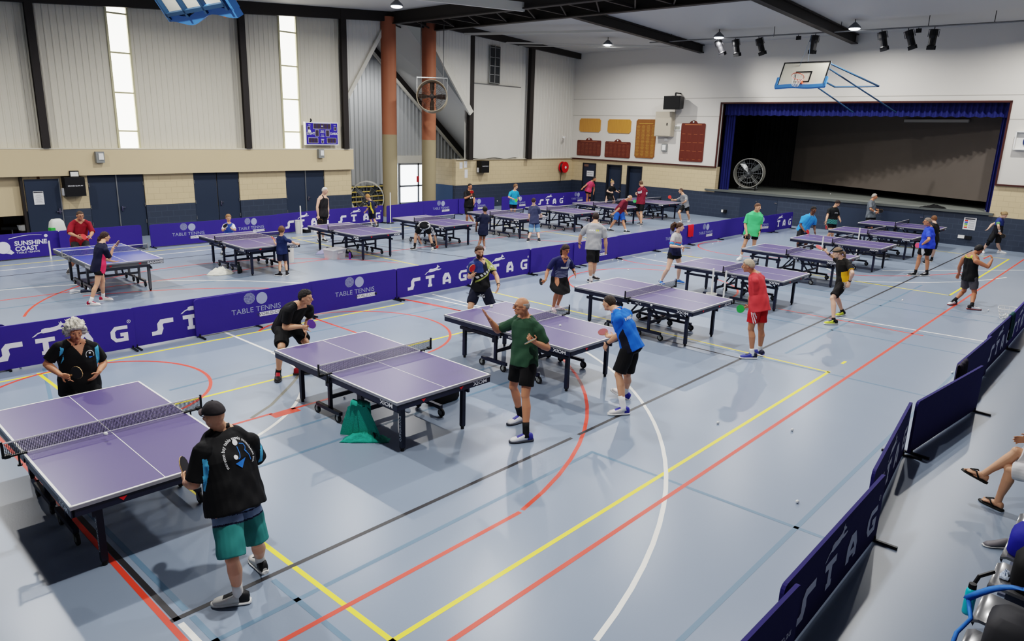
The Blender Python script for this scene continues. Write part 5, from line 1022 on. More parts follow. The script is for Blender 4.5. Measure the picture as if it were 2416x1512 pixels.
def watch_(side, rgb=(24, 24, 26), w=.016):
    def go(x):
        W, E = x['P']['w'+side], x['P']['e'+side]; d = (E-W).normalized(); MB().tube([W+d*.01, W+d*(.01+w*1.6)], .034*x['k'], 14).build('wristband' if w > .02 else 'wristwatch', mat('strap_%d_%d' % (rgb[0], rgb[2]), rgb, .5), x['O'], smooth=True)
    return go
def tail_(pts, rs, name='ponytail'):
    def go(x):
        h = x['hs']; b = MB(); q = [x['c']+x['f']*a*h+x['l']*bb*h+x['u']*cc*h for a, bb, cc in pts]
        b.tube(q, [r*h for r in rs], 12); me = remesh(b, name, [x['hm']], .009, 1)
        n = len(me.vertices); co = np.empty(n*3); me.vertices.foreach_get('co', co); co = co.reshape(-1, 3); no = np.empty(n*3); me.vertices.foreach_get('normal', no); no = no.reshape(-1, 3)
        co += no*(.012*np.sin(co[:, 2]*70+co[:, 0]*60)*np.cos(co[:, 1]*80))[:, None]; me.vertices.foreach_set('co', co.ravel()); me.update()
        link(name, me, x['O'])
    return go
def band_leg(side, rgb, a, b_, name='knee_brace'):
    def go(x):
        K, A, Hh = x['P']['k'+side], x['P']['a'+side], x['P']['h'+side]; MB().tube([K+(Hh-K)*a, K, K+(A-K)*b_], [.068*x['k'], .062*x['k'], .064*x['k']], 14).build(name, cloth(rgb), x['O'], smooth=True)
    return go
def print_(garment, where, t, uu, draw, mats, name='lettering', off=.005, z=None):
    """lettering or an emblem on the back or front of a garment"""
    def go(x):
        me = x['ms'] if garment == 'shirt' else x['ml']; bv = BVHTree.FromPolygons([v.co for v in me.vertices], [tuple(p.vertices) for p in me.polygons])
        lat = x['sl'] if garment == 'shirt' else x['hlat']; fr = lat.cross(x['up'])
        d = fr if where == 'back' else -fr                       # travelling direction on to the cloth
        ex = -lat if where == 'front' else lat; ex = -ex          # reading direction
        ex = lat if where == 'front' else -lat
        org = x['pc']+x['up']*(t*x['T'])+lat*uu*x['k']
        m2 = MB(); draw(m2); m2 = subdiv(m2)
        decal(x['O'], bv, org, ex, x['up'], d, m2, name, mats, off)
    return go
# --- bats
def bat(label, grip, bdir, nrm, rgb, back=(20, 20, 22), handle=(176, 132, 84), group='table tennis bats'):
    grip = V(grip); b = V(bdir).normalized(); n = V(nrm); n = (n-b*n.dot(b)).normalized(); s = b.cross(n)
    R = Matrix((b, s, n)).transposed().to_4x4(); R.translation = grip
    o = empty('table_tennis_bat', (0, 0, 0), 0, label, 'bat', group); o.matrix_world = R
    out = [(.03, -.022), (.055, -.05), (.085, -.071), (.12, -.0755), (.155, -.066), (.182, -.04), (.191, 0), (.182, .04), (.155, .066), (.12, .0755), (.085, .071), (.055, .05), (.03, .022)]
    MB().prism(out, .007, lambda x, y, d: (x, y, d-.0035)).build('blade', mat('bat_wood', (206, 168, 112), .5), o)
    inn = [(.11+(x-.11)*.985, y*.985) for x, y in out]
    MB().prism(inn, .002, lambda x, y, d: (x, y, .0036+d)).build('front_rubber', mat('rubber_%d_%d_%d' % rgb, rgb, .55), o); MB().prism(inn, .002, lambda x, y, d: (x, y, -.0056+d)).build('back_rubber', mat('rubber_%d_%d_%d' % back, back, .55), o)
    MB().rings([[(x, w*math.cos(a), h*math.sin(a)) for a in [2*PI*i/10 for i in range(10)]] for x, w, h in ((-.065, .017, .013), (-.05, .015, .012), (0, .0135, .011), (.03, .014, .009), (.05, .018, .006))]).build('handle', mat('bat_handle_%d' % handle[0], handle, .5), o, smooth=True)
    return o
W_ = np.where
def z_cap(m, u, v, t, r):
    for s in 'lr':
        ax = r[s]; d = r[s+'o']; m = W_((r[s+'d'] < .1) & (ax > .12) & (d@np.array((-.4, -.6, .2)) > .018) & (ax < 1) , m, m)
    m = W_((r['ld'] < .11) & (r['l'] > .2) & (u < .235) & (v < .0) & (np.abs(u) > .2), 2, m)
    return W_((r['rd'] < .11) & (r['r'] > .25) & (u < -.27) & (v < .02) & (u > -.31), 2, m)
def z_curly(m, u, v, t, r):
    for s in 'lr': m = W_((r[s+'d'] < .12) & (r[s] > -.05) & (r[s] < .9) & (np.abs(r[s+'o'][:, 2]) > .0) & (v > .05) & (np.abs(np.abs(u)-.2-.0*r[s]) < .022+.0*u) , 2, m)
    return m
def z_blue(m, u, v, t, r): return W_((u > .1) & (v < .07) & (v > -.055) & (t < .78) & (r['ld'] > .09), 2, m)
def z_beard(m, u, v, t, r):
    m = W_((t < .5), 2, m); m = W_((u > .06) & (t > .62), 3, m); m = W_((u < -.03) & (t > .55), 4, m)
    m = W_((v > 0) & (np.abs(t-.52-u*1.2) < .05) & (np.sin(u*90+t*30) > -.2), 5, m); m = W_((v > 0) & (np.abs(t-.42-u*1.5) < .025), 3, m)
    for s in 'lr': m = W_((r[s] > .7) & (r[s+'d'] < .1), 5 if s == 'r' else 3, m)
    return m
def z_navyw(m, u, v, t, r):
    m = W_((t < .55) & (v > 0) & (np.abs(u) < .13), 2, m); m = W_((t < .38) & (np.sin(t*95) > .2) & (v > -.02) & (np.abs(u) < .15), 3, m)
    m = W_((u > .05) & (t > .55) & (v > .03) & (r['ld'] > .09), 3, m)
    return W_((np.abs(t-.56) < .045) & (u > -.06) & (u < .13) & (v > .03), 4, m)
def z_pony(m, u, v, t, r):
    m = W_((t > .5), 2, m); m = W_((t > .46) & (t < .52), 3, m); m = W_((t > .38) & (t <= .47), 4, m)
    for s in 'lr': m = W_((r[s+'d'] < .11) & (r[s] > .02), W_(r[s] > .62, 4, W_(r[s] > .54, 3, 2)), m)
    return m
def z_yellow(m, u, v, t, r):
    m = W_((u > .04) & (t < .52) & (t > -.1) & (v < .09) & (t < .5-.2*v), 2, m)
    for s in 'lr': m = W_((r[s] > .68) & (r[s+'d'] < .11), 2, m)
    return m
def z_girl(m, u, v, t, r): return W_((u < -.05) & (t < .68) & (v > -.03) & (r['rd'] > .085), 2, m)
def z_teal(m, u, v, t, r): return W_((t < .14), W_(np.sin(u*60+t*50) > .2, 3, 2), m)
def z_kidblue(m, u, v, t, r):
    for s in 'lr': m = W_((r[s+'d'] < .09) & (r[s] > -.1), 2, m)
    return m
def z_tank(m, u, v, t, r): return W_((t > .6) & (np.abs(np.abs(u)-(.1+(.88-t)*.5*(t < .88))) < .016), 2, W_((t > .84) & (np.abs(u) < .085) , 2, m))
def z_side(a, b_):
    def f(m, u, v, t, r): return W_((r['ld'] < .1) & (np.abs(r['l']-a) < b_), 2, W_((r['rd'] < .1) & (np.abs(r['r']-a) < b_), 2, m))
    return f
def z_runner(m, u, v, t, r): return W_((np.abs(u-.1) < .02) & (t < .9) | ((r['ld'] < .09) & (np.abs(r['l']-.45) < .14)), 2, m)
def z_bend(m, u, v, t, r): return W_((np.sin(u*70)*np.sin(t*30) > .2), 2, m)
def z_farw(m, u, v, t, r):
    m = W_(t > .45, 2, m)
    for s in 'lr': m = W_((r[s+'d'] < .1) & (r[s] > .35), 3, m)
    return m
def sz_board(m, u, v, tt, c): # board shorts
    m = W_(tt < .42, 2, m); m = W_(tt < .26, 3, m); return W_((np.abs(tt-.42) < .016) | (np.abs(tt-.27) < .013) | (np.abs(tt-.12) < .012), 4, m)
def sz_stripes(a, n):
    def f(m, u, v, tt, c): return W_((np.abs(u) > a) & (np.abs(v-.0) < .02*n) & (np.sin(v*2*PI/.026) > .1), 2, m)
    return f
def sz_oneside(side, lo, hi):
    def f(m, u, v, tt, c): return W_((u*side > .12) & (v > lo) & (v < hi), 2, m)
    return f
def sz_ombre(m, u, v, tt, c): return W_(tt > .62, 3, W_(tt > .34, 2, m))
def moreton(mb):
    s = 'moreton bay table tennis association inc.'; r = .13; sp = 290; n = len(s)
    wid = {'m': 1.5, 'i': .5, 'l': .5, 't': .72, ' ': .6, '.': .5, 'c': .9}; tot = sum(wid.get(ch, 1) for ch in s); ac = 0
    for ch in s:
        w = wid.get(ch, 1); a = math.radians(90+sp*.42-(ac+w/2)/tot*sp*.84); ac += w
        if ch == ' ': continue
        ca, sa = math.cos(a), math.sin(a)
        put_text(mb, ch, lambda x, y: ((r+y)*ca+x*sa, (r+y)*1.15*sa-x*ca), .033, .01)
    for cx, cy, q in ((.0, .115, .022), (-.035, -.0, .017)): mb.add([(cx+q*math.cos(2*PI*i/14), cy+q*1.15*math.sin(2*PI*i/14), 0) for i in range(14)], [tuple(range(14))])
    mb.add([(-.05, -.05, 0), (.0, -.095, 0), (.05, -.02, 0)], [(0, 1, 2)], 1)
    def stroke(p, w):
        for (x0, y0), (x1, y1) in zip(p, p[1:]):
            d = V((x1-x0, y1-y0)); d.normalize(); nx, ny = -d.y*w, d.x*w; mb.add([(x0+nx, y0+ny, 0), (x1+nx, y1+ny, 0), (x1-nx, y1-ny, 0), (x0-nx, y0-ny, 0)], [(0, 1, 2, 3)], 1)
    stroke([(.005, .08), (.008, .02), (-.004, -.012), (-.02, -.02)], .003); stroke([(.03, .1), (.065, .09), (.075, .06), (.06, .035), (.085, .0), (.095, -.05)], .003); stroke([(.055, .04), (.075, .025)], .003)
def emblem(mb):
    q = .05
    for i in range(18):
        a0, a1 = [math.radians(-30+240*(i+j)/18) for j in (0, .8)]
        mb.add([(r*math.cos(a), r*math.sin(a), 0) for r, a in ((q, a0), (q, a1), (q*.86, a1), (q*.86, a0))], [(0, 1, 2, 3)])
    mb.add([(.012*math.cos(2*PI*i/8), .02+.012*math.sin(2*PI*i/8), 0) for i in range(8)], [tuple(range(8))]); mb.add([(-.02, -.02, 0), (-.01, -.04, 0), (.03, -.025, 0)], [(0, 1, 2)], 1)
def txt(s, size, bold=.02, sx=1.): return lambda mb: put_text(mb, s, lambda x, y: (x, y, 0), size, bold, sx=sx)
def hw(mb): put_text(mb, 'HWA', lambda x, y: (x, y, 0), .065, .03, 'RIGHT', dx=.025, sx=1.1); put_text(mb, 'TT', lambda x, y: (x, y, 0), .065, .03, 'LEFT', dx=.033, m=1, sx=1.1)
def patch(w, h): return lambda mb: mb.add([(-w, -h, 0), (w, -h, 0), (w, h, 0), (-w, h, 0)], [(0, 1, 2, 3)])
M_pw = mat('white_garment_print', (222, 222, 224), .7); M_pb = mat('blue_garment_print', (40, 110, 200), .7); M_py = mat('yellow_garment_print', (226, 226, 60), .7)
F1, F2, F3, F4, F5 = (206, 152, 120), (188, 128, 96), (96, 62, 44), (222, 174, 148), (174, 112, 82)
def PP(key, label, **kw):
    D = PPL[key]
    if 'bat' in D:
        side = kw.pop('bs', 'r'); n = V(D['bat'][2]); q = dict(kw)
        if side == 'r': kw.setdefault('pnR', n); kw.setdefault('curlR', 1.0)
        else: kw.setdefault('pnL', n); kw.setdefault('curlL', 1.0)
        kw.setdefault('idx', .15)
    bl = kw.pop('bat', None)
    c = person(key, label, D, **kw)
    if bl and 'bat' in D: bat(bl[0], *D['bat'], *bl[1:])
    return c
BK = (22, 22, 24); RD = (205, 40, 40)
PP('cap', 'person in dark cap, black polo and teal board shorts seen from behind', skin=F1, hair='cap', g=1.3, sg=1.06, near=True, shirt=(17, 17, 19), zones=z_cap, zcols=[(84, 176, 222)], collar=(17, 17, 19), sleeve=.92, shem=-.2, shorts=(52, 128, 124), hem=.98, szones=sz_board, szcols=[(128, 146, 172), (108, 130, 158), (32, 40, 66)], shoes=(216, 214, 208), shoe2=(36, 36, 38),
   sockh=.14, armg=1.25, bs='l', curlR=.6, bat=('black bat with pale wooden edge held upright by the person in the cap', (28, 26, 30)), extra=[cap_((34, 30, 33)), glasses_(), print_('shirt', 'back', .56, -.03, moreton, [M_pw, M_pb])])
PP('curly', 'woman with curly white hair in black polo with light blue stripes', skin=F2, hair='curls', hcol=(206, 200, 186), hth=.05, hrough=.045, g=1.22, sg=1.08, near=True, shirt=(18, 18, 20), zones=z_curly, zcols=[(84, 176, 222)], vneck=.26, collar=(18, 18, 20), sleeve=.8, shem=-.3, shorts=(16, 16, 18), hem=1.9, shoes=(40, 40, 44), armg=1.12,
   bat=('black bat with red rim held against the belly of the curly-haired woman', (26, 22, 24), (190, 40, 50)), extra=[print_('shirt', 'front', .72, .1, emblem, [M_pw, M_pb], 'emblem')])
PP('lean', 'dark-haired man in plain black T-shirt leaning far forward with purple bat', skin=F1, hair='short', hcol=(26, 20, 18), hth=.022, hrough=.008, g=1.1, near=True, shirt=BK, sleeve=.72, shem=-.2, shorts=(18, 18, 20), hem=.88, socks=(20, 20, 22), sockh=.06, shoes=(30, 28, 30), shoe2=(150, 30, 40), sole=(40, 40, 42), armg=1.12, bat=('round purple bat held by the man in black leaning forward', (112, 70, 170)))
PP('green', 'older balding man in dark green T-shirt tossing a ball with open palm', skin=F2, hair='thin', hcol=(150, 144, 138), hth=.006, hrough=.002, g=1.0, near=True, shirt=(44, 72, 54), sleeve=.72, shem=-.14, shorts=(20, 19, 20), hem=.72, socks=(24, 24, 26), sockh=.15, shoes=(228, 228, 230), shoe2=(62, 62, 150), sole=(60, 62, 70), armg=1.05, bs='l', curlR=.12, pnR=(0, 0, 1), curlL=.9, bat=('grey bat held flat at the chest of the man in dark green', (96, 100, 106)), extra=[glasses_((60, 40, 36))])
PP('blue', 'man in bright blue polo with black side panel, crouching with his back turned', skin=F1, hair='short', hcol=(52, 40, 32), hth=.009, hrough=.002, g=1.05, near=True, shirt=(30, 104, 214), zones=z_blue, zcols=[(24, 26, 40)], collar=(30, 104, 214), sleeve=.74, shem=-.14, shorts=(22, 22, 24), hem=.9, socks=(228, 228, 228), sockh=.17, shoes=(222, 216, 212), shoe2=(54, 54, 150), bat=('dark red bat held out over the table by the man in blue', (128, 26, 32)), extra=[watch_('l'), print_('shirt', 'back', .7, -.0, hw, [M_pw, M_py])])
PP('beard', 'bearded man in black, blue and lime patterned shirt smiling and holding a red bat up', skin=F1, hair='short', hcol=(70, 44, 30), hth=.02, hrough=.006, near=True, shirt=(28, 30, 46), zones=z_beard, zcols=[(20, 20, 24), (150, 158, 84), (52, 66, 122), (200, 204, 206)], vneck=.16, collar=(20, 20, 24), sleeve=.66, shem=-.14, shorts=(24, 27, 44), hem=.8, sockh=.06, socks=(30, 30, 32), shoes=(34, 34, 38), shoe2=(30, 30, 34), bat=('red bat held up beside the chest of the bearded man', (196, 30, 40)), extra=[beard_((64, 38, 26)), watch_('l'), print_('shorts', 'front', -.3, .09, txt('QG', .09, .02), [M_pw])])
PP('navyw', 'woman with dark ponytail in navy patterned polo and black skirt striding with a black bat', skin=F5, hair='full', hcol=(44, 28, 22), hth=.016, hrough=.006, g=1.08, near=True, shirt=(40, 42, 84), zones=z_navyw, zcols=[(66, 68, 100), (126, 130, 154), (222, 222, 214)], vneck=.2, collar=(30, 32, 60), sleeve=.8, shem=-.12, shorts=(18, 18, 20), hem=.82, skirt=True, sockh=.04, socks=(236, 214, 214), shoes=(232, 206, 208), shoe2=(226, 190, 196), bat=('black bat swung low behind by the woman in navy', (34, 36, 36)), extra=[watch_('l'), glasses_((120, 90, 80)), tail_([(-.09, 0, .0), (-.12, .0, -.06), (-.1, .0, -.16), (-.09, 0, -.22)], [.03, .042, .038, .015])])
PP('hwatt', 'man in light grey T-shirt and black shorts walking away beside the middle barriers', skin=F1, hair='short', hcol=(38, 24, 20), hth=.016, g=1.14, near=True, shirt=(158, 158, 160), sleeve=.72, shem=-.18, shorts=(18, 18, 20), hem=.88, socks=(224, 222, 220), sockh=.12, shoes=(40, 34, 36), shoe2=(180, 170, 168), armg=1.1, extra=[watch_('l', (20, 20, 22)), print_('shirt', 'back', .66, 0, hw, [M_pw, M_py])], face=False)
PP('pony', 'woman with curly light brown ponytail in grey, blue and navy polo facing right', skin=F4, hair='full', hcol=(66, 42, 28), hth=.014, hrough=.008, near=True, shirt=(34, 36, 66), zones=z_pony, zcols=[(176, 174, 174), (214, 70, 70), (66, 138, 206)], collar=(30, 32, 56), sleeve=.86, shem=-.16, shorts=(18, 18, 20), hem=.36, sockh=.04, shoes=(48, 112, 204), shoe2=(40, 60, 120), bat=('dark bat seen edge-on in front of the woman with the curly ponytail', (34, 34, 36)), extra=[tail_([(-.08, .0, .06), (-.13, .02, .07), (-.19, .03, -.01), (-.2, .03, -.09), (-.17, .03, -.15)], [.03, .06, .075, .06, .02])])
PP('red', 'grey-haired man in red T-shirt and red shorts holding a green bat', skin=F2, hair='short', hcol=(176, 160, 138), hth=.018, hrough=.007, g=1.05, near=True, shirt=(206, 62, 66), sleeve=.8, shem=-.24, shorts=(186, 30, 36), hem=.74, szones=sz_stripes(.15, 2), szcols=[(226, 220, 222)], socks=(230, 230, 230), sockh=.09, shoes=(66, 72, 158), shoe2=(40, 42, 60), bat=('bright green bat held low by the man in red', (38, 176, 78)))
PP('yellow', 'long-haired player with headband in black and yellow shirt and lime shoes', skin=F4, hair='full', hcol=(120, 98, 78), hth=.014, hrough=.006, near=True, shirt=(26, 24, 22), zones=z_yellow, zcols=[(226, 168, 26)], collar=(26, 24, 22), sleeve=.72, shem=-.1, shorts=(24, 22, 22), hem=.84, szones=sz_stripes(.14, 1.4), szcols=[(226, 222, 216)], socks=(28, 28, 28), sockh=.06, shoes=(206, 214, 70), shoe2=(40, 40, 36), bat=('red bat stretched out edge-on by the player in black and yellow', (206, 44, 50)), extra=[band_((22, 22, 24)), watch_('l'), watch_('r', (20, 20, 22), .03), tail_([(-.09, 0, .0), (-.13, 0, -.05), (-.13, -.01, -.13), (-.1, -.01, -.19)], [.03, .036, .03, .012])])
PP('greent', 'tall young man in loose light green T-shirt looking right', skin=F1, hair='short', hcol=(92, 62, 44), hth=.013, near=True, shirt=(80, 196, 122), sleeve=.86, shem=-.34, sg=1.2, shorts=(20, 20, 22), hem=.66, socks=(228, 228, 228), sockh=.08, shoes=(230, 230, 228), shoe2=(210, 210, 208), bat=('black bat hanging down in front of the young man in green', (40, 36, 40)), extra=[watch_('l', (18, 18, 20), .09)])
PP('bluedark', 'smiling dark-skinned man in light blue polo bending over the table with a red bat', skin=F3, hair='short', hcol=(18, 15, 14), hth=.016, g=1.1, shirt=(58, 142, 222), collar=(70, 156, 230), sleeve=.72, shem=-.2, shorts=(26, 26, 30), hem=.9, shoes=(40, 40, 46), bat=('red bat held over the table end by the man in light blue', (208, 44, 50)))
PP('blackboy', 'youth in black top with teal hem looking down, standing before the stage', skin=F1, hair='full', hcol=(36, 24, 20), hth=.018, shirt=(20, 22, 24), zones=z_teal, zcols=[(40, 92, 92), (70, 132, 128)], collar=(20, 22, 24), sleeve=.7, shem=-.2, shorts=(20, 20, 24), hem=.55, shoes=(40, 40, 44), bat=('bat with red edge hanging from the hand of the youth in black and teal', (160, 40, 44)), extra=[print_('shirt', 'front', .62, .02, txt('JOOLA', .05, .01), [M_pw])])
PP('greyold', 'grey-haired man in dark grey T-shirt walking right in front of the stage', skin=F2, hair='short', hcol=(176, 168, 156), hth=.018, hrough=.006, g=1.06, shirt=(98, 104, 110), sleeve=.82, shem=-.2, shorts=(20, 20, 22), hem=.85, shoes=(40, 40, 44), bat=('black bat held in front by the grey-haired man before the stage', (24, 24, 26)), extra=[watch_('r', (228, 226, 222), .04)])
PP('royal', 'stout man in royal blue T-shirt and black shorts with white side panel, hand on hip', skin=F2, hair='short', hcol=(124, 108, 96), hth=.011, g=1.2, near=True, shirt=(50, 76, 210), sleeve=.74, shem=-.2, shorts=(20, 20, 22), hem=.72, szones=sz_oneside(1, -.03, .035), szcols=[(216, 216, 218)], socks=(30, 30, 32), sockh=.09, shoes=(34, 34, 36), shoe2=(190, 190, 190), bat=('pink bat half hidden in front of the man in royal blue', (222, 80, 110)), extra=[glasses_((90, 70, 60))])
PP('boyback', 'auburn-haired boy in black T-shirt half hidden behind the man in royal blue', skin=F4, hair='full', hcol=(112, 72, 44), hth=.02, shirt=BK, sleeve=.8, shem=-.25, shorts=(40, 44, 62), hem=.95, socks=(24, 24, 26), shoes=(30, 30, 34), face=False)
PP('tank', 'dark-haired man in black singlet with lime trim and grey shorts moving away', skin=F5, hair='short', hcol=(20, 16, 16), hth=.02, near=True, tank=True, shirt=(20, 20, 22), zones=z_tank, zcols=[(190, 200, 70)], shem=-.2, shorts=(78, 76, 80), hem=.74, socks=(24, 24, 26), sockh=.08, shoes=(220, 218, 220), shoe2=(40, 36, 40), sole=(120, 60, 60), armg=1.06)
PP('farw', 'fair-haired woman in dark dress-like kit with green sleeves walking right at far right', skin=F4, hair='full', hcol=(150, 122, 86), hth=.022, hrough=.01, shirt=(26, 26, 34), zones=z_farw, zcols=[(46, 60, 120), (92, 140, 92)], collar=(24, 24, 30), sleeve=.72, shem=-.2, shorts=(24, 24, 26), hem=.95, sockh=.05, shoes=(232, 232, 232), shoe2=(214, 210, 206), bat=('black bat in the hand of the woman walking at far right', (20, 20, 22)), extra=[watch_('r', (228, 226, 222), .04), band_leg('r', (20, 20, 22), .22, .3), tail_([(-.08, 0, .04), (-.13, 0, .03), (-.15, 0, -.03)], [.02, .035, .02])])
PP('maroon', 'man with glasses in dark red jumper bending over a red bat behind the blue table', skin=F2, hair='short', hcol=(72, 54, 42), hth=.008, g=1.06, near=True, shirt=(134, 24, 38), sleeve=1.0, vneck=.14, shem=-.24, shorts=(38, 38, 42), hem=1.05, socks=(226, 224, 222), sockh=.12, shoes=(48, 46, 48), shoe2=(60, 58, 60), bs='l', curlR=.3, bat=('red bat held across the body by the man in dark red', (206, 34, 34), (24, 24, 26), (226, 220, 214)), extra=[glasses_((70, 40, 40))])
PP('girl', 'girl with long dark ponytail in navy shirt with pink side panel at the blue table', skin=F1, hair='full', hcol=(48, 28, 24), hth=.012, near=True, shirt=(24, 26, 48), zones=z_girl, zcols=[(222, 50, 86)], sleeve=.86, shem=-.34, sg=1.1, shorts=(18, 18, 20), hem=.5, socks=(230, 228, 224), sockh=.11, shoes=(226, 216, 210), shoe2=(150, 30, 56), curlL=.2, pnL=(0, 0, 1), bat=('dark bat held tilted up by the girl in navy and pink', (110, 78, 70), (24, 24, 26)), extra=[tail_([(-.09, 0, .0), (-.12, 0, -.05), (-.13, 0, -.15), (-.1, 0, -.27)], [.03, .042, .042, .012])])
PP('kidblue', 'small boy in blue football shirt with white sleeves behind a far table', skin=F1, hair='short', hcol=(150, 108, 70), hth=.018, hcr=1.08, shirt=(58, 86, 170), zones=z_kidblue, zcols=[(216, 220, 228)], sleeve=.8, shem=-.2, shorts=(24, 26, 40), hem=.9, shoes=(40, 40, 46), bat=('black bat held up by the small boy in blue football shirt', (22, 22, 24)))
PP('kidnavy', 'small boy in navy T-shirt and shorts with back turned, one arm stretched out', skin=F1, hair='short', hcol=(92, 62, 42), hth=.02, hcr=1.1, near=True, shirt=(30, 42, 80), sleeve=.86, shem=-.22, sg=1.1, shorts=(26, 30, 52), hem=.82, socks=(28, 26, 28), sockh=.07, shoes=(34, 30, 32), shoe2=(30, 28, 30), bs='l', curlR=.3, bat=('bat held up edge-on by the small boy in navy', (170, 60, 50), (24, 24, 26)), face=False)
PP('oldtank', 'white-haired man in black singlet and black shorts standing and looking right', skin=F4, hair='short', hcol=(206, 202, 194), hth=.01, near=True, tank=True, shirt=(34, 32, 34), shem=-.2, shorts=(22, 22, 24), hem=.7, socks=(224, 224, 222), sockh=.08, shoes=(36, 36, 40), shoe2=(220, 220, 220), bat=('dark bat hanging beside the man in the black singlet', (30, 26, 28)))
PP('runner', 'fair-haired boy in navy shirt with yellow stripe running towards the wall', skin=F1, hair='full', hcol=(170, 122, 70), hth=.016, hcr=1.08, shirt=(28, 32, 56), zones=z_runner, zcols=[(222, 190, 60)], sleeve=.8, shem=-.2, shorts=(26, 28, 46), hem=.85, szones=sz_oneside(1, -.03, .03), szcols=[(222, 200, 70)], shoes=(226, 226, 222))
PP('bender', 'person in black shorts and patterned white top bending right down to the floor', skin=F1, hair='short', hcol=(46, 32, 26), hth=.016, shirt=(206, 204, 206), zones=z_bend, zcols=[(50, 50, 54)], sleeve=.8, shem=-.1, shorts=(20, 20, 22), hem=.78, szones=sz_oneside(-1, -.02, .02), szcols=[(216, 216, 216)], socks=(30, 28, 30), sockh=.15, shoes=(36, 36, 38), shoe2=(200, 200, 200), bat=('red bat near the floor in the hand of the bending person', (190, 50, 40)), face=False)
PP('blackbat', 'dark-haired man in black T-shirt holding up a red bat by the far wall', skin=F5, hair='short', hcol=(22, 18, 16), hth=.009, g=1.1, shirt=(20, 20, 22), sleeve=.84, shem=-.22, shorts=(28, 28, 32), hem=.88, shoes=(34, 34, 36), bat=('round red bat held up by the man in black by the far wall', (210, 40, 36)), extra=[print_('shirt', 'front', .5, .06, patch(.028, .028), [M_pw], 'print'), print_('shirt', 'front', .46, -.03, patch(.025, .025), [M_pw], 'print')])
PP('boynavy', 'slim dark-skinned boy in long navy T-shirt walking, back turned', skin=(112, 72, 52), hair='short', hcol=(16, 14, 14), hth=.02, hcr=1.05, near=True, shirt=(26, 30, 52), sleeve=.92, shem=-.5, sg=1.12, shorts=(22, 24, 36), hem=.66, socks=(150, 100, 80), sockh=.0, shoes=(220, 210, 208), shoe2=(190, 150, 150), face=False)
PP('cyan', 'long-haired boy in cyan polo holding a green bat by the far barriers', skin=F1, hair='full', hcol=(120, 84, 56), hth=.024, hrough=.008, shirt=(40, 148, 196), collar=(50, 160, 206), sleeve=.84, shem=-.25, shorts=(24, 24, 40), hem=.7, shoes=(40, 40, 46), bat=('bright green bat held by the boy in cyan', (90, 200, 70)))
PP('ombre', 'boy in grey-navy T-shirt and navy to pale blue ombre shorts, back turned', skin=F4, hair='short', hcol=(48, 32, 26), hth=.014, near=True, shirt=(58, 62, 88), sleeve=.86, shem=-.24, sg=1.08, shorts=(50, 58, 88), hem=.96, szones=sz_ombre, szcols=[(84, 112, 152), (132, 176, 208)], socks=(40, 40, 44), sockh=.05, shoes=(34, 34, 38), face=False)
PP('pink', 'woman in pink T-shirt and black shorts leaning forward in the far corner', skin=F5, hair='short', hcol=(30, 22, 20), hth=.016, shirt=(198, 66, 96), sleeve=.45, shem=-.16, shorts=(18, 18, 20), hem=.42, shoes=(40, 40, 44), extra=[band_leg('l', (20, 20, 24), .12, .18)])
PP('blonde', 'blonde woman with top bun in black kit before a dark doorway', skin=F4, hair='full', hcol=(170, 134, 90), hth=.012, shirt=(18, 19, 22), collar=(18, 18, 20), sleeve=.7, shem=-.16, shorts=(18, 18, 20), hem=.6, skirt=True, shoes=(40, 40, 44), bs='l', bat=('black bat held forward by the blonde woman', (22, 22, 24)), extra=[tail_([(-.05, 0, .1), (-.08, 0, .14), (-.06, 0, .18)], [.02, .04, .015], 'hair_bun')])
PP('marback', 'tall man in maroon polo with white sleeve flash and black shorts, back turned', skin=F1, hair='short', hcol=(88, 64, 46), hth=.014, near=True, shirt=(116, 30, 48), zones=z_side(.25, .18), zcols=[(214, 208, 210)], collar=(116, 30, 48), sleeve=.74, shem=-.2, shorts=(20, 20, 22), hem=.82, socks=(60, 50, 50), sockh=.0, shoes=(52, 54, 60), shoe2=(90, 92, 96), bat=('green bat half hidden in front of the tall man in maroon', (40, 176, 84)), face=False)
PP('bald', 'bald grey-haired man in maroon polo and bright blue shorts bending forward', skin=F2, hair='bald', hcol=(196, 190, 184), hth=.006, hrough=.001, g=1.08, near=True, shirt=(104, 28, 44), sleeve=.84, shem=-.12, shorts=(44, 92, 184), hem=.95, sg=1.04, socks=(226, 224, 222), sockh=.06, shoes=(34, 36, 42), shoe2=(60, 66, 66), bat=('dark bat trailing behind the bald man in maroon', (40, 34, 36)))
PP('greybat', 'man in grey T-shirt and black shorts lunging with outstretched red bat in the far corner', skin=F1, hair='short', hcol=(74, 54, 42), hth=.01, near=True, shirt=(130, 132, 136), sleeve=.84, shem=-.16, shorts=(22, 22, 24), hem=.72, socks=(220, 220, 220), sockh=.05, shoes=(218, 218, 218), shoe2=(70, 70, 74), bat=('red bat held out at arm length in the far corner', (222, 48, 44)))
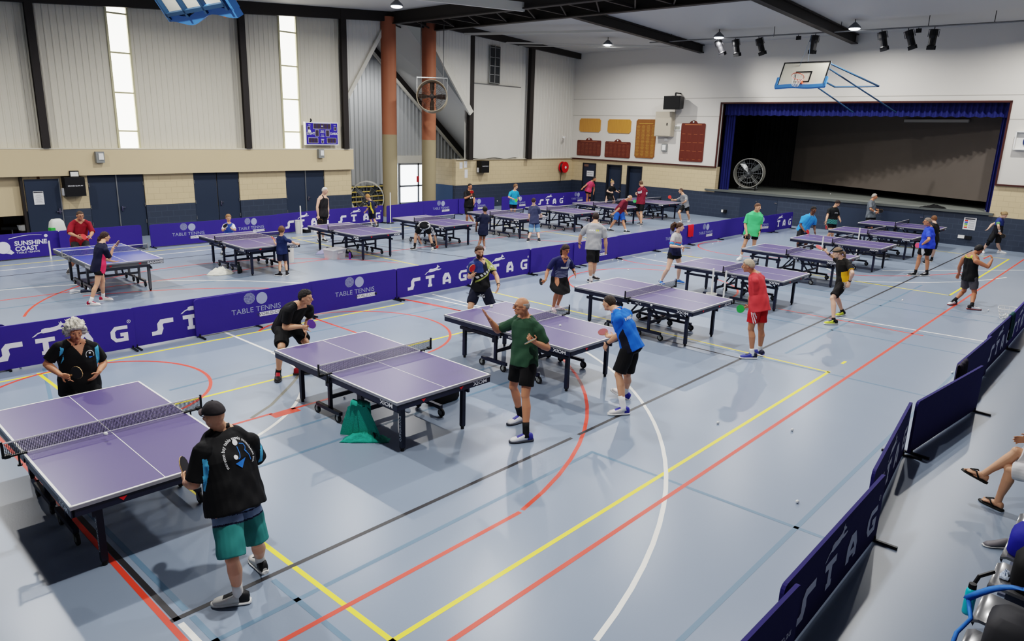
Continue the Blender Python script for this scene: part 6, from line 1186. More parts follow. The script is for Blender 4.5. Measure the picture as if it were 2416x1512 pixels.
# ------------------------------------------------------------------ things on the walls
def wall_board(name, y0, y1, z0, z1, style, material, lab, cat, group=None, off=.06, t=.04, lines=None):
    o = empty(name, (STX((y0+y1)/2, off), (y0+y1)/2, (z0+z1)/2), ST_RZ, lab, cat, group); w, h = abs(y0-y1)/2, (z1-z0)/2
    if style == 'notch': c = .09; pts = [(-w+c, -h), (w-c, -h), (w-c*.6, -h+c*.6), (w, -h+c), (w, h-c), (w-c*.6, h-c*.6), (w-c, h), (-w+c, h), (-w+c*.6, h-c*.6), (-w, h-c), (-w, -h+c), (-w+c*.6, -h+c*.6)]
    elif style == 'arch': b = .14; pts = [(-w+.05, -h), (w-.05, -h), (w, -h+.05), (w, h-b-.05), (w-.05, h-b), (.24, h-b)]+[(.2*math.cos(a), h-b+b*math.sin(a)) for a in (.35, .8, PI/2, PI-.8, PI-.35)]+[(-.24, h-b), (-w+.05, h-b), (-w, h-b-.05), (-w, -h+.05)]
    else: pts = [(-w, -h), (w, -h), (w, h), (-w, h)]
    f = lambda x, y, d: (-t-.0+d, -x, y)
    MB().prism(pts, t, f).build('board', material, o)
    if lines:
        l = MB(); cols, rows, gold = lines
        for c in range(cols):
            cx = -w+2*w*(c+.5)/cols
            for r in range(rows):
                z = -h+.1+(2*h-.36)*r/rows; ww = w/cols*(.45+.35*((r*7+c*5) % 5)/5)
                l.add([f(cx-ww, z, -.002), f(cx+ww, z, -.002), f(cx+ww, z+.014, -.002), f(cx-ww, z+.014, -.002)], [(0, 1, 2, 3)])
        l.add([f(-w*.7, h-.22, -.002), f(w*.7, h-.22, -.002), f(w*.7, h-.19, -.002), f(-w*.7, h-.19, -.002)], [(0, 1, 2, 3)])
        l.build('gilt_entries', mat('gilt_%d' % gold[0], gold, .5), o, recalc=False)
    if style == 'arch': MB().lathe([(.045, 0), (.045, .01)], 12, (-t-.01, 0, h-.075), Matrix.Rotation(PI/2, 3, 'Y')).build('crest', M_white, o)
    return o
W_light = wood_mat('honey_timber', (176, 116, 44), (204, 146, 66)); W_red = wood_mat('dark_red_timber_board', (78, 30, 20), (104, 44, 30)); W_brown = wood_mat('brown_timber', (112, 66, 26), (146, 92, 42))
GB = 'honour boards beside the stage'
wall_board('honour_board', 25.5, 24.0, 3.86, 4.58, 'notch', W_light, 'blank honey timber board, left one of the upper pair', 'honour board', GB)
wall_board('honour_board', 23.5, 21.95, 3.84, 4.56, 'notch', W_light, 'blank honey timber board, right one of the upper pair', 'honour board', GB)
wall_board('honour_board', 25.6, 23.9, 2.58, 3.56, 'arch', W_red, 'wide dark red honour board with crest below the left honey board', 'honour board', GB, lines=(6, 9, (140, 84, 60)))
wall_board('honour_board', 23.6, 21.9, 2.56, 3.54, 'arch', W_red, 'wide dark red honour board with crest below the right honey board', 'honour board', GB, lines=(6, 9, (140, 84, 60)))
wall_board('honour_board', 21.6, 20.35, 2.62, 4.58, 'notch', W_brown, 'tall brown honour board with gilt columns and notched corners', 'honour board', GB, lines=(4, 26, (186, 142, 66)))
wall_board('honour_board', 18.85, 17.5, 2.58, 4.56, 'arch', W_red, 'tall dark red honour board with crest, nearest the stage opening', 'honour board', GB, lines=(4, 4, (168, 96, 60)))
o = empty('electrical_cabinet', (STX(19.76, .06), 19.76, 4.35), ST_RZ, 'beige electrical cabinet on the white wall under the black speaker', 'cabinet')
mb = MB(); mb.box((-.16, 0, 0), (.3, .98, 1.2)); mb.build('cabinet_body', mat('beige_metal', (176, 166, 148), .45), o)
MB().box((-.32, 0, 0), (.015, .93, 1.14)).build('cabinet_door', mat('beige_metal_door', (184, 174, 156), .45), o); MB().box((-.335, -.25, 0), (.02, .05, .13)).build('handle', M_black, o)
def on_stage_wall(name, y, z, w, h, t, parts, lab, cat, off=.06):
    o = empty(name, (STX(y, off), y, z), ST_RZ, lab, cat)
    for nm, dy, dz, ww, hh, x0, tt, m in parts: MB().box((-x0-tt/2, dy, dz), (tt, ww, hh)).build(nm, m, o)
    return o
on_stage_wall('control_panel', 19.05, 4.19, .4, .26, .05, (('panel', 0, 0, .38, .26, 0, .04, M_white), ('display', .02, -.01, .26, .16, .04, .005, mat('panel_face', (150, 150, 140), .4))), 'small white control panel right of the beige cabinet', 'control panel')
on_stage_wall('wall_light', 19.74, 3.2, .3, .36, .1, (('frame', 0, 0, .3, .38, 0, .1, M_greyplastic), ('diffuser', 0, .0, .2, .26, .1, .02, M_white)), 'small caged wall light below the beige cabinet', 'wall light')
on_stage_wall('junction_box', 19.7, 3.6, .16, .12, .06, (('box', 0, 0, .16, .13, 0, .06, M_white),), 'tiny white box between the cabinet and the caged wall light', 'box')
sp = empty('loudspeaker', (STX(19.1, .5), 19.1, 5.38), ST_RZ, 'black loudspeaker bracketed high on the wall left of the stage', 'speaker')
MB().rings([[(-.28, -.48, -.34), (-.28, .48, -.34), (-.28, .48, .3), (-.28, -.48, .3)], [(.25, -.34, -.28), (.25, .34, -.28), (.25, .34, .26), (.25, -.34, .26)]]).build('speaker_box', M_black, sp); MB().box((-.285, 0, -.02), (.01, .88, .58)).build('grille', mat('speaker_grille', (12, 12, 13), .8), sp)
MB().bar((0, 0, .28), (.0, 0, .45), .06, .06).bar((0, 0, .45), (.45, 0, .45), .06, .06).box((0, 0, .3), (.2, .3, .03)).build('bracket', M_black, sp)
ck = empty('clock', (STX(4.25, .07), 4.25, 4.0), ST_RZ, 'round dark blue wall clock in a white box frame at the right edge', 'clock')
mb = MB(); 
for a in ((0, 0, .31, .9, .04), (0, 0, -.31, .9, .04)): mb.box((-.08, a[0], a[2]), (.16, a[3], a[4]))
for s in (-1, 1): mb.box((-.08, s*.44, 0), (.16, .04, .62))
mb.box((-.01, 0, 0), (.02, .86, .6)); mb.build('clock_box', M_white, ck)
MB().lathe([(.2, 0), (.21, .03), (.19, .04)], 28, (-.03, 0, -.02), Matrix.Rotation(-PI/2, 3, 'Y')).build('clock_face', mat('clock_blue', (36, 52, 96), .4), ck)
mb = MB()
for i in range(12): a = 2*PI*i/12; put_text(mb, str(12 if i == 0 else i), lambda x, y: (-.073, -(.15*math.sin(a)+x), -.02+.15*math.cos(a)+y), .055, .02)
mb.bar((-.074, 0, -.02), (-.074, .08, .03), .012, .003); mb.bar((-.074, 0, -.02), (-.074, .13, .06), .008, .003); mb.build('clock_numerals', M_white, ck, recalc=False)
po = on_stage_wall('poster', 5.66, .86, .4, .44, .01, (('sheet', 0, 0, .42, .46, 0, .006, M_paper),), 'small white notice with a rainbow column of blocks on the navy stage front', 'poster', 0.01)
mb = MB(); cols = [(60, 60, 66), (200, 60, 50), (60, 80, 190), (70, 160, 80), (220, 190, 60), (200, 70, 60)]
for i, c in enumerate(cols): mb.box((-.008, .12 if i else 0, .18-i*.066), (.003, .11 if i else .34, .05), i)
for i in range(8): mb.box((-.008, -.07, .12-i*.04), (.003, .2, .008), 0)
mb.build('poster_print', [mat('poster_ink_%d' % i, c, .6) for i, c in enumerate(cols)], po)
on_stage_wall('power_outlet', 5.86, .34, .2, .1, .03, (('plate', 0, 0, .22, .12, 0, .03, M_white),), 'white power outlet on the navy stage front', 'outlet', 0.01)
on_stage_wall('socket_outlet', 5.62, .33, .2, .1, .05, (('plate', 0, 0, .22, .13, 0, .05, M_black),), 'black outlet beside the white one on the stage front', 'outlet', 0.01)
on_stage_wall('floor_socket', 16.1, .33, .2, .1, .08, (('plate', .06, 0, .12, .12, 0, .05, M_white), ('plug', -.08, 0, .14, .14, 0, .1, M_black)), 'white and black plug low on the stage front behind the middle barriers', 'outlet', 0.01)
dn = on_stage_wall('door_sign', 24.58, 1.6, .5, .3, .01, (('sheet', 0, 0, .5, .3, 0, .006, M_paper),), 'white paper sign on the leftmost dark door', 'sign', .04)
mb = MB(); put_text(mb, 'EMERGENCY', lambda x, y: (-.0075, -x, .05+y), .075, .015); put_text(mb, 'EXIT ONLY', lambda x, y: (-.0075, -x, -.06+y), .075, .015); mb.build('lettering', M_ink, dn, recalc=False)
# left wall
def on_left_wall(name, x, z, yy, parts, lab, cat):
    o = empty(name, (x, yy, z), 0, lab, cat)
    for nm, dx, dz, ww, hh, y0, tt, m in parts: MB().box((dx, -y0-tt/2, dz), (ww, tt, hh)).build(nm, m, o)
    return o
M_sbp = mat('scoreboard_purple', (46, 34, 150), .4); M_sbd = mat('scoreboard_digit', (58, 46, 56), .35)
sb = on_left_wall('scoreboard', 16.76, 3.48, Y1-.1, (('case', 0, 0, 1.5, .88, 0, .12, M_white), ('panel', 0, 0, 1.42, .8, .12, .01, M_sbp)), 'purple electronic basketball scoreboard above the beige wall', 'scoreboard')
mb = MB(); mt = MB()
fy = -.133
for x, z, w, h, nd in ((-.0, .28, .8, .2, 5), (-.6, .2, .1, .13, 1), (.6, .2, .1, .13, 1), (-.24, .02, .16, .24, 1), (.24, .02, .16, .24, 1), (-.42, -.26, .42, .2, 3), (.42, -.26, .42, .2, 3), (0, -.31, .09, .1, 1)):
    for i in range(nd): mb.box((x-w/2+w*(i+.5)/nd, fy, z), (w/nd-.02, .006, h-.02))
    for q in ((x, z+h/2, w+.02, .008), (x, z-h/2, w+.02, .008), (x-w/2, z, .008, h), (x+w/2, z, .008, h)): mt.box((q[0], fy-.002, q[1]), (q[2], .004, q[3]))
mb.build('digit', M_sbd, sb)
T_ = lambda s, x0, z0, sz, b=.02: put_text(mt, s, lambda x, y: (x0+x, fy-.006, z0+y), sz, b)
T_('LIGHT', -.52, -.0, .13); T_('DARK', .53, -.0, .13); T_('TEAM', 0, .1, .06); T_('FOULS', 0, .045, .06); T_('KG', 0, .28, .06); T_('be be', 0, -.05, .05); T_('CLUBSET', 0, -.11, .045); T_('TIMERS', -.58, .32, .035); T_('TIMERS', .58, .32, .035); T_('PERIOD', 0, -.22, .04)
mt.build('lettering', M_letter, sb, recalc=False)
MB().tube([(-.5, -.1, .44), (-.5, -.16, .5), (-.55, -.2, .54)], .03, 8).build('horn', M_black, sb); mt = MB(); mt.lathe([(.07, 0), (.06, .04), (.03, .05)], 14, (-.6, -.14, .08), Matrix.Rotation(PI/2, 3, 'X')); mt.build('siren', M_white, sb)
for i, (x, z, lab) in enumerate(((8.55, 2.63, 'grey caged wall light on the beige band at left'), (16.64, 2.72, 'grey caged wall light below the scoreboard'))):
    on_left_wall('wall_light', x, z, Y1-.18, (('frame', 0, 0, .24, .34, 0, .14, M_greyplastic), ('diffuser', .02, .02, .14, .2, .14, .02, M_white)), lab, 'wall light')
def locked_box(x, z, yy, lab, txt_):
    o = on_left_wall('storage_box', x, z, yy, (('box', 0, 0, .56, .58, 0, .34, M_black), ('tag', -.3, -.16, .04, .22, .06, .1, M_paper)), lab, 'box')
    mb = MB(); put_text(mb, txt_, lambda a, y: (a, -.3425, .03+y), .055, .012); mb.build('lettering', M_letter, o, recalc=False)
locked_box(7.74, 1.74, Y1-.0, 'black wall box with white lettering beside the open store door', 'GRAND SLAM AV'); locked_box(26.3, 2.03, Y2-.0, 'black wall box with small lettering right of the entry corner', 'GRAND SLAM AV')
cb = on_left_wall('thermostat', 7.78, 2.13, Y1-.18, (('frame', 0, 0, .26, .18, 0, .05, M_black), ('dial', 0, -.01, .22, .14, .05, .01, M_white)), 'small framed white dial above the black wall box at left', 'dial')
nt_ = on_left_wall('notice', 6.78, 1.42, Y1-.06, (('sheet', 0, 0, .27, .4, 0, .004, M_paper), ('heading', 0, .17, .25, .03, .004, .002, M_ink)), 'white printed notice on the open navy door at far left', 'notice')
mb = MB()
for i in range(9): mb.box((0, -.006, .1-i*.03), (.12+.04*(i % 3), .002, .006))
mb.build('print', mat('grey_ink', (150, 150, 156), .7), nt_)
for i, (x, z, w, h) in enumerate(((24.95, 2.1, .2, .3), (25.25, 2.15, .22, .32), (25.3, 1.7, .2, .4))): on_left_wall('paper_notice', x, z, Y2-.0, (('sheet', 0, 0, w, h, 0, .006, M_paper),), ('white paper notice at the corner of the entry', 'white paper notice left of the black box at the entry', 'long white paper notice low beside the entry corner')[i], 'notice')
hr = empty('fire_hose_reel', (32.75, Y2-.02, 1.9), 0, 'bright red fire hose reel on the beige wall in the far corner', 'hose reel')
X_ = Matrix.Rotation(PI/2, 3, 'X')
MB().lathe([(.3, .06), (.31, .08), (.3, .1), (.12, .11), (.12, .26), (.3, .27), (.31, .29), (.3, .31), (.1, .32)], 32, (0, 0, 0), X_).build('reel', M_red, hr, smooth=True, angle=.6)
MB().lathe([(.07, .32), (.075, .335), (.02, .34)], 16, (0, 0, 0), X_).build('hub', M_white, hr); mb = MB()
for i in range(4): mb.tube([(.23*math.cos(2*PI*j/28), -.12-.035*i, .23*math.sin(2*PI*j/28)) for j in range(28)], .02, 6, closed=True)
mb.tube([(-.2, -.2, -.1), (-.24, -.2, -.4), (-.2, -.16, -.55), (-.22, -.15, -.85)], .018, 6); mb.build('hose', M_black, hr)
cc = empty('security_camera', (32.85, Y2, 3.55), 0, 'small white security camera in the far left corner', 'camera')
MB().tube([(0, -.02, 0), (-.05, -.2, -.02)], .03, 8).box((0, 0.01, 0), (.12, .04, .12)).build('mount', M_white, cc); MB().cyl((-.1, -.2, .0), (-.32, -.3, -.03), .055, 12).build('camera_body', M_white, cc)
ex = empty('exit_sign', (24.95, 27.2, 2.05), .5, 'green running man exit sign by the glass entry', 'exit sign')
MB().box((0, 0, 0), (.6, .06, .28)).build('sign_box', M_black, ex); MB().box((0, -.035, 0), (.52, .01, .22)).build('sign_face', mat('exit_green', (40, 170, 120), .5, emit=.8), ex)
mb = MB(); f_ = lambda dx: (lambda x, y, d: (dx+x, -.042-d, y))
for dx in (-.14, .12): mb.prism([(-.05, -.07), (-.02, -.01), (-.05, .03), (-.02, .06), (.03, .05), (.05, .0), (.02, .0), (.05, -.07), (.02, -.08), (0, -.03), (-.03, -.08)], .002, f_(dx)); mb.box((dx-.01, -.042, .085), (.035, .003, .035))
mb.bar((-.05, -.043, 0), (.03, -.043, 0), .003, .03); mb.build('pictogram', M_white, ex)
lk = empty('metal_bin', (25.4, 27.6, 0), .3, 'tall grey metal locker bin beside the entry doors', 'bin'); MB().box((0, 0, .45), (.6, .4, .9)).build('bin_body', mat('bin_steel', (120, 124, 126), .4, metal=.4), lk); MB().box((0, -.205, .66), (.5, .01, .2)).build('flap', mat('bin_flap', (100, 104, 108), .4, metal=.4), lk); MB().box((0, 0, .92), (.62, .42, .04)).build('lid', M_steel, lk)
cv = empty('canvas_screen', (27.2, Y2-.06, 4.2), 0, 'large plain white canvas sheet hung between two dark columns', 'screen')
mb = MB(); n = 10; vs = []
for i in range(n+1):
    for j in range(n+1): vs.append((-1.8+3.62*i/n, -.03*math.sin(i*2.1)*math.sin(j*1.3)-.02, 1.74-3.5*j/n+.03*math.cos(i*1.3)*(j == n)))
mb.add(vs, [(i*(n+1)+j, (i+1)*(n+1)+j, (i+1)*(n+1)+j+1, i*(n+1)+j+1) for i in range(n) for j in range(n)]); mb.build('sheet', mat('white_canvas', (206, 202, 192), .7), cv, smooth=True); MB().tube([(-1.85, -.02, 1.76), (1.85, -.02, 1.76)], .03, 8).build('rail', M_steel, cv)
wn = MB().box((27.14, Y2-.02, 6.9), (.72, .03, 1.75)).build('window_3', mat('dark_louvre_glass', (52, 54, 56), .15), kind='structure')
fr = MB()
for z in (6.05, 6.45, 6.85, 7.25, 7.7): fr.box((27.14, Y2-.04, z), (.74, .03, .03))
for x in (26.78, 27.14, 27.5): fr.box((x, Y2-.04, 6.9), (.04, .03, 1.75))
fr.build('window_frame', M_steel, wn)
# rack with yellow shelves in the entry
rk = empty('shelf_rack', (21.0, 28.7, 0), .05, 'low rack with yellow shelf edges at the back of the entry', 'rack')
mb = MB(); my = MB()
for i, z in enumerate((.12, .35, .58, .81, 1.04)): my.box((0, -.2, z), (2.6, .04, .05)); mb.box((0, 0, z), (2.6, .36, .02))
for x in (-1.3, -.43, .43, 1.3): mb.box((x, .0, .55), (.04, .36, 1.1))
mb.build('frame', M_steel, rk); my.build('shelf_edge', M_yellow, rk); mb = MB()
for i in range(4):
    for j in range(16): mb.box((-1.2+.16*j, .02, .22+.23*i), (.1, .26, .15))
mb.build('stored_bundles', mat('dark_bundles', (60, 66, 74), .7), rk)
# store room things behind the open door
ch = empty('office_chair', (6.2, 26.5, 0), -.4, 'dark office chair inside the store room doorway', 'chair')
MB().box((0, 0, .46), (.48, .46, .08)).build('seat', M_black, ch); MB().box((.0, .22, .8), (.46, .06, .5)).build('backrest', M_black, ch); MB().cyl((0, 0, .1), (0, 0, .44), .03, 10).build('column', M_steel, ch)
mb = MB()
for i in range(5): a = 2*PI*i/5; mb.bar((0, 0, .1), (.28*math.cos(a), .28*math.sin(a), .05), .04, .03); mb.ball((.28*math.cos(a), .28*math.sin(a), .03), .03)
mb.build('base', M_black, ch)
tb = empty('plastic_tub', (6.45, 26.0, .42), .2, 'white plastic tub on a stool in the store room doorway', 'tub'); mb = MB(); mb.rings([[(-.16, -.1, 0), (.16, -.1, 0), (.16, .1, 0), (-.16, .1, 0)], [(-.19, -.13, .16), (.19, -.13, .16), (.19, .13, .16), (-.19, .13, .16)]]); mb.build('tub_body', M_white, tb)
MB().box((6.45, 26.0, .39), (.36, .3, .05)).bar((6.32, 25.9, 0), (6.32, 25.9, .37), .03, .03).bar((6.58, 25.9, 0), (6.58, 25.9, .37), .03, .03).bar((6.32, 26.1, 0), (6.32, 26.1, .37), .03, .03).bar((6.58, 26.1, 0), (6.58, 26.1, .37), .03, .03).build('stool', M_dsteel); tag(bpy.data.objects['stool'], 'small dark stool carrying the white tub in the store room', 'stool')
tg = MB(); random.seed(3)
for i in range(240):
    z = .5+1.4*random.random(); c = V((6.62+.1*random.random()-.12*abs(math.sin(z*3)), 25.95+.2*random.random(), z)); d = V((random.uniform(-1, 1), random.uniform(-1, 1), random.uniform(-1, 1))).normalized()*.09; e_ = d.orthogonal().normalized()*.02
    tg.add([c-d-e_, c+d-e_, c+d+e_, c-d+e_], [(0, 1, 2, 3)])
tag(tg.build('tinsel', mat('gold_foil', (190, 150, 60), .25, metal=.9), recalc=False), 'crumpled gold tinsel hanging inside the store room doorway', 'tinsel', kind='stuff')
tag(MB().rings([[(6.48, 25.8, 1.56), (6.6, 25.75, 1.72), (6.7, 25.8, 1.6), (6.6, 25.85, 1.46)], [(6.5, 25.82, 1.56), (6.6, 25.8, 1.68), (6.68, 25.83, 1.6), (6.6, 25.87, 1.5)]]).build('purple_cloth', mat('purple_cloth', (70, 50, 160), .7)), 'purple cloth hanging among the gold tinsel', 'cloth')
# ------------------------------------------------------------------ things on the floor
M_ball = mat('white_ball', (232, 232, 228), .4)
def ball(x, y, z, lab, grp=None):
    return tag(MB().ball((0, 0, 0), .02*1.0, 0, 16, 10).build('table_tennis_ball', M_ball, smooth=True), lab, 'ball', grp or 'table tennis balls'), (x, y, z)
BL = [(8.84, 4.06, .02, 'ball on the floor just above the long yellow line'), (9.35, 3.23, .02, 'ball on the floor just below the long red line, right of the yellow corner'), (7.41, 2.4, .02, 'ball on the floor nearest to the bottom barriers'), (13.91, 2.26, .02, 'ball on the floor by the blue side line near the plain shaded barrier'),
 (2.85, 12.85, .02, 'ball lying against the barrier foot at the far left'), (18.59, 12.55, .02, 'leftmost of four balls at the barrier foot behind the man in grey'), (18.8, 12.5, .02, 'second of four balls at the barrier foot behind the man in grey'), (18.55, 12.3, .02, 'third of four balls near the barrier foot behind the man in grey'), (18.75, 12.28, .02, 'fourth of four balls near the barrier foot behind the man in grey'),
 (17.59, 11.31, .02, 'ball alone on the floor between the man in grey and the woman with the ponytail'), (20.52, 12.2, .02, 'ball on the floor left of the woman with the curly ponytail'), (24.5, 12.2, .02, 'lower of two balls by the barrier right of the red cloth'), (25.3, 12.4, .02, 'upper of two balls by the barrier right of the red cloth'), (5.72, 8.34, .02, 'ball on the floor under the second table'), (8.5, 8.22, .02, 'ball beside a caster of the table behind the man in green'),
 (20.04, 2.77, .02, 'ball on the floor right of the man in the black singlet'), (27.4, 12.4, .02, 'ball on the floor near the man in the light green shirt'), (32.95, 5.3, STG+.035, 'ball at the right end of the stage floor'), (35.8, 12.1, STG+.035, 'ball at the back of the stage floor'),
 (2.24, 7.32, .83, 'ball bouncing in the air over the nearest table'), (6.18, 5.88, 1.755, 'ball in the air above the open palm of the man in green'), (8.78, 6.84, .85, 'ball over the table between the men in green and blue'), (11.36, 6.75, .79, 'ball at the near edge of the table in front of the man in blue'), (17.65, 4.08, .4, 'ball in the air left of the man in the black singlet'), (22.6, 21.3, .9, 'ball in the air before the gap between far barriers')]
for x, y, z, lab in BL:
    o, p_ = ball(x, y, z, lab); o.location = p_
def towel(name, pts, h, rgb, lab, cat='towel', seed=1, scale=1.):
    """crumpled cloth: heap outline with folds"""
    mb = MB(); n = 26; cx = sum(p[0] for p in pts)/len(pts); cy = sum(p[1] for p in pts)/len(pts); rings = []
    R_ = 9
    for i in range(R_+1):
        t = i/R_; ring = []
        for k in range(n):
            a = 2*PI*k/n; j = k/n*len(pts); j0 = int(j) % len(pts); fr_ = j-int(j); ox = pts[j0][0]*(1-fr_)+pts[(j0+1) % len(pts)][0]*fr_; oy = pts[j0][1]*(1-fr_)+pts[(j0+1) % len(pts)][1]*fr_
            nz = noise.noise(V((a*1.7+seed, t*4, seed)))
            z = max(.006, h*(1-t**1.6)*(1+.5*nz)+.03*noise.noise(V((ox*14+seed, oy*14, t*7)))*(1-t**3)+.012*math.sin(a*7+t*9))
            ring.append((cx+(ox-cx)*(t*.97+.03)*(1+.08*nz), cy+(oy-cy)*(t*.97+.03)*(1+.08*nz), z if i < R_ else .002))
        rings.append(ring)
    mb.rings(rings); o = mb.build(name, mat('towel_%d_%d_%d' % rgb, rgb, .9, bump=.6, bscale=60), smooth=True); return tag(o, lab, cat)
o = towel('towel', [(4.78, 7.12), (4.9, 6.98), (5.05, 6.84), (5.22, 6.68), (5.32, 6.78), (5.2, 6.95), (5.12, 7.1), (4.96, 7.22)], .1, (30, 150, 130), 'teal green towel hanging from the table frame and heaped on the floor', seed=5)
mb = MB(); NU, NV = 30, 14; vs = []
for j in range(NV+1):
    t = j/NV; w = .1+.13*t; z = .47*(1-t)**.9+.03
    for i in range(NU+1):
        q = i/NU-.5; fo = math.sin(q*26+t*2)*.03*(.4+t)+math.sin(q*11+1)*.025
        vs.append((5.0+q*w*1.1+.06*t-fo*.5, 7.02-q*w*2.0-.03*t+fo*.7, z-.05*abs(q)*(1-t)*2+.02*math.sin(q*17+t*5)*(1-t)))
mb.add(vs, [(j*(NU+1)+i, j*(NU+1)+i+1, (j+1)*(NU+1)+i+1, (j+1)*(NU+1)+i) for j in range(NV) for i in range(NU)])
g_ = mb.build('towel_fold', mat('towel_30_150_130', (30, 150, 130), .9), o, smooth=True, recalc=False)
mb = MB(); vs = []
for j in range(9):
    t = j/8
    for i in range(NU+1):
        q = i/NU-.5; a = t*PI; fo = math.sin(q*20+2)*.02
        vs.append((5.03+q*.13-.05*math.cos(a)+fo*.4, 7.0-q*.22-.05*math.cos(a)+fo, .49+.05*math.sin(a)-.2*(t > .5)*(t-.5)*2*(.6+.5*abs(math.sin(q*5)))-.06*q*q))
mb.add(vs, [(j*(NU+1)+i, j*(NU+1)+i+1, (j+1)*(NU+1)+i+1, (j+1)*(NU+1)+i) for j in range(8) for i in range(NU)])
mb.build('towel_fold', mat('towel_30_150_130', (30, 150, 130), .9), o, smooth=True, recalc=False)
towel('towel', [(8.25, 18.0), (8.45, 17.75), (8.8, 17.7), (9.0, 17.85), (8.9, 18.1), (8.55, 18.2)], .16, (222, 220, 206), 'white towel heaped on the floor before the second far table', seed=9)
towel('cloth', [(12.15, 19.0), (12.5, 18.85), (12.9, 19.0), (12.95, 19.3), (12.5, 19.4)], .13, (150, 150, 186), 'crumpled blue and white cloth on the floor left of the clear tub', 'cloth', seed=14)
towel('jacket', [(32.1, 7.5), (32.75, 7.35), (32.85, 6.8), (32.55, 6.6), (32.3, 6.9)], .1, (16, 16, 18), 'black jacket lying near the edge of the stage', 'jacket', seed=22).location = (.42, 0, STG+.012)
tub = empty('storage_tub', (12.25, 18.12, 0), .2, 'clear plastic tub on the floor before a far table', 'tub')
M_clear = mat('frosted_plastic', (206, 204, 206), .35); mb = MB(); mb.rings([[(-.24, -.17, 0), (.24, -.17, 0), (.24, .17, 0), (-.24, .17, 0)], [(-.27, -.2, .26), (.27, -.2, .26), (.27, .2, .26), (-.27, .2, .26)], [(-.29, -.22, .26), (.29, -.22, .26), (.29, .22, .26), (-.29, .22, .26)], [(-.29, -.22, .29), (.29, -.22, .29), (.29, .22, .29), (-.29, .22, .29)], [(-.25, -.18, .29), (.25, -.18, .29), (.25, .18, .29), (-.25, .18, .29)], [(-.22, -.15, .05), (.22, -.15, .05), (.22, .15, .05), (-.22, .15, .05)]]); mb.build('tub_body', M_clear, tub); MB().box((0, -.21, .2), (.2, .03, .05)).build('handle', M_clear, tub)
bt = empty('water_bottle', (12.5, 17.72, 0), 0, 'purple drink bottle standing beside the clear tub', 'bottle'); MB().lathe([(.035, 0), (.037, .01), (.037, .16), (.028, .19), (.024, .2)], 16).build('bottle_body', mat('purple_bottle', (84, 44, 130), .3), bt, smooth=True); MB().lathe([(.026, .2), (.026, .24), (.012, .25), (.01, .27)], 12).build('cap', M_black, bt)
bk = empty('water_bottle', (9.03, 17.73, 0), 0, 'dark bottle standing beside the white towel', 'bottle'); MB().lathe([(.04, 0), (.042, .22), (.03, .26)], 14).build('bottle_body', mat('dark_bottle', (26, 34, 36), .3), bk, smooth=True); MB().lathe([(.03, .26), (.03, .3)], 12).build('cap', M_black, bk)
def pail(x, y, r, h, lab, name='ball_bucket'):
    o = empty(name, (x, y, 0), 0, lab, 'bucket'); MB().lathe([(r*.92, 0), (r, h), (r+.008, h), (r+.008, h+.012), (r-.01, h+.012), (r*.86, .03)], 24).build('bucket_body', mat('white_bucket', (216, 214, 206), .45), o, smooth=True, angle=.6); return o
pail(10.9, 18.4, .14, .4, 'white cylinder bucket behind the small boy in navy'); pail(14.2, 23.2, .13, .46, 'white bucket standing against the far stag barrier with a pole'); pail(15.45, 7.6, .12, .26, 'white bucket with ball tubes before the table behind the man in red')
def rod(x, y, h, lab, tilt=(0, 0), foot=False):
    o = empty('ball_tube', (x, y, 0), 0, lab, 'pole', 'white ball collecting tubes'); MB().tube([(0, 0, .03), (tilt[0], tilt[1], h)], .02, 10).build('tube', M_white, o)
    if foot: MB().box((0, 0, .015), (.3, .1, .03)).build('foot', M_black, o)
    else: MB().cyl((0, 0, .0), (0, 0, .04), .024, 10).build('end_cap', M_white, o)
rod(14.2, 23.05, 1.0, 'white pole rising from before the far stag barrier bucket'); rod(18.61, 23.5, 1.25, 'tall white pole with black foot before the fan at the far wall', foot=True); rod(15.46, 7.6, .86, 'white tube leaning out of the bucket behind the man in red', (.02, .02)); rod(15.5, 7.32, .84, 'white tube standing just right of the bucket behind the man in red', (.02, .0)); rod(22.85, 7.75, .95, 'white pole at the net of the table beyond the black and yellow player'); rod(26.3, 7.75, .95, 'white pole at the net of the second table out from the stage'); rod(6.15, 22.8, .5, 'short white pole before the barriers behind the man in maroon')
for i, (x, y, w, m, lab) in enumerate(((14.5, 23.2, .22, M_black, 'black and white shoe box by the far white bucket'), (14.95, 23.3, .36, M_white, 'white carton by the far white bucket'))):
    o = empty('carton', (x, y, 0), .2, lab, 'box'); MB().box((0, 0, .07), (w, .24, .14)).build('box_body', m, o); MB().box((0, 0, .145), (w+.01, .25, .03)).build('lid', M_white, o)
wb = empty('ball_bowl', (26.2, 6.9, 0), 0, 'white bowl on the floor under the second table out from the stage', 'bowl'); MB().lathe([(.14, 0), (.22, .1), (.23, .1), (.15, .02)], 24).build('bowl_body', M_white, wb, smooth=True); MB().lathe([(.24, .1), (.245, .13), (.23, .13)], 24).build('rim', M_black, wb)
bs = empty('wire_basket', (19.45, 2.3, 0), .1, 'white wire basket of balls standing against the stag barrier', 'basket'); mb = MB()
for z, r in ((.02, .15), (.1, .17), (.18, .19), (.25, .21)): mb.tube([(r*1.2*math.copysign(abs(math.cos(a))**.6, math.cos(a)), r*math.copysign(abs(math.sin(a))**.6, math.sin(a)), z) for a in [2*PI*i/20 for i in range(20)]], .006, 5, closed=True)
for i in range(20): a = 2*PI*i/20; c_, s_ = math.copysign(abs(math.cos(a))**.6, math.cos(a)), math.copysign(abs(math.sin(a))**.6, math.sin(a)); mb.tube([(.15*1.2*c_, .15*s_, .02), (.21*1.2*c_, .21*s_, .25)], .004, 4)
mb.build('basket_wire', M_white, bs); mb = MB(); random.seed(5)
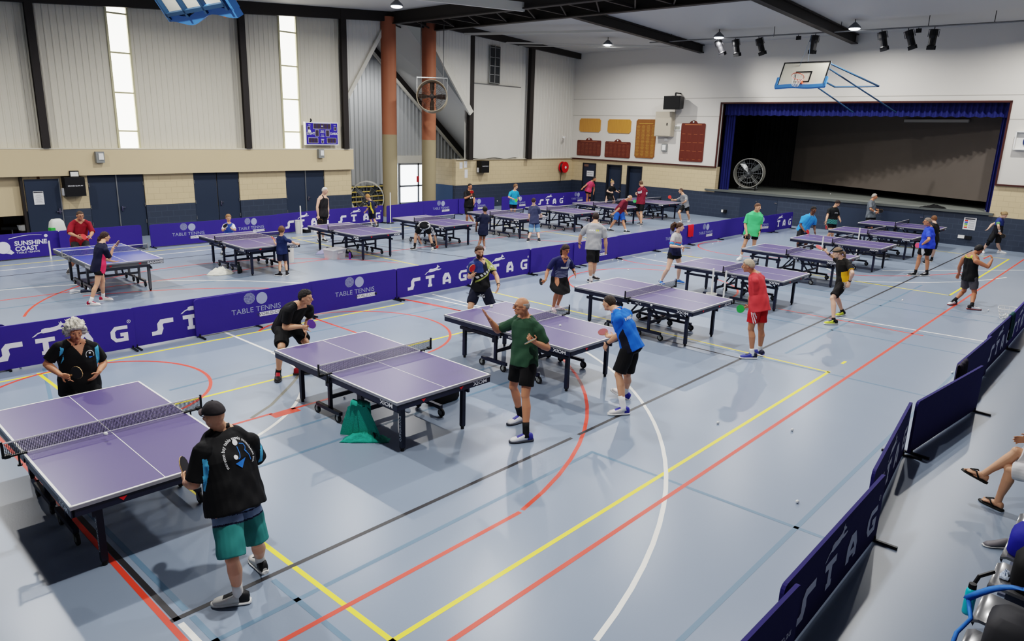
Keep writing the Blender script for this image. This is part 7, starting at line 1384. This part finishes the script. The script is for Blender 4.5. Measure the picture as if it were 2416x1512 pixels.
for i in range(26): mb.ball((random.uniform(-.12, .12), random.uniform(-.09, .09), .03+.07*random.random()), .02, 0, 8, 6)
mb.build('balls', M_ball, bs, smooth=True)['kind'] = 'stuff'
def hung(name, x, y, w, h, rgb, lab, cat, ang=0.):
    """cloth folded over the top edge of a barrier"""
    mb = MB(); n = 10; vs = []
    prof = [(-.035, .715-h), (-.045, .715-h*.5), (-.03, .71), (0, .735), (.03, .71), (.035, .715-h*.7)]
    for i in range(n+1):
        for j, (dy, z) in enumerate(prof): vs.append((-w/2+w*i/n, dy+.014*math.sin(i*1.9+j), z+.015*math.sin(i*1.1)*(j in (0, 5))))
    m = len(prof); mb.add(vs, [(i*m+j, (i+1)*m+j, (i+1)*m+j+1, i*m+j+1) for i in range(n) for j in range(m-1)])
    o = mb.build(name, cloth(rgb), smooth=True); o.location = (x, y, 0); o.rotation_euler.z = ang; return tag(o, lab, cat)
hung('towel', 23.66, 12.71, .4, .42, (196, 20, 36), 'red towel hung over the top of the middle barriers', 'towel'); hung('jacket', 12.02, 1.84, .5, .55, (40, 36, 48), 'dark jacket draped over a barrier corner on the spectator side', 'jacket'); hung('towel', 16.4, 1.87, .35, .5, (24, 66, 70), 'dark teal towel hung where two spectator side barriers meet', 'towel')
# shoes and bags
def loose_shoe(x, y, rz, rgb, lab, grp, lz=0.):
    o = empty('sports_shoe', (x, y, lz), rz, lab, 'shoe', grp); ring = lambda xx, w, z0, h: [(xx, w*math.cos(2*PI*j/12), z0+(h-z0)*(.5+.5*math.sin(2*PI*j/12))) for j in range(12)]
    MB().rings([ring(a, w, .012, h) for a, w, h in ((-.13, .02, .06), (-.12, .034, .09), (-.05, .038, .1), (.0, .04, .08), (.06, .045, .055), (.11, .043, .045), (.15, .02, .03))]).build('upper', cloth(rgb, .5), o, smooth=True); MB().rings([ring(a, w, 0, .022) for a, w in ((-.138, .02), (-.12, .037), (0, .042), (.08, .048), (.13, .042), (.16, .02))]).build('sole', M_white, o, smooth=True)
for a in ((5.22, 17.9, .4, (214, 216, 220), 'pale shoe, leftmost of the pile under the blue table'), (5.4, 17.72, -.2, (40, 44, 60), 'dark shoe lying in front of the pile under the blue table'), (5.52, 17.95, 1.2, (190, 200, 214), 'grey shoe at the back of the pile under the blue table'), (5.64, 17.7, .8, (34, 36, 46), 'dark shoe at the right of the pile under the blue table')): loose_shoe(*a, 'shoes under the blue table')
loose_shoe(13.0, 7.85, 2.4, (44, 26, 24), 'dark brown shoe under the table behind the man in blue', 'shoes under a middle table'); loose_shoe(13.35, 7.7, 2.7, (60, 40, 36), 'second brown shoe under the table behind the man in blue', 'shoes under a middle table')
def bag(x, y, z, sx, sy, sz, rgb, lab, rz=0., lett=None, strap=True, name='sports_bag'):
    o = empty(name, (x, y, z), rz, lab, 'bag'); b = MB(); ring = lambda zz, k: [(sx/2*k*math.copysign(abs(math.cos(a))**.5, math.cos(a)), sy/2*k*math.copysign(abs(math.sin(a))**.5, math.sin(a)), zz) for a in [2*PI*i/20 for i in range(20)]]
    b.rings([ring(0, .9), ring(sz*.15, 1), ring(sz*.7, .98), ring(sz*.92, .8), ring(sz, .5)]); b.build('bag_body', cloth(rgb), o, smooth=True)
    if strap: MB().tube([(-sx*.35, 0, sz*.9), (-sx*.2, 0, sz+.12), (sx*.2, 0, sz+.12), (sx*.35, 0, sz*.9)], .014, 6).build('strap', M_black, o)
    if lett:
        mb = MB(); put_text(mb, lett, lambda a, c: (a, -sy/2-.004, sz*.5+c), sz*.22, .015); mb.build('lettering', M_letter, o, recalc=False)
    return o
bag(6.7, 7.3, 0, .5, .26, .3, (20, 20, 22), 'black sports bag on the floor under the second table', .0, 'XIOM')
gb = bag(6.72, 23.95, 0, .44, .3, .95, (214, 216, 210), 'white bag with green side standing behind the man in dark red', .2, strap=False); MB().box((-.2, -.1, .62), (.12, .16, .2)).build('green_patch', mat('green_patch', (60, 170, 70), .6), gb)
# ------------------------------------------------------------------ spectators' seats
M_seat = mat('grey_seat_plastic', (84, 84, 86), .18, spec=.6, coat=.6)
seat0 = empty('spectator_seat')
b = MB(); secs = []
for y, z, w in ((.5, .395, .20), (.515, .43, .215), (.47, .452, .222), (.3, .44, .222), (.14, .425, .218), (.06, .45, .215), (.02, .55, .212), (-.02, .7, .205), (-.04, .8, .18)):
    secs.append([(-w, y, z-.012), (-w*.6, y, z-.02), (w*.6, y, z-.02), (w, y, z-.012), (w, y, z+.012), (w*.6, y, z), (-w*.6, y, z), (-w, y, z+.012)])
b.rings(secs); b.build('seat_shell', M_seat, seat0, smooth=True, angle=1.); MB().box((0, .3, .37), (.3, .06, .06)).box((0, .25, .19), (.05, .3, .34)).box((0, .28, .012), (.1, .42, .024)).build('seat_bracket', mat('blue_grey_bracket', (70, 76, 96), .5), seat0)
SL = ('grey plastic seat cut by the bottom right corner', 'empty glossy grey plastic seat at lower right', 'grey seat with a black bag and a crumpled packet', 'grey seat carrying a royal blue bag', 'grey plastic seat just beyond the blue bag')
for i, x in enumerate((5.38, 5.96, 6.54, 7.1, 7.68)):
    o = seat0 if i == 0 else copy_tree(seat0); o.location = (x, .0, 0); tag(o, SL[i], 'seat', 'row of spectator seats')
o = copy_tree(seat0); o.location = (8.93, .0, 0); tag(o, 'grey seat under the person with crossed legs', 'seat', 'row of spectator seats')
bb = bag(7.12, .3, .44, .42, .4, .24, (28, 32, 140), 'royal blue bag with white print lying on a spectator seat', 0, 'NSW', strap=False)
bag(6.56, .2, .44, .42, .4, .3, (18, 18, 20), 'soft black bag slumped on a spectator seat', .1)
pk = towel('packet', [(6.48, .46), (6.56, .47), (6.62, .42), (6.55, .38), (6.48, .4)], .05, (196, 210, 232), 'crumpled blue and white packet in front of the black bag', 'packet', seed=3); pk.location = (0, 0, .455)
cy = empty('water_bottle', (6.27, .6, .17), 0, 'bright cyan drink bottle hanging from a strap beside a seat', 'bottle'); MB().lathe([(.036, 0), (.04, .02), (.04, .2), (.03, .23)], 16).build('bottle_body', mat('cyan_bottle', (20, 190, 210), .3), cy, smooth=True); MB().lathe([(.03, .23), (.028, .27)], 12).build('cap', M_black, cy); MB().tube([(.05, 0, .08), (.07, .01, .2), (.1, -.02, .3), (.2, -.1, .33)], .016, 6).build('strap', M_black, cy)
bp_ = empty('backpack', (5.5, .25, .44), 0, 'blue backpack with patterned straps on the seat in the bottom corner', 'backpack')
ring = lambda z, k: [(.2*k*math.copysign(abs(math.cos(a))**.5, math.cos(a)), .16*k*math.copysign(abs(math.sin(a))**.5, math.sin(a)), z) for a in [2*PI*i/20 for i in range(20)]]
MB().rings([ring(0, .9), ring(.06, 1), ring(.24, .95), ring(.3, .6)]).build('backpack_body', mat('backpack_dark', (40, 40, 44), .7), bp_, smooth=True)
st = MB(); st.rings([[(.16+.02*q+.12*t, .28-.5*t+w, .05+.34*math.sin(PI*(.15+.6*t))+.0) for q, w in ((-1, 0), (1, 0), (1, .05), (-1, .05))] for t in [i/8 for i in range(9)]]); st.tube([(-.25, .3, .0), (-.1, .3, .06), (.05, .25, .12), (.16, .3, .2)], .016, 6); st.build('strap', mat('blue_strap', (36, 110, 206), .6, var=.4, vscale=30), bp_, smooth=True)
bag(9.75, .55, .42, .34, .3, .3, (22, 22, 26), 'black patterned bag beside the seated person', .2)
gp = bag(8.15, .38, .08, .26, .22, .34, (96, 150, 40), 'lime and black bag between the seats at the right edge', 0., None, True)
loose_shoe(7.98, .62, 2.2, (110, 106, 110), 'grey shoe with white sole at the right edge', 'shoe by the seats')
# seated person with crossed legs
A_ = V((8.99, .83, 0))
SD = dict(H=1.78, yaw=PI/2, hy=PI/2, hp=-.2, j=dict(al=(8.87,.79,.09), tl=(8.96,.97,.03), kl=(8.89,.75,.47), hl=(8.84,.33,.53), hr=(9.04,.33,.53), kr=(8.97,.73,.66), ar=(8.85,.96,.36), tr=(8.86,1.16,.44), nk=(8.98,.18,1.06), hd=(8.98,.26,1.25), sl=(8.78,.2,1.03), sr=(9.18,.2,1.03), el=(8.7,.3,.8), er=(9.26,.36,.8), wl=(8.82,.54,.74), wr=(9.08,.66,.79), fl=(8.9,.62,.72), fr=(9.04,.73,.78)))
_c = person('seat', 'seated person with crossed bare legs, white shorts and black thongs at the right edge', SD, skin=F1, hair='short', hcol=(60, 44, 34), shirt=(40, 44, 60), shorts=(216, 214, 216), hem=.92, sockh=0, shoes=(26, 26, 24), sole=(40, 42, 30), near=True, vneck=.1)
for c_ in list(_c['O'].children):
    if c_.name.startswith('shoe'):
        for q in list(c_.children): bpy.data.objects.remove(q)
        bpy.data.objects.remove(c_)
for s in 'lr':
    an, tp = _c['P']['a'+s], _c['P']['t'+s]; d0 = (tp-an+V((0, 0, .06 if s == 'l' else -.02))); d0.normalize(); rt = d0.cross(V((0, 0, 1))).normalized(); uz = rt.cross(d0); o3 = an-uz*.08
    B_ = MB(); rr = lambda x, w, z0, h: [o3+d0*x+rt*(w*math.cos(2*PI*j/12))+uz*(z0+(h-z0)*(.5+.5*math.sin(2*PI*j/12))) for j in range(12)]
    B_.rings([rr(x, w, .016, h) for x, w, h in ((-.06, .02, .05), (-.05, .032, .08), (0, .036, .1), (.05, .038, .075), (.1, .042, .05), (.14, .044, .04), (.16, .03, .034))])
    for i, w in enumerate((.032, .016, 0, -.016, -.032)): B_.ball(o3+d0*(.17-.012*i*(1))+rt*w*(1 if s == 'l' else -1)+uz*.028, (.014, .012, .011), 0, 8, 6)
    B_.build('foot', _c['O'].data.materials[0], _c['O'], smooth=True)
    T_ = MB(); T_.rings([rr(x, w, -.012, .014) for x, w in ((-.075, .02), (-.06, .036), (0, .042), (.1, .05), (.16, .046), (.2, .02))]); th = T_.build('thong_sandal', mat('black_thong', (26, 26, 24), .6), _c['O'], smooth=True)
    S2 = MB(); S2.tube([o3+d0*.02+rt*.044+uz*.02, o3+d0*.07+rt*.03+uz*.075, o3+d0*.13+uz*.056, o3+d0*.07-rt*.03+uz*.075, o3+d0*.02-rt*.044+uz*.02], .009, 6); S2.build('sandal_strap', mat('black_thong', (26, 26, 24), .6), th, smooth=True)
# ------------------------------------------------------------------ camera, world, render look
cam = bpy.data.cameras.new('camera'); cam.sensor_width = 36; cam.lens = 25.417; cam.clip_start = .05
co = bpy.data.objects.new('camera', cam); COL.objects.link(co)
r_, u_, f_ = Vector((.672848, -.739211, .029039)), Vector((.169234, .192017, .966690)), Vector((.720164, .645521, -.254298))
co.matrix_world = Matrix(((r_.x, u_.x, -f_.x, 0), (r_.y, u_.y, -f_.y, 0), (r_.z, u_.z, -f_.z, 3.8276), (0, 0, 0, 1)))
SC.camera = co
w = bpy.data.worlds.new('hall_light'); w.use_nodes = True; SC.world = w
w.node_tree.nodes['Background'].inputs[0].default_value = (.9, .95, 1, 1); w.node_tree.nodes['Background'].inputs[1].default_value = .08
SC.view_settings.view_transform = 'Filmic'; SC.view_settings.look = 'Medium High Contrast'; SC.view_settings.exposure = .02
SC.cycles.max_bounces = 5; SC.cycles.diffuse_bounces = 3; SC.cycles.glossy_bounces = 3; SC.cycles.transparent_max_bounces = 12; SC.cycles.transmission_bounces = 2
SC.cycles.sample_clamp_indirect = 4; SC.cycles.caustics_reflective = False; SC.cycles.caustics_refractive = False
